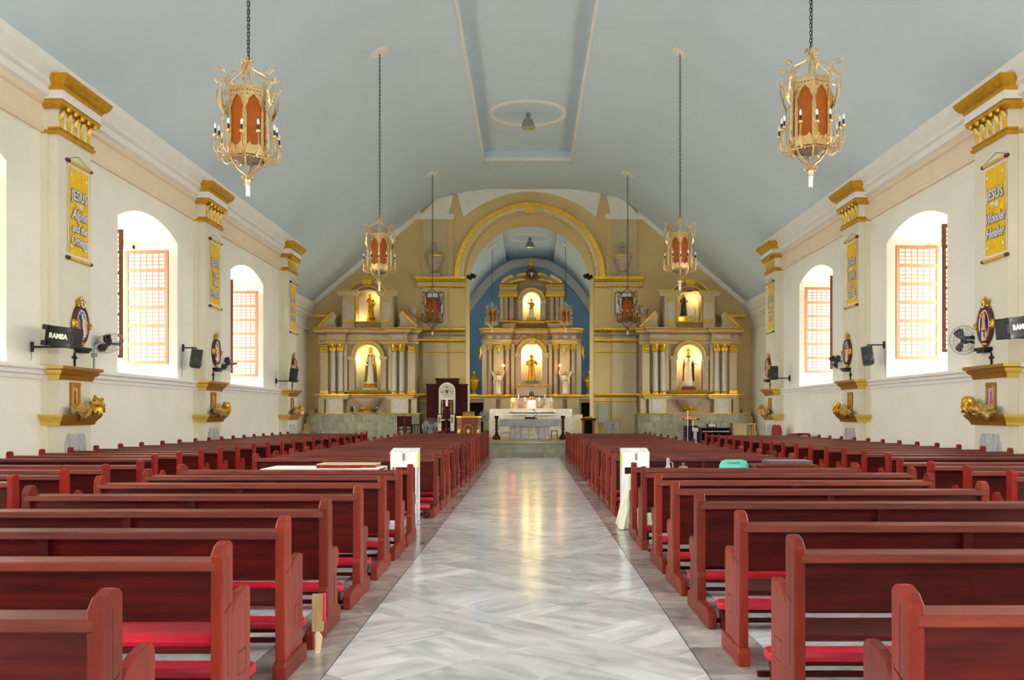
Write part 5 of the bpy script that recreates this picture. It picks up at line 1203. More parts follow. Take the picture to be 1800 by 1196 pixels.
for a, b in ((851, 872), (880, 901), (968, 989), (997, 1018)):
    m = MB(); SB(m, a, b, YM+.02, YM+.22, 757, 700); build('dado_pier', m, MT['cream'], t)
m = MB(); profbox(m, -4.2, 4.3, YM+.2, [(.05,0),(.2,.6),(.2,1),(0,1)], mz(704), mz(699), (0,0)); build('dado_cornice', m, MT['cream'], t)
m = MB(); profbox(m, -4.2, 4.3, YM+.2, [(.2,0),(.26,.4),(.26,1),(0,1)], mz(699), mz(694.5), (0,0)); SP(m, 855, 898, YM+.1, [(.2,0),(.3,.4),(.3,1),(0,1)], 699, 694.4); SP(m, 971, 1014, YM+.1, [(.2,0),(.3,.4),(.3,1),(0,1)], 699, 694.4); build('gilt_dado_band', m, MT['gold'], t)
# main storey
hw = 18.5/SM; zs = mz(622)
m = MB(); m.plate([(mx(848), mz(696)), (mx(1021), mz(696)), (mx(1021), mz(588)), (mx(848), mz(588))], YM+.15, 53.3, 'xz', [arch_out(XM, hw, mz(678), zs, None, 18)]); build('wall_panel', m, MT['pinkcream'], t)
m = MB(); niche_shell(m, XM, hw+.01, mz(678), zs, YM+.15, 53.25); build('niche', m, MT['glow'], t, smooth=40)
m = MB(); archivolt(m, XM, zs, hw+.02, hw+.18, YM, YM+.17); build('niche_arch', m, MT['cream'], t, smooth=40)
m = MB(); archivolt(m, XM, zs, hw+.18, hw+.28, YM-.05, YM+.17); archivolt(m, XM, zs, hw, hw+.04, YM-.03, YM+.17); build('niche_gilt', m, MT['gold'], t, smooth=40)
m = MB(); m.plate([(XM-.16, zs+hw-.02), (XM+.16, zs+hw-.02), (XM+.2, mz(596.5)), (XM-.2, mz(596.5))], YM-.12, YM+.17); build('keystone', m, MT['gold'], t)
m = MB(); rn = random.Random(5)
for s in (-1, 1):
    for k in range(9):
        a = math.radians(90-s*(12+k*8)); r = hw+.42-.03*k
        m.sphere((XM+r*math.cos(a), YM+.1, zs+.08+r*math.sin(a)), .07-.004*k, 6, 4, (1,.7,1)); m.tube([(XM+r*math.cos(a), YM+.08, zs+.08+r*math.sin(a)), (XM+(r+.09)*math.cos(a), YM+.06, zs+.08+(r+.09)*math.sin(a)), (XM+(r+.12)*math.cos(a+.15*s), YM+.05, zs+.08+(r+.12)*math.sin(a+.15*s))], [.03,.035,.008], 5)
build('gilt_foliage', m, MT['gold'], t, smooth=50)
for s in (-1, 1):
    x = XM+s*(hw+.16); m = MB(); m.box(x-.15, x+.15, YM-.02, YM+.17, mz(680), zs-.16); build('niche_jamb', m, MT['pinkm'], t)
    m = MB(); profbox(m, x-.15, x+.15, YM+.15, [(.18,0),(.24,.5),(.28,1),(.1,1)], zs-.2, zs+.03, (.2,.2)); build('jamb_capital', m, MT['cream'], t)
m = MB(); SP(m, 907, 962, YM+.15, [(.5,0),(.55,.4),(.6,1),(.1,1)], 683, 680, (.1,.1)); build('ledge', m, MT['cream'], t)
m = MB(); SP(m, 906, 963, YM+.15, [(.6,0),(.64,.5),(.64,1),(.1,1)], 680, 677, (.1,.1)); build('gilt_ledge', m, MT['gold'], t)
m = MB(); SB(m, 908, 961, YM-.35, YM+.17, 696, 683); build('niche_pedestal', m, MT['pinkm'], t)
for s in (-1, 1):
    X = lambda u: XM+s*u/SM
    for u in (42.5, 73.5): column(t, X(u), YM-.02, mz(694.4), mz(605), .125, 'pinkm')
    a, b = sorted((X(49.5), X(67))); m = MB(); m.box(a, b, YM-.04, YM+.17, mz(695), mz(605)); p = build('flat_pilaster', m, MT['cream'], t)
    m = MB(); c_ = (a+b)/2
    m.sphere((c_, YM-.08, mz(609)), .16, 10, 6, (1,.5,1.0)); m.sphere((c_-.15, YM-.07, mz(606.5)), .07, 6, 4); m.sphere((c_+.15, YM-.07, mz(606.5)), .07, 6, 4); m.tube([(c_, YM-.08, mz(613)), (c_, YM-.09, mz(618)), (c_, YM-.06, mz(624))], [.12,.07,.01], 6); build('gilt_mask', m, MT['gold'], p, smooth=50)
    a, b = sorted((X(30), X(36))); m = MB(); m.box(a, b, YM+.05, YM+.17, mz(695), mz(605)); build('strip', m, MT['cream'], t)
    a, b = sorted((X(78), X(87))); m = MB(); m.box(a, b, YM-.02, YM+.17, mz(695), mz(605)); build('outer_pilaster', m, MT['cream'], t)
    m = MB(); m.tube([(X(88), YM+.1, mz(607)), (X(91), YM+.05, mz(613)), (X(89.5), YM+.05, mz(620)), (X(91.5), YM+.05, mz(627)), (X(90.5), YM+.1, mz(634))], [.06,.12,.08,.07,.02], 7); build('gilt_volute', m, MT['gold'], t, smooth=50)
def entm(mb, out, p0, p1):
    SP(mb, 848, 1021, YM+.15, out, p0, p1)
    for a, b in ((855, 898), (971, 1014)): SP(mb, a, b, YM-.14, [(o+.02, f_) for o, f_ in out], p0, p1)
m = MB(); entm(m, [(.02,0),(.08,1),(0,1)], 606, 600.5); build('architrave', m, MT['cream'], t)
m = MB(); entm(m, [(.08,0),(.12,.5),(.12,1),(0,1)], 600.5, 598); build('gilt_fillet', m, MT['gold'], t)
m = MB(); entm(m, [(.03,0),(.03,1),(0,1)], 598, 589); fz = build('frieze', m, MT['pinkcream'], t)
for u in (861.5, 876.5, 891, 977, 993, 1008): build('marble_panel', MB().box(mx(u-3.6), mx(u+3.6), YM-.21, YM-.18, mz(596), mz(591)), MT['panelm'], fz)
m = MB(); entm(m, [(.06,0),(.16,0),(.16,1),(.05,1)], 589, 585.8); build('dentil_course', m, MT['dent'], t)
m = MB(); entm(m, [(.16,0),(.26,1),(0,1)], 585.8, 582); build('cornice', m, MT['cream'], t)
m = MB(); entm(m, [(.26,0),(.32,.4),(.34,1),(0,1)], 582, 578); build('gilt_cornice', m, MT['gold'], t)
# upper storey
hw2 = 15.5/SM; zs2 = mz(529)
top = [(mx(879), mz(578)), (mx(990), mz(578)), (mx(990), mz(500))]+[(XM+1.78*math.cos(a), mz(505)+.75*math.sin(a)) for a in [math.radians(8+i*(164/14)) for i in range(15)]]+[(mx(879), mz(500))]
m = MB(); m.plate(top, YM+.25, 53.3, 'xz', [arch_out(XM, hw2, mz(563), zs2, None, 14)]); build('upper_wall', m, MT['pinkcream'], t)
m = MB(); niche_shell(m, XM, hw2+.01, mz(563), zs2, YM+.25, 53.25); build('upper_niche', m, MT['glow'], t, smooth=40)
m = MB(); archivolt(m, XM, zs2, hw2+.02, hw2+.2, YM+.15, YM+.27); build('upper_niche_arch', m, MT['cream'], t, smooth=40)
m = MB(); archivolt(m, XM, zs2, hw2+.2, hw2+.28, YM+.1, YM+.27); build('upper_niche_gilt', m, MT['gold'], t, smooth=40)
for s in (-1, 1):
    X = lambda u: XM+s*u/SM
    m = MB(); a, b = sorted((X(16.5), X(24))); m.box(a, b, YM+.12, YM+.27, mz(563), zs2-.1); build('upper_jamb', m, MT['pinkm'], t)
    m = MB(); profbox(m, a, b, YM+.25, [(.15,0),(.22,1),(.1,1)], zs2-.12, zs2+.05, (.2,.2)); build('jamb_capital', m, MT['cream'], t)
    for u in (35.5, 45.5): build('upper_column', MB().lathe([(.17,0),(.14,.08),(.13,mz(523)-mz(563)-.08),(.16,mz(523)-mz(563))], 12, (X(u), YM+.1, mz(563))), MT['pinkm'], t, smooth=40)
    a, b = sorted((X(50), X(55.5))); m = MB(); m.box(a, b, YM+.05, YM+.27, mz(564), mz(522)); build('upper_pilaster', m, MT['cream'], t)
    a, b = sorted((X(26.5), X(56))); m = MB(); profbox(m, a, b, YM+.25, [(.3,0),(.34,.2),(.34,.35),(.28,.4),(.28,.6),(.36,.65),(.4,1),(0,1)], mz(522.5), mz(513.5), (.15,.15)); build('gilt_cornice', m, MT['gold'], t)
    m = MB(); m.box(a, b, YM+.0, YM+.27, mz(513.5), mz(504)); build('attic_block', m, MT['cream'], t)
    m = MB(); profbox(m, a-.0, b+.0, YM+.25, [(.27,0),(.33,.4),(.36,1),(0,1)], mz(504.5), mz(500.5), (.15,.15)); build('gilt_cornice', m, MT['gold'], t)
    # broken curved pediment
    for r0, r1, q0, q1, mm, nn, a0, a1 in ((1.66,1.84,.62,.80,'gold','pediment_gilt',12,52), (1.40,1.66,.42,.62,'pinkcream','pediment',14,70), (1.28,1.40,.32,.42,'gold','pediment_gilt',24,74), (1.30,1.50,.62,.76,'gold','pediment_gilt',52,78)):
        P0 = [(XM+s*r0*math.cos(math.radians(a)), mz(503)+q0*math.sin(math.radians(a))*1.05) for a in [a0+(a1-a0)*k/12 for k in range(13)]]
        P1 = [(XM+s*r1*math.cos(math.radians(a)), mz(503)+q1*math.sin(math.radians(a))*1.05) for a in [a0+(a1-a0)*k/12 for k in range(13)]]
        m = MB(); m.rings([[(p[0], YM-.05, p[1]), (q[0], YM-.05, q[1]), (q[0], YM+.3, q[1]), (p[0], YM+.3, p[1])] for p, q in zip(P0, P1)]); build(nn, m, MT[mm], t, smooth=40)
m = MB(); SP(m, 912, 957, YM+.25, [(.2,0),(.32,.5),(.34,1),(0,1)], 571, 565, (.1,.1)); SP(m, 880, 909, YM+.25, [(.3,0),(.38,.5),(.4,1),(0,1)], 569, 564, (.1,.1)); SP(m, 960, 989, YM+.25, [(.3,0),(.38,.5),(.4,1),(0,1)], 569, 564, (.1,.1)); build('gilt_sill', m, MT['gold'], t)
for a, b in ((882, 907), (962, 987)):
    m = MB(); SB(m, a, b, YM+.0, YM+.27, 578, 569); p = build('upper_pedestal', m, MT['cream'], t); m = MB(); SB(m, a+4, b-4, YM-.02, YM+.02, 576, 571.5); build('marble_panel', m, MT['panelm'], p)
# sunburst with white dove, finial
sb = MB(); zc = mz(483)
for k in range(24):
    a = 2*PI*k/24; r = .62 if k % 2 else .48
    sb.add([(XM+.26*math.cos(a-.09), YM-.12, zc+.26*math.sin(a-.09)), (XM+.26*math.cos(a+.09), YM-.12, zc+.26*math.sin(a+.09)), (XM+r*math.cos(a), YM-.12, zc+r*math.sin(a)), (XM+.27*math.cos(a), YM-.17, zc+.27*math.sin(a))], [(0,1,2),(0,3,2),(1,3,2),(0,1,3)])
su = build('sunburst', sb, MT['gold'], t)
m = MB(); m.lathe([(.33,0),(.33,.03),(.27,.05),(.02,.04)], 20); m.xform(lambda p: (XM+p[0], YM-.12-p[2], zc+p[1])); build('sunburst_disc', m, mat('maroon_disc', srgb(110,50,50), .5), su, smooth=40)
m = MB(); m.tube([(XM, YM-.2, zc-.16), (XM, YM-.22, zc), (XM, YM-.22, zc+.1)], [.02,.07,.035], 8)
for s in (-1, 1): m.tube([(XM+s*.03, YM-.2, zc+.02), (XM+s*.14, YM-.2, zc+.05), (XM+s*.27, YM-.2, zc+.0)], [.04,.06,.01], 6, flat=.3)
build('dove', m, MT['lettw'], su, smooth=60)
m = MB(); m.lathe([(.05,0),(.05,.3),(.16,.36),(.18,.5),(.1,.6),(.14,.68),(.06,.74)], 12, (XM, YM+.05, mz(478))); build('gilt_finial', m, MT['gold'], t, smooth=40)
niche_lamp((XM-.35, YM+.35, zs-.1), 11); niche_lamp((XM+.35, YM+.35, zs-.1), 11); niche_lamp((XM-.25, YM+.4, zs2-.1), 6); niche_lamp((XM+.25, YM+.4, zs2-.1), 6)
# ---- statues of the high altarpiece
t = thing('saint_statue', 'gilt haloed statue in the lower niche of the high altarpiece', 'statue', (XM, YM+.1, mz(677)))
bm_ = MB(); bm_.rings([[(-.4,-.25,0),(.4,-.25,0),(.4,.25,0),(-.4,.25,0)],[(-.3,-.2,.1),(.3,-.2,.1),(.3,.2,.1),(-.3,.2,.1)],[(-.46,-.26,.22),(.46,-.26,.22),(.46,.22,.22),(-.46,.22,.22)]]); build('silver_base', bm_, MT['grey'], t)
g_ = ob('figure', None, t, (0,0,.22)); hh = 1.50
m = MB(); robed(m, hh, folds=.07, flare=.155, sho=.14, seed=7); arm(m, [(-.13,0,.77),(-.2,-.05,.65),(-.10,-.15,.60)], hh, r0=.06); arm(m, [(.13,0,.77),(.2,-.05,.65),(.12,-.15,.58)], hh, r0=.06); build('body', m, MT['st_gold'], g_, smooth=60); hair(g_, hh, MT['hairb']); eyes(g_, hh)
m = MB(); torus_ellipse(m, .17, .17, .02, .06, 20, 6)
for k in range(16): a = 2*PI*k/16; m.tube([(.17*math.cos(a), .06, .17*math.sin(a)), (.22*math.cos(a), .06, .22*math.sin(a))], [.012,.004], 4)
m.xform(lambda p: (p[0], p[1], p[2]+.93*hh)); build('halo', m, MT['gold'], g_)
m = MB()
for k in range(3): m.tube([(-.16+.1*k, -.17, .62*hh-.0), (-.14+.1*k, -.22, .4*hh), (-.1+.08*k, -.22, .25*hh), (-.02+.06*k, -.2, .4*hh), (-.02+.08*k, -.17, .6*hh)], .014, 5)
build('rosary', m, MT['gold'], g_, smooth=50); build('disc', MB().lathe([(.09,0),(.09,.02)], 14).xform(lambda p: (p[0]+.2, -.26-p[2], p[1]+.6*hh)), MT['lettw'], g_)
t = thing('saint_statue', 'gilt statue with raised hand and white skirt in the top niche', 'statue', (XM-.02, YM+.3, mz(564)))
build('pedestal', MB().box(-.33,.33,-.16,.16,0,.06).box(-.28,.28,-.14,.14,.06,.2), MT['goldy'], t)
g_ = ob('figure', None, t, (0,0,.2)); hh = 1.08
m = MB(); robed(m, hh, folds=.07, flare=.17, seed=9, lean=.02); arm(m, [(-.11,0,.77),(-.16,-.05,.70),(-.15,-.08,.88)], hh); arm(m, [(.12,0,.77),(.18,-.05,.66),(.10,-.12,.60)], hh)
me = m.mesh('body', [MT['st_gold'], MT['robew']], smooth=60); paintpoly(me, lambda c_: 1 if c_.z < .5*hh and c_.y < 0 else 0); ob('body', me, g_); hair(g_, hh, MT['hairb'], .015); eyes(g_, hh, .016)
MT['lampglow'] = mat('lit_globe', srgb(255,190,90), .3, emit=(1.0, .55, .14), estr=14.)
for s, sd in ((-1, 'throne'), (1, 'keyboard')):
    xx = XM+s*58.5/SM
    t = thing('angel_statue', 'white winged angel statue lifting a torch lamp, %s side of the high altar' % sd, 'statue', (xx, YM-.42, mz(694.3)))
    build('pedestal', MB().lathe([(.2,0),(.2,.05),(.15,.08)], 14), MT['cream'], t, smooth=40); g_ = ob('figure', None, t, (0,0,.08)); hh = 1.22; q = -s
    m = MB(); robed(m, hh, folds=.06, flare=.13, seed=11, lean=.02*q); arm(m, [(q*.11,0,.78),(q*.19,-.05,.82),(q*.22,-.07,.95)], hh, hmi=1, r0=.04); arm(m, [(-q*.11,0,.78),(-q*.18,-.03,.66),(-q*.2,-.08,.54)], hh, hmi=1, r0=.04)
    me = m.mesh('body', [MT['robew'], MT['flesh']], smooth=60); paintpoly(me, lambda c_: 1 if c_.z > .84*hh else 0); ob('body', me, g_); hair(g_, hh, MT['hairb'], .02*q*hh, long=.5); eyes(g_, hh, .017*q*hh)
    for w in (-1, 1):
        m = MB(); R = []
        for k in range(6):
            u = k/5; c0 = Vector((w*(.07+.30*u), .10+.03*u, hh*(.72+.27*u*u*1.2+.02*u))); wd = .15*math.sin(PI*(.25+.7*u))+.015
            R.append([(c0.x-.02*w, c0.y, c0.z+wd*.4), (c0.x, c0.y-.015, c0.z), (c0.x+.02*w, c0.y, c0.z-wd*(1.3-.6*u)), (c0.x, c0.y+.015, c0.z)])
        m.rings(R); build('wing', m, MT['robew'], g_, smooth=40)
    m = MB(); m.tube([(-q*.02*hh,-.12,.66*hh),(q*.07*hh,-.13,.5*hh),(q*.02*hh,-.15,.3*hh)], [.03,.045,.02], 6, flat=.4); m.tube([(-q*.1*hh,-.06,.6*hh),(q*.0*hh,-.12,.57*hh),(q*.11*hh,-.06,.6*hh)], .03, 6, flat=.6); build('sash', m, mat('tan_sash', srgb(178,140,96), .6), g_, smooth=50)
    tx = q*.24*hh; m = MB(); m.tube([(tx,-.09,.93*hh),(tx+q*.01,-.09,1.22*hh)], .018, 6); m.lathe([(.02,0),(.05,.05),(.03,.07)], 10, (tx+q*.01,-.09,1.2*hh)); build('torch', m, MT['gold'], g_, smooth=40)
    gl = build('globe', MB().sphere((tx+q*.01,-.09,1.3*hh), .07, 12, 8), MT['lampglow'], g_, smooth=60)
    niche_lamp((xx+tx+q*.01, YM-.62, mz(694.3)+.08+1.3*hh), 5, (1.0, .55, .2), .08)
# ---- big urns
def urn(x, y, z, sc, m1, lab, grp):
    t = thing('urn', lab, 'urn', (x, y, z), 0, grp); t.scale = (sc, sc, sc)
    build('base', MB().box(-.3,.3,-.3,.3,0,.06).lathe([(.26,.06),(.2,.12),(.11,.18),(.13,.22)], 20), m1, t, smooth=35)
    build('bowl', MB().lathe([(.12,.22),(.22,.32),(.34,.52),(.41,.74),(.42,.80),(.38,.82)], 24), m1, t, smooth=50)
    build('rim', MB().lathe([(.38,.78),(.46,.80),(.47,.86),(.44,.88),(.36,.88)], 24), MT['gold'], t, smooth=40)
    build('lid', MB().lathe([(.44,.88),(.36,.96),(.22,1.04),(.14,1.10),(.12,1.16),(.16,1.19),(.1,1.22)], 24), m1, t, smooth=50)
    build('knob', MB().lathe([(.1,1.21),(.14,1.24),(.15,1.30),(.13,1.37),(.07,1.42),(.01,1.43)], 16), MT['gold'] if m1 is MT['goldp'] else m1, t, smooth=50)
    build('gilt_ring', MB().lathe([(.13,.21),(.16,.23),(.15,.27),(.12,.28)], 18), MT['gold'], t, smooth=40); return t
for s, sd, pxx in ((-1, 'throne', 833), (1, 'keyboard', 1037)): urn(mx(pxx), YM+.28, mz(694.5), 1.0, MT['goldp'], 'bronze-gold lidded urn beside the high altarpiece, %s side' % sd, 'urns of the sanctuary').scale = (.78,.78,1.0)
for s, sd, pxx in ((-1, 'throne', 765.5), (1, 'keyboard', 1093.5)): urn(px(pxx), YA-.47, pz(488)+.0, 1.03, MT['pinkm'], 'marbled lidded urn on the arch pier impost, %s side' % sd, 'urns of the sanctuary').scale = (.98,.6,1.08)
for s, nm in ((-1, 'left'), (1, 'right')):
    pass
# ---- marble high altar with gradines, tabernacle and candles
YH = 50.0; SH = 1600/YH
hx = lambda p: (p-930)/SH; hz = lambda p: EYE+(729-p)/SH
t = thing('high_altar', 'cream marble high altar with stepped shelves and white cloth', 'altar', (0,0,0))
build('mensa', MB().box(hx(896), hx(973), YH-.1, YH+1.2, PLAT, hz(727)), MT['whitem'], t)
build('altar_cloth', MB().box(hx(894.5), hx(975), YH-.2, YH+.9, hz(727.5), hz(725.5)).box(hx(894.5), hx(975), YH-.2, YH-.185, hz(729.5), hz(725.5)), MT['cloth'], t)
build('gradine', MB().box(hx(896), hx(973), YH+.9, YH+1.5, PLAT, hz(718)), MT['whitem'], t)
build('back_panel', MB().box(hx(896), hx(973), YH+1.5, YH+1.7, PLAT, hz(699)), MT['whitem'], t)
build('upper_gradine', MB().box(hx(899), hx(911), YH+1.3, YH+1.5, hz(718), hz(713)).box(hx(955), hx(971), YH+1.3, YH+1.5, hz(718), hz(713)), MT['whitem'], t)
for a, b in ((860, 896), (973, 1007)):
    build('side_block', MB().box(hx(a), hx(b), YH+.6, YH+1.6, hz(733), hz(719)), MT['whitem'], t); build('side_plinth', MB().box(hx(a)-.03, hx(b)+.03, YH+.3, YH+1.6, PLAT, hz(733)), MT['whitem'], t)
build('end_block', MB().box(hx(1007)+.04, hx(1025), YH+.5, YH+1.6, PLAT, hz(729)), MT['cream'], t)
t = thing('tabernacle', 'draped tabernacle with gilt globe and dark cross on the high altar', 'tabernacle', (hx(934.5), YH+1.15, hz(718)))
m = MB(); n = 24; m.rings([[((r+.02*math.sin(k*PI*3/4*2))*math.cos(2*PI*k/n), (r+.02*math.sin(k*PI*3/4*2))*.8*math.sin(2*PI*k/n), z) for k in range(n)] for r, z in ((.31,0),(.27,.25),(.24,.48),(.20,.5))]); build('veil', m, MT['cloth'], t, smooth=60)
build('gilt_globe', MB().sphere((0,0,.6), .14, 14, 8).lathe([(.24,.5),(.25,.53),(.1,.55)], 16), MT['gold'], t, smooth=50)
build('dark_canopy', MB().lathe([(.14,.66),(.15,.7),(.11,.92),(.07,.95)], 12), MT['black'], t, smooth=40); build('cross', MB().box(-.02,.02,-.02,.02,.95,1.35).box(-.1,.1,-.02,.02,1.18,1.22), MT['grey'], t)
CW = ['', 'raised on the shelf beside the red lamp', 'close to the tabernacle, red lamp side', 'close to the tabernacle, away from the red lamp', 'raised on the shelf away from the red lamp', 'at the altar end farthest from the red lamp']
for k, (pxx, base, yy) in enumerate(((901, 718, 1.0), (911, 713, 1.4), (922.7, 718, 1.0), (947.8, 718, 1.0), (958.5, 713, 1.4), (969, 718, 1.0))):
    if k == 0: continue
    z0 = hz(base); t = thing('altar_candle', 'white altar candle in a gilt candlestick %s' % CW[k], 'candle', (hx(pxx), YH+yy, z0), 0, 'candles on the high altar')
    build('candlestick', MB().lathe([(.10,0),(.09,.03),(.03,.08),(.04,.2),(.02,.3),(.05,.36),(.02,.4)], 10), MT['gold'], t, smooth=40); build('candle', MB().lathe([(.035,.4),(.035,.62),(.01,.63)], 10), MT['bulb'], t, smooth=40)
t = thing('sanctuary_lamp', 'glowing red glass sanctuary lamp on a gilt stand', 'lamp', (hx(901.5), YH+.98, hz(718)))
build('stand', MB().lathe([(.1,0),(.08,.04),(.025,.1),(.03,.3),(.08,.36)], 10), MT['gold'], t, smooth=40); build('red_glass', MB().lathe([(.06,.36),(.11,.42),(.1,.56),(.06,.6)], 12), mat('lit_red_glass', srgb(220,30,20), .3, emit=(1,.10,.04), estr=5.), t, smooth=50); niche_lamp((hx(901.5), YH+.8, hz(718)+.5), 2., (1,.2,.08), .06)
# ---- floodlights on the arch jambs, pictures on the piers
for s, sd in ((-1, 'throne'), (1, 'keyboard')):
    t = thing('floodlight', 'black twin floodlight on the arch jamb, %s side' % sd, 'floodlight', (ACX+s*(AR-.02), YA+.3, pz(487)))
    for k in (0, 1):
        build('lamp_head', MB().rings([[(-.14,-.08,-.09),(.14,-.08,-.09),(.14,-.08,.09),(-.14,-.08,.09)],[(-.08,.1,-.05),(.08,.1,-.05),(.08,.1,.05),(-.08,.1,.05)]]), MT['black'], t, (-s*(.16+.16*k), -.0, .03+.07*k)).rotation_euler = (.3, -s*.5, s*.5)
    build('bracket', MB().tube([(0,0,0),(-s*.12,0,.02),(-s*.32,0,.1)], .02, 6), MT['iron'], t)
    pc = px(766) if s < 0 else px(1095)
    t = thing('framed_picture', 'brown-framed religious print on the arch pier, %s side' % sd, 'picture', (pc, YA-.18, pz(555)))
    w, h_ = .40, pz(515)-pz(555)
    build('frame', MB().plate([(-w,0),(w,0),(w,h_),(-w,h_)], -.05, 0, 'xz', [[(-w+.05,.05),(w-.05,.05),(w-.05,h_-.05),(-w+.05,h_-.05)]]), MT['brz'], t)
    build('print', MB().box(-w+.05, w-.05, -.02, -.005, .05, h_-.05), mat('pale_print', srgb(222,220,226), .5, var=.08), t)
    m = MB(); figure(m, .12, .12, .75, -.03, .08, [(1,.3,.2),(-1,.3,.1)]); m.xform(lambda p: (p[0], -.026+(p[1]+.03)*.08, p[2])); build('printed_figure', m, mat('violet_print', srgb(120,80,150), .6, var=.3), t)
# ================================================================ sanctuary furniture
def AT(p, q, D): return ((p-930)*D/1600, EYE+(729-q)*D/1600)
# ---- altar table
D = 38.7; X0, ZT = AT(877, 737, D); X1, _ = AT(987, 737, D); xb0, _ = AT(896, 0, D); xb1, _ = AT(966.5, 0, D); zc0 = AT(0, 750, D)[1]
t = thing('altar_table', 'grey marble altar table with chi-rho emblem and grey cloth', 'altar', (0,0,0))
build('base', MB().box(xb0, xb1, D, D+.8, PLAT, zc0+.1), MT['greym'], t)
w = (xb1-xb0)/9
for k in range(9):
    wide = (.06, 1, .34, 1, 3.1, 1, .34, 1, .06)
xs = [0, .035, .10, .155, .25, .31, .69, .75, .845, .90, .965, 1.0]
for k in range(len(xs)-1):
    a, b = xb0+(xb1-xb0)*xs[k], xb0+(xb1-xb0)*xs[k+1]
    build('marble_panel', MB().box(a+.002, b-.002, D-.025 if k % 2 else D-.015, D, PLAT+.005, zc0+.1), MT['greym'] if k % 2 else MT['pinkm'], t)
build('tabletop', MB().box(X0+.03, X1-.03, D-.1, D+.9, ZT-.09, ZT-.012), MT['greym'], t)
m = MB(); n = 60
pts = [(X0+(X1-X0)*k/n, D-.13-.018*math.sin(k*1.9)-.008*math.sin(k*3.1)) for k in range(n+1)]
m.rings([[(x, y-(.02 if z < ZT-.1 else 0), z) for x, y in pts] for z in (zc0, zc0+.1, ZT-.03, ZT)], closed=False)
m.add([(x, D-.13, ZT) for x in (X0, X1)]+[(X1, D+.93, ZT), (X0, D+.93, ZT)], [(0,1,2,3)])
for xx in (X0, X1): m.add([(xx, D-.13, zc0-.1), (xx, D+.93, zc0-.1), (xx, D+.93, ZT), (xx, D-.13, ZT)], [(0,1,2,3)])
build('altar_cloth', m, mat('grey_linen', srgb(176,174,176), .9, var=.06, scale=20), t, smooth=50)
m = MB(); cx = AT(930, 0, D)[0]; z0, z1 = AT(0, 770, D)[1], AT(0, 750.5, D)[1]
m.tube([(cx, D-.04, z0), (cx, D-.04, z1)], .025, 6); m.tube([(cx-.15, D-.04, z0+.19), (cx+.15, D-.04, z0+.14)], .024, 6); m.tube([(cx, D-.04, z1-.02), (cx+.09, D-.04, z1-.02), (cx+.13, D-.04, z1-.09), (cx+.10, D-.04, z1-.17), (cx, D-.04, z1-.2)], .022, 6)
build('chi_rho', m, mat('yellow_emblem', srgb(222,190,40), .5), t, smooth=40)
t = thing('missal_stand', 'red-brown missal stand lying on the altar table', 'book stand', (AT(931.5, 0, D)[0], D+.25, ZT)); build('stand', MB().rings([[(-.24,-.15,0),(.24,-.15,0),(.24,.15,0),(-.24,.15,0)],[(-.2,-.13,.08),(.2,-.13,.08),(.18,.13,.16),(-.18,.13,.16)]]), MT['wooddk'], t); build('pages', MB().rings([[(-.18,-.12,.085),(.18,-.12,.085),(.16,.12,.165),(-.16,.12,.165)],[(-.18,-.12,.1),(.18,-.12,.1),(.16,.12,.18),(-.16,.12,.18)]]), MT['cloth'], t)
t = thing('microphone', 'black gooseneck microphone on the altar table', 'microphone', (AT(942, 0, D)[0], D+.2, ZT)); build('base', MB().lathe([(.07,0),(.06,.03),(.02,.04)], 12), MT['black'], t); build('neck', MB().tube([(0,0,.03),(.01,0,.25),(0,-.02,.33),(-.06,-.04,.37)], .009, 6), MT['black'], t); build('head', MB().tube([(-.06,-.04,.37),(-.12,-.05,.40)], [.02,.025], 8), MT['black'], t)
for s, sd, pxx in ((-1, 'throne', 873), (1, 'keyboard', 989.5)):
    x = AT(pxx, 0, 38.3)[0]; t = thing('floor_candlestick', 'tall turned dark wood candlestick beside the altar table, %s side' % sd, 'candlestick', (x, 38.2, PLAT), 0, 'dark floor candlesticks')
    build('base', MB().box(-.16,.16,-.16,.16,0,.1).box(-.13,.13,-.13,.13,.1,.16).lathe([(.12,.16),(.09,.2),(.06,.24)], 12), MT['wooddk'], t)
    build('shaft', MB().lathe([(.06,.23),(.07,.3),(.045,.36),(.075,.44),(.045,.5),(.07,.58),(.045,.66),(.07,.74),(.05,.82),(.08,.9),(.1,.96),(.08,1.0)], 12), MT['wooddk'], t, smooth=45); build('candle', MB().lathe([(.04,1.0),(.04,1.06),(.01,1.065)], 10), MT['bulb'], t)
def stool(x, y, h, w, lab, m='woodend'):
    t = thing('stool', lab, 'stool', (x, y, PLAT)); build('seat', MB().box(-w/2,w/2,-w/2,w/2,h-.04,h), MT[m], t)
    for sx in (-1, 1):
        for sy in (-1, 1): build('leg', MB().rings([[(sx*(w/2-.0)-.02, sy*w/2*.95-.02, 0), (sx*w/2+.02, sy*w/2*.95-.02, 0), (sx*w/2+.02, sy*w/2*.95+.02, 0), (sx*w/2-.02, sy*w/2*.95+.02, 0)], [(sx*w*.36-.02, sy*w*.36-.02, h-.04), (sx*w*.36+.02, sy*w*.36-.02, h-.04), (sx*w*.36+.02, sy*w*.36+.02, h-.04), (sx*w*.36-.02, sy*w*.36+.02, h-.04)]]), MT[m], t)
    build('stretcher', MB().box(-w*.43,w*.43,-w*.45,-w*.4,h*.35,h*.42), MT[m], t)
stool(AT(974.5, 0, 38.9)[0], 39.1, .37, .3, 'small wooden stool behind the altar table')
t = thing('low_shelf', 'low white shelf with papers beside the altar table', 'shelf', (AT(887, 0, 39)[0], 39.4, PLAT)); build('board', MB().box(-.2,.2,-.2,.2,.22,.26), MT['white'], t)
for sx in (-1, 1): build('side', MB().box(sx*.19-.015, sx*.19+.015, -.2, .2, 0, .22), MT['white'], t)
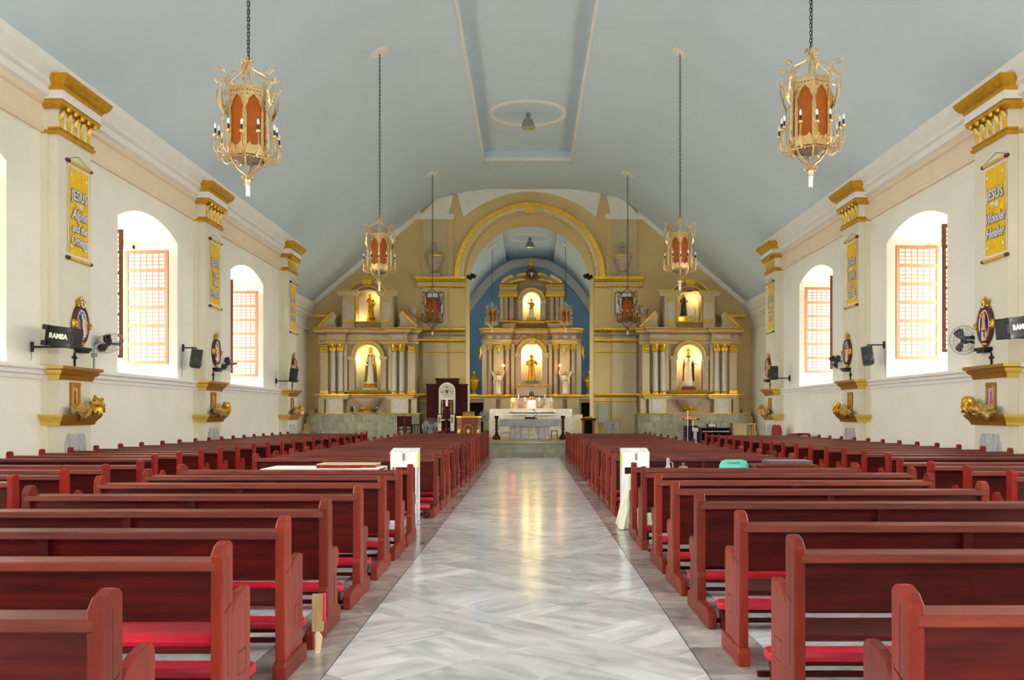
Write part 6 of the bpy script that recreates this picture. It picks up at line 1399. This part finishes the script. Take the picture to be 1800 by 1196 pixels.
build('papers', MB().box(-.12,.14,-.15,.12,.26,.31), MT['cloth'], t)
# ---- bishop's throne
D = 40.6; s_ = D/1600; T0 = AT(785.3, 0, D)[0]
TX = lambda p: (p-785.3)*s_; TZ = lambda q: EYE+(729-q)*s_
t = thing('bishop_throne', 'dark wood bishop throne with white arched back, coat of arms and wings', 'throne', (T0, D, 0))
for a, b, nn in ((748.5, 765.5, 'wing'), (805.5, 821, 'wing')):
    m = MB(); m.box(TX(a), TX(b), .25, .55, PLAT, TZ(677)); m.box(TX(a)-.03, TX(b)+.03, .2, .58, TZ(677), TZ(675)); w_ = build(nn, m, MT['wooddk'], t)
    build('panel', MB().box(TX(a)+.06, TX(b)-.06, .235, .26, TZ(735), TZ(682)), MT['wooddk'], w_)
m = MB(); m.box(TX(765.5), TX(805.5), .2, .6, PLAT, TZ(667)); m.box(TX(764), TX(807), .12, .62, TZ(667), TZ(665)); build('tall_back', m, MT['wooddk'], t)
ow, zsp = TX(799.8), TZ(687)
po = [(-ow, TZ(728)), (-ow+.09, TZ(728)), (-ow+.09, TZ(703)), (ow-.09, TZ(703)), (ow-.09, TZ(728)), (ow, TZ(728))]+arc(0, zsp, ow, 0, 180, 20)
build('white_arch', MB().plate(po, .13, .2), MT['white'], t)
m = MB(); m.lathe([(.30,0),(.30,.02),(.28,.025),(.01,.025)], 28); m.xform(lambda p: (p[0], .13-p[2], p[1]+TZ(688))); ca = build('coat_of_arms', m, mat('pale_shield_disc', srgb(214,212,200), .5, var=.1, scale=20), t, smooth=30)
m = MB(); torus_ellipse(m, .29, .29, .012, .1, 28, 6); m.xform(lambda p: (p[0], p[1], p[2]+TZ(688))); build('rim', m, MT['goldy'], ca)
build('shield', MB().plate([(-.07,.06),(.07,.06),(.07,-.04),(0,-.11),(-.07,-.04)], .085, .1).xform(lambda p: (p[0], p[1], p[2]+TZ(688))), MT['st_crimson'], ca); build('galero', MB().plate([(-.09,.16),(.09,.16),(.05,.19),(.03,.21),(-.03,.21),(-.05,.19)], .085, .1).xform(lambda p: (p[0], p[1], p[2]+TZ(688))), MT['green'] if False else mat('green_hat', srgb(60,110,80), .6), ca)
m = MB()
for sx in (-1, 1):
    for r in range(3):
        for k in range(r+1): m.cbox((sx*(.13+.05*r-.02*k), .09, TZ(688)+.05-.05*r+.0*k), (.022,.015,.03))
build('tassels', m, MT['rod'], ca); build('motto_ribbon', MB().plate(arc(0, .05, .24, 225, 315, 10)+list(reversed(arc(0, .05, .20, 225, 315, 10))), .085, .1).xform(lambda p: (p[0], p[1], p[2]+TZ(688))), MT['goldy'], ca)
maroon = mat('maroon_velvet', srgb(74,14,30), .85, var=.15)
build('seat_back', MB().box(-.24,.24,.06,.13,TZ(737),TZ(703)), maroon, t)
for sx in (-1, 1):
    build('back_post', MB().box(sx*.2-.03, sx*.2+.03, .03, .1, TZ(737), TZ(703)), MT['brz'], t); build('back_rail', MB().box(-.27,.27,.045,.08,TZ(708+12*(sx > 0)),TZ(706.5+12*(sx > 0))), MT['brz'], t)
    m = MB(); a = sx*TX(796.3); m.box(a-.07, a+.07, -.5, .05, PLAT+.32, TZ(729.5)); ar = build('armrest', m, MT['white'], t); m = MB(); m.box(a-.04, a+.04, -.51, -.49, TZ(744), TZ(733)); build('gilt_panel', m, MT['brz'], ar); build('arm_cap', MB().box(a-.08, a+.08, -.52, .06, TZ(729.5), TZ(728)), MT['black'], ar)
build('seat', MB().box(-.26,.26,-.48,.06,TZ(740),TZ(737)), maroon, t); build('seat_apron', MB().box(-.26,.26,-.5,-.46,TZ(739.5),TZ(737.8)), MT['white'], t)
build('dais', MB().box(-.55,.55,-.9,.2,PLAT,PLAT+.32), mat('red_carpet', srgb(110,10,24), .95, var=.1), t)
t = thing('paschal_candle', 'thick white paschal candle on a tall turned gilt stand before the throne', 'candle', (AT(785.3, 0, 38.9)[0], 38.9, PLAT))
build('stand', MB().lathe([(.17,0),(.15,.05),(.06,.1),(.09,.2),(.05,.3),(.10,.42),(.05,.55),(.05,.75),(.11,.85),(.06,.95),(.05,1.2),(.12,1.3),(.13,1.38),(.06,1.40)], 14), MT['wooddk'], t, smooth=45)
for z in (.2, .42, .85, 1.33): build('gilt_ring', MB().lathe([(.09,z-.02),(.12,z),(.09,z+.02)], 14), MT['gold'], t, smooth=45)
build('candle', MB().lathe([(.05,1.40),(.05,1.68),(.01,1.69)], 12), MT['bulb'], t, smooth=40)
# ---- ambo
D = 38.4; t = thing('ambo', 'carved red-brown ambo with three arched panels and gilt emblems', 'lectern', (AT(823.5, 0, D)[0], D, PLAT)); W2 = .5
za = AT(0, 732, D)[1]-PLAT
amb = [(-.5,.45),(-.5,.1),(-.28,-.12),(.28,-.12),(.5,.1),(.5,.45)]
wd = mat('ambo_wood', srgb(134,52,24), .4, var=.25, scale=6, stretch=(4,4,.6)); m = MB(); m.plate(amb, 0, za-.06, 'xy'); build('body', m, wd, t)
m = MB(); m.plate([(x*1.06, y*1.05-.01) for x, y in amb], za-.06, za, 'xy'); build('gilt_cornice', m, MT['gold'], t); build('reading_desk', MB().rings([[(-.25,-.05,za),(.25,-.05,za),(.25,.3,za),(-.25,.3,za)],[(-.23,-.03,za+.14),(.23,-.03,za+.14),(.23,.28,za+.2),(-.23,.28,za+.2)]]), MT['brz'], t)
for cx_, cy_, ang in ((0, -.12, 0), (-.39, -.01, -PI/4), (.39, -.01, PI/4)):
    pn = ob('arched_panel', MB().plate(arch_out(0, .1 if ang else .19, .06, .45, None, 10), -.012, 0, 'xz', [arch_out(0, .085 if ang else .175, .075, .45, None, 10)]).mesh('arched_panel', MT['goldy']), t, (cx_, cy_-.002, 0), ang)
    build('emblem', MB().plate([(0,.24),(.06,.32),(.09,.36),(.05,.40),(0,.46),(-.05,.40),(-.09,.36),(-.06,.32)], -.02, 0), MT['gold'], pn)
# ---- standing fans
def stand_fan(x, y, z0, zc, r, lab, m='grey', rz=0.):
    t = thing('standing_fan', lab, 'fan', (x, y, z0), rz); h_ = zc-z0
    build('base', MB().lathe([(.22,0),(.2,.03),(.04,.05)], 16), MT[m], t, smooth=40); build('pole', MB().tube([(0,.08,.03),(0,.08,h_-.05)], .018, 8), MT[m], t)
    c = MB()
    for k in range(28): a = 2*PI*k/28; ca, sa = math.cos(a), math.sin(a); c.tube([(.05*ca,-.12,.05*sa+h_),(.6*r*ca,-.11,.6*r*sa+h_),(r*ca,-.05,r*sa+h_),(.7*r*ca,.02,.7*r*sa+h_)], .005, 3)
    for rr, yy in ((.05,-.12),(.6*r,-.11),(r,-.05)): c.tube([(rr*math.cos(2*PI*k/28), yy, rr*math.sin(2*PI*k/28)+h_) for k in range(29)], .008, 4)
    build('guard', c, MT['grey'], t); b = MB()
    for k in range(3):
        a = 2*PI*k/3+.4; b.rings([[((q*math.cos(a)-w*math.sin(a))*r, -.05+tw*w*r, (q*math.sin(a)+w*math.cos(a))*r+h_) for w in (-ww, ww)]+[((q*math.cos(a)-w*math.sin(a))*r, -.045+tw*w*r, (q*math.sin(a)+w*math.cos(a))*r+h_) for w in (ww, -ww)] for q, ww, tw in ((.12,.1,.4),(.45,.24,.35),(.7,.3,.3),(.88,.18,.25))])
    build('blade', b, mat('grey_blade', srgb(150,156,150), .4), t); build('motor', MB().lathe([(.02,0),(.08,.03),(.08,.14),(.03,.18)], 12).xform(lambda p: (p[0], p[2]-.02, p[1]+h_)), MT[m], t, smooth=40)
stand_fan(AT(757.8, 0, 36.5)[0], 36.5, PLAT, AT(0, 750.5, 36.5)[1], .34, 'large caged standing fan in front of the bishop throne')
stand_fan(AT(1073.5, 0, 37)[0], 37, PLAT, AT(0, 750.5, 37)[1], .29, 'caged standing fan by the grey cabinet on the pier')
stand_fan(AT(850, 0, 41)[0], 41.2, PLAT, AT(0, 732, 41)[1], .26, 'dark standing fan behind the ambo', 'black', .5)
# ---- two dark chairs left
def chair(x, y, rz, lab, z0=PLAT, w=.44, h=.98, m='wooddk', grp=None):
    t = thing('side_chair', lab, 'chair', (x, y, z0), rz, grp)
    build('seat', MB().box(-w/2,w/2,-.22,.22,.42,.46), MT[m], t); build('backrest', MB().box(-w/2+.03,w/2-.03,.2,.23,.55,h), MT[m], t, bevel=.01)
    for sx in (-1, 1):
        build('back_post', MB().box(sx*(w/2-.02)-.02, sx*(w/2-.02)+.02, .19,.235,0,h+.02), MT[m], t); build('front_leg', MB().box(sx*(w/2-.02)-.02, sx*(w/2-.02)+.02, -.22,-.18,0,.62), MT[m], t); build('armrest', MB().box(sx*(w/2-.02)-.025, sx*(w/2-.02)+.025, -.24,.22,.62,.65), MT[m], t)
chair(AT(705.5, 0, 37.6)[0], 37.6, PI, 'dark wooden armchair farthest from the throne-side fan', w=.29, grp='dark armchairs by the stone base'); chair(AT(718.5, 0, 37.6)[0], 37.6, PI, 'dark wooden armchair next to the bench by the stone base', w=.29, grp='dark armchairs by the stone base')
t = thing('side_bench', 'low dark slatted bench beside the armchairs', 'bench', (AT(733, 0, 37.2)[0], 37.2, PLAT)); build('seat', MB().box(-.22,.22,-.3,.3,.60,.65), MT['wooddk'], t)
for k in range(4): build('slat', MB().box(-.2+.12*k, -.16+.12*k, -.28,-.25,.0,.6), MT['wooddk'], t)
# ---- grey cabinet, prayer desk on the right pier
D = 41.5; a, za = AT(1051, 709, D); b, zb = AT(1070.5, 745, D); t = thing('grey_cabinet', 'tall grey metal cabinet fixed to the keyboard-side arch pier', 'cabinet', ((a+b)/2, YA-.19, zb)); w = (b-a)/2
build('case', MB().box(-w,w,-.2,0,0,za-zb), mat('grey_green_paint', srgb(146,148,128), .5), t); build('door', MB().box(-w+.03,w-.03,-.215,-.2,.03,za-zb-.03), mat('grey_green_door', srgb(160,162,142), .5), t); build('conduit', MB().tube([(w*.3,-.1,0),(w*.3,-.1,PLAT-zb)], .05, 8), mat('ochre_conduit', srgb(190,170,110), .6), t)
D = 40.8; x, z = AT(1034, 735, D); t = thing('prayer_desk', 'red-brown open cabinet with gilt cloth on top by the pier', 'cabinet', (x, D, PLAT)); hh = z-PLAT; w = .23
for sx in (-1, 1): build('side', MB().box(sx*w-.05, sx*w+.05, -.2,.2,0,hh-.1), wd, t)
build('top', MB().box(-w-.1,w+.1,-.25,.25,hh-.12,hh-.02), MT['wooddk'], t); build('interior_shade', MB().box(-w,w,.12,.18,0,hh-.12), MT['shadebk'], t); build('gilt_cloth', MB().rings([[(-w,-.2,hh-.02),(w,-.2,hh-.02),(w,.2,hh-.02),(-w,.2,hh-.02)],[(-w*.7,-.1,hh+.05),(w*.7,-.1,hh+.04),(w*.6,.12,hh+.07),(-w*.6,.12,hh+.05)]]), MT['drape'], t, smooth=60)  # board at the back paints the shaded inside in near-black
# ---- right: lectern, keyboard desk, mic
D = 34.6; x, z = AT(1213, 735, D); t = thing('music_lectern', 'wooden lectern with gilt frieze and dark blue cloth by the keyboard', 'lectern', (x, D, PLAT)); hh = z-PLAT
build('post', MB().box(-.05,.05,-.05,.05,.45,hh-.05), wd, t); build('top', MB().rings([[(-.3,-.2,hh-.08),(.3,-.2,hh-.08),(.3,.15,hh-.02),(-.3,.15,hh-.02)],[(-.34,-.22,hh-.02),(.34,-.22,hh-.02),(.34,.18,hh+.06),(-.34,.18,hh+.06)]]), wd, t); build('gilt_frieze', MB().box(-.24,.2,-.235,-.215,hh-.06,hh-.01), MT['gold'], t); build('cabinet', MB().box(-.22,.26,-.2,.25,0,.62), MT['wooddk'], t)
m = MB(); n = 16; m.rings([[(-.14+.42*k/n, -.22-.025*math.sin(k*1.7), z_) for k in range(n+1)] for z_ in (.02,.3,.6)], closed=False); m.add([(-.14,-.21,.6),(.28,-.21,.6),(.28,.2,.63),(-.14,.2,.63)], [(0,1,2,3)]); build('blue_cloth', m, mat('navy_cloth', srgb(36,44,78), .9, var=.2), t, smooth=50)
t = thing('microphone_stand', 'white-tipped microphone stand before the music lectern', 'microphone', (AT(1208, 0, 34.2)[0], 34.1, PLAT)); build('base', MB().lathe([(.15,0),(.13,.03),(.02,.05)], 14), MT['grey'], t); build('pole', MB().tube([(0,0,.04),(0,0,1.1)], .015, 6), MT['white'], t); build('tip', MB().tube([(0,0,1.1),(0,0,1.2)], .02, 6), MT['bulb'], t)
D = 34.0; x, z = AT(1256, 752, D); t = thing('keyboard_desk', 'dark purple-brown electric organ console by the side pews', 'keyboard', (x, D, PLAT)); hh = z-PLAT; dk = mat('organ_wood', srgb(52,30,38), .35, var=.15)
for sx in (-1, 1): build('side_panel', MB().plate([(-.3,0),(.35,0),(.35,hh),(-.1,hh),(-.3,hh-.12)], sx*.55-.025, sx*.55+.025, 'yz'), dk, t)
build('console_top', MB().box(-.56,.56,-.05,.36,hh-.04,hh), dk, t); build('key_shelf', MB().box(-.53,.53,-.3,.1,hh-.2,hh-.15), dk, t); build('keys', MB().box(-.5,.5,-.28,-.1,hh-.15,hh-.125), MT['cloth'], t); build('back_panel', MB().box(-.53,.53,.28,.32,0,hh-.04), MT['shadebk'], t); build('music_rest', MB().rings([[(-.28,.1,hh),(.1,.1,hh),(.1,.14,hh),(-.28,.14,hh)],[(-.28,.2,hh+.14),(.1,.2,hh+.14),(.1,.24,hh+.14),(-.28,.24,hh+.14)]]), dk, t)
build('sheet_music', MB().rings([[(-.22,.085,hh+.03),(.06,.085,hh+.03),(.06,.095,hh+.03),(-.22,.095,hh+.03)],[(-.22,.165,hh+.13),(.06,.165,hh+.13),(.06,.175,hh+.13),(-.22,.175,hh+.13)]]), MT['cloth'], t)
for dx in (-.22, -.04, .22): build('microphone', MB().tube([(dx,.05,hh),(dx+.03,.05,hh+.2),(dx+.08,.02,hh+.26)], .012, 5), MT['black'], t)
t = thing('pedestal_fan_case', 'pale grey plastic pedestal standing beside the keyboard console', 'pedestal', (AT(1221.5, 0, 33.5)[0], 33.45, PLAT)); build('column', MB().box(-.05,.05,-.05,.05,0,.42), mat('pale_grey_plastic', srgb(196,200,188), .5), t); build('head', MB().box(-.1,.1,-.08,.08,.42,.56), mat('pale_grey_head', srgb(206,210,198), .5), t, bevel=.02); build('rod', MB().tube([(-.08,0,.5),(-.08,0,.85)], .012, 5), MT['white'], t)
# ---- right wall corner: stacked red chairs, small bench, table; stairs in both corners
def red_chair(t_, dx, dz):
    red = MT['redch']; o = ob('chair_%s' % 'shell', None, t_, (dx, 0, dz))
MT['redch'] = mat('red_plush', srgb(150,14,22), .7, var=.15)
for k in range(2):
    x = AT(1366+11*k, 0, 30.2)[0]; t = thing('folding_chair', 'red padded folding chair leaning on the keyboard-side wall, %s' % ('nearer the sanctuary' if k == 0 else 'nearer the window'), 'chair', (8.55, 31.62-.45*k+.0, 0 if k else 0), -PI/2+.2, 'red folding chairs by the wall')
    build('backrest', MB().plate(arc(0, .95, .2, 0, 180, 10)+[(-.2,.72),(-.12,.64),(.12,.64),(.2,.72)], -.04, .02), MT['redch'], t, bevel=.015); build('seat', MB().plate([(-.2,.36),(.2,.36),(.18,.60),(-.18,.60)], -.06, .0), MT['redch'], t, bevel=.015)
    for sx in (-1, 1): build('frame_tube', MB().tube([(sx*.22,-.08,0),(sx*.2,0,.6),(sx*.19,.02,.9)], .012, 6), MT['grey'], t)
t = thing('wall_bench', 'small red-brown bench end standing against the keyboard-side wall', 'bench', (8.55, 28.9, 0), 0)
build('seat_plank', MB().rings([[(-.2,-.55,.86),(.2,-.55,.86),(.2,-.55,.92),(-.2,-.55,.92)],[(-.2,.55,.80),(.2,.55,.80),(.2,.55,.86),(-.2,.55,.86)]]), MT['redwood'], t)
for yy in (-.4, .4): build('leg', MB().box(-.12,.12,yy-.03,yy+.03,0,.82), MT['redwood'], t)
t = thing('side_table', 'plain ochre wooden table by the keyboard-side corner steps', 'table', (AT(1322, 0, 37)[0], 38.6, PLAT)); hh = AT(0, 745, 37.5)[1]-PLAT
TB = mat('dark_ochre_wood', srgb(104,80,40), .6, var=.2)
build('tabletop', MB().box(-.5,.5,-.3,.3,hh-.05,hh), TB, t)
for sx in (-1, 1):
    for sy in (-1, 1): build('leg', MB().box(sx*.44-.03, sx*.44+.03, sy*.25-.03, sy*.25+.03, 0, hh-.05), TB, t)
build('apron', MB().box(-.42,.1,-.27,-.25,hh-.5,hh-.05), TB, t)
t = thing('wall_switchbox', 'small black box fixed behind the last keyboard-side pilaster', 'box', (8.86, 33.62, 1.95)); build('case', MB().box(-.08,.08,-.1,.1,0,.42), MT['black'], t); build('lid', MB().box(-.085,-.075,-.08,.08,.03,.39), MT['iron'], t)
for s, sd, x0, x1 in ((-1, 'throne', -10.1, XA_L-97/SS-.02), (1, 'keyboard', XA_R+97/SS+.02, 10.15)):
    t = thing('corner_steps', 'ochre masonry steps rising beside the altarpiece, %s side' % sd, 'steps', (0,0,0))
    for k in range(4): build('step', MB().box(x0, x1, 40.5+.36*k, 41.9, PLAT+.32*k, PLAT+.32*(k+1)), MT['tan'], t)
# ================================================================ things in the pew gap
WB = mat('white_lacquer', srgb(246,246,246), .35, var=.02); NEON = mat('neon_yellow_note', srgb(206,240,60), .6, var=.05)
def box_stand(x, y, lab, note, hb=.70, inner=1):
    t = thing('collection_box', lab, 'collection box', (x, y, 0), 0, 'white collection boxes')
    w, d, z0, z1 = .185, .17, .77, .965
    b = build('box', MB().rings([[(-w,-d,z0),(w,-d,z0),(w,d,z0),(-w,d,z0)],[(-w,-d,z1),(w,-d,z1),(w,d,z1+.05),(-w,d,z1+.05)]]), WB, t, bevel=.004); build('lid', MB().rings([[(-w-.005,-d-.005,z1),(w+.005,-d-.005,z1),(w+.005,d,z1+.05),(-w-.005,d,z1+.05)],[(-w-.005,-d-.005,z1+.012),(w+.005,-d-.005,z1+.012),(w+.005,d,z1+.062),(-w-.005,d,z1+.062)]]), WB, t)
    build('padlock', MB().box(-.012,.016,-d-.03,-d-.004,z0+.10,z0+.135).tube([(-.006,-d-.015,z0+.13),(-.006,-d-.015,z0+.16),(.01,-d-.015,z0+.16),(.01,-d-.015,z0+.13)], .004, 5), MT['grey'], b); build('hasp', MB().box(-.014,.018,-d-.004,-d,z0+.12,z1), MT['grey'], b); build('latch', MB().box(-.1,.06,-.05,-.02,z1+.034,z1+.05), MT['white'], b)
    build('neon_note', MB().box(note*(w+.001)-.002, note*(w+.001)+.002, -d+.02, d-.05, z0+.02, z1-.01), NEON, b)
    for sx in (-1, 1):
        for sy in (-1, 1): build('leg', MB().box(sx*(w-.015)-.014, sx*(w-.015)+.014, sy*(d-.015)-.014, sy*(d-.015)+.014, 0, z0), WB, t)
        build('cross_bar', MB().box(sx*(w-.015)-.008, sx*(w-.015)+.008, -d, d, .28, .30), WB, t)
    build('cross_bar', MB().box(-w, w, d-.023, d-.007, .28, .30), WB, t)
xL = AT(713, 0, 12.75)[0]; xR = AT(1115, 0, 12.75)[0]
box_stand(xL, 12.72, 'white lockable collection box on legs, throne side of the aisle', 1); box_stand(xR, 12.72, 'white lockable collection box on legs behind the skirted table', -1)
# left: white-clothed table with a wooden lid on it
t = thing('long_table', 'long table under a white cloth in the throne-side pew gap', 'table', (-2.62, 11.95, 0))
build('tabletop', MB().box(-.78,.68,-.36,.36,.77,.80), MT['wood'], t); build('cloth', MB().box(-.80,.70,-.38,.38,.80,.806).box(-.80,.70,-.386,-.38,.62,.806).box(-.80,.70,.38,.386,.62,.806), MT['cloth'], t)
for sx in (-.72, .62):
    for sy in (-.31, .31): build('leg', MB().box(sx-.025, sx+.025, sy-.025, sy+.025, 0, .77), MT['wood'], t)
t = thing('wooden_lid', 'flat wooden lid lying on the white-clothed table', 'lid', (-2.36, 11.95, .806)); build('board', MB().box(-.38,.38,-.22,.22,.045,.055), mat('pale_board', srgb(214,196,166), .6, var=.06), t); build('rim', MB().box(-.38,.38,-.22,.22,0,.045), MT['woodend'], t)
t = thing('white_paper_stack', 'loose white papers on the clothed table by the collection box', 'papers', (-2.05, 11.78, .806)); build('sheet', MB().box(-.12,.12,-.09,.09,0,.006), MT['cloth'], t); build('sheet', MB().box(-.08,.16,-.04,.14,.006,.012), MT['cloth'], t)
# right: skirted table, cruet, bell; teal chairs; cabinet with slab
t = thing('skirted_table', 'small credence table with a flared ivory skirt at the aisle', 'table', (1.62, 12.1, 0)); CR = mat('ivory_satin', srgb(238,234,212), .5, var=.05, scale=6)
build('tabletop', MB().box(-.30,.72,-.22,.22,.66,.69), MT['white'], t)
m = MB(); n = 96; R = []
def rect(u, w0, w1, d_):
    P = 2*((w1-w0)+2*d_); q = u*P
    if q < (w1-w0): return (w0+q, -d_)
    q -= (w1-w0)
    if q < 2*d_: return (w1, -d_+q)
    q -= 2*d_
    if q < (w1-w0): return (w1-q, d_)
    return (w0, d_-(q-(w1-w0)))
for z, f_, amp in ((.69,.0,.0),(.66,.012,.004),(.5,.03,.010),(.3,.075,.018),(.1,.12,.026),(.01,.14,.03)):
    R.append([(x_+(-f_ if x_ < -.2 else (f_*.4 if x_ > .6 else 0))+amp*math.sin(k*1.6)*.5, y_+(f_*.5+amp*math.sin(k*1.6))*(1 if y_ > 0 else -1), z) for k in range(n) for x_, y_ in [rect(k/n, -.30, .72, .22)]])
m.rings(R, cap=False); build('skirt', m, CR, t, smooth=60)
build('top_cloth', MB().box(-.31,.73,-.23,.23,.69,.695), CR, t); build('lace_edge', MB().box(-.325,-.312,-.23,.23,.52,.694), MT['cloth'], t)
t = thing('glass_cruet', 'glass wine cruet with handle and cork on the skirted table', 'cruet', (1.62+.22, 12.05, .695))
gl = mat('clear_glass', srgb(220,224,226), .08, var=.02, trans=.7); build('body', MB().lathe([(.045,0),(.06,.02),(.06,.07),(.025,.12),(.02,.18),(.028,.2)], 14), gl, t, smooth=45); build('wine', MB().lathe([(.05,.005),(.052,.045),(.01,.046)], 12), MT['wooddk'], t); build('handle', MB().tube([(.02,0,.18),(.06,0,.17),(.065,0,.11),(.045,0,.08)], .007, 6), gl, t, smooth=45); build('cork', MB().lathe([(.018,.2),(.02,.23),(.005,.232)], 10), MT['flesh'], t)
t = thing('altar_bell', 'small brass domed bell on the skirted table', 'bell', (1.62+.42, 12.05, .695)); build('dome', MB().lathe([(.075,.06),(.08,.075),(.06,.11),(.02,.13)], 16), MT['brass'], t, smooth=45); build('base', MB().lathe([(.06,0),(.05,.03),(.04,.06)], 16), MT['brass'], t); build('knob', MB().box(-.006,.006,-.006,.006,.13,.17).box(-.02,.02,-.006,.006,.148,.158), MT['grey'], t)
TEAL = mat('teal_plastic', srgb(110,214,196), .35, var=.03)
for k in range(2):
    x = AT(1296, 0, 12.2)[0]; t = thing('plastic_chair', 'teal plastic stacking chair, %s of the pair' % ('lower' if k == 0 else 'upper'), 'chair', (x, 12.12+.09*k, .085*k), PI, 'stacked teal plastic chairs')
    sh = [(-.205,.40),(.205,.40),(.2,.72),(.17,.78),(.11,.80),(-.11,.80),(-.17,.78),(-.2,.72)]
    build('backrest', MB().plate([(a_, b_+.0) for a_, b_ in sh], -.205, -.19, 'xz', ), TEAL, t, bevel=.004); build('seat', MB().rings([[(-.2,-.2,.40),(.2,-.2,.40),(.21,.22,.42),(-.21,.22,.42)],[(-.2,-.2,.42),(.2,-.2,.42),(.21,.22,.44),(-.21,.22,.44)]]), TEAL, t)
    for sx in (-1, 1):
        build('front_leg', MB().tube([(sx*.2,.2,.40),(sx*.23,.25,0)], .02, 6), TEAL, t); build('rear_leg', MB().tube([(sx*.19,-.18,.40),(sx*.22,-.24,0)], .02, 6), TEAL, t)
    me = textmesh('Donated by', .036, 0, .001, .0005); me.materials.clear(); me.materials.append(MT['black'])
    me.transform(Matrix.Rotation(PI, 4, 'Z')); ob('lettering', me, t, (0, -.1895, .745))
t = thing('low_cabinet', 'low wooden cabinet in the keyboard-side pew gap', 'cabinet', (AT(1374, 0, 12.3)[0], 12.3, 0)); build('body', MB().box(-.38,.38,-.22,.22,.05,.80), MT['woodend'], t)
build('top_board', MB().box(-.42,.42,-.26,.26,.80,.83), MT['woodend'], t, bevel=.006)
for sx in (-1, 1): build('door', MB().box(min(sx*.02, sx*.36), max(sx*.02, sx*.36), -.232,-.22,.1,.76), MT['wood'], t)
t = thing('stone_slab', 'flat grey slab lying on the low wooden cabinet', 'slab', (AT(1384, 0, 12.3)[0], 12.32, .83)); build('slab', MB().box(-.29,.29,-.2,.2,0,.05), mat('dark_grey_board', srgb(96,80,78), .6, var=.1), t, bevel=.004)
build('top_sheet', MB().box(-.28,.28,-.19,.19,.05,.054), mat('grey_sheet', srgb(140,128,126), .6), t)
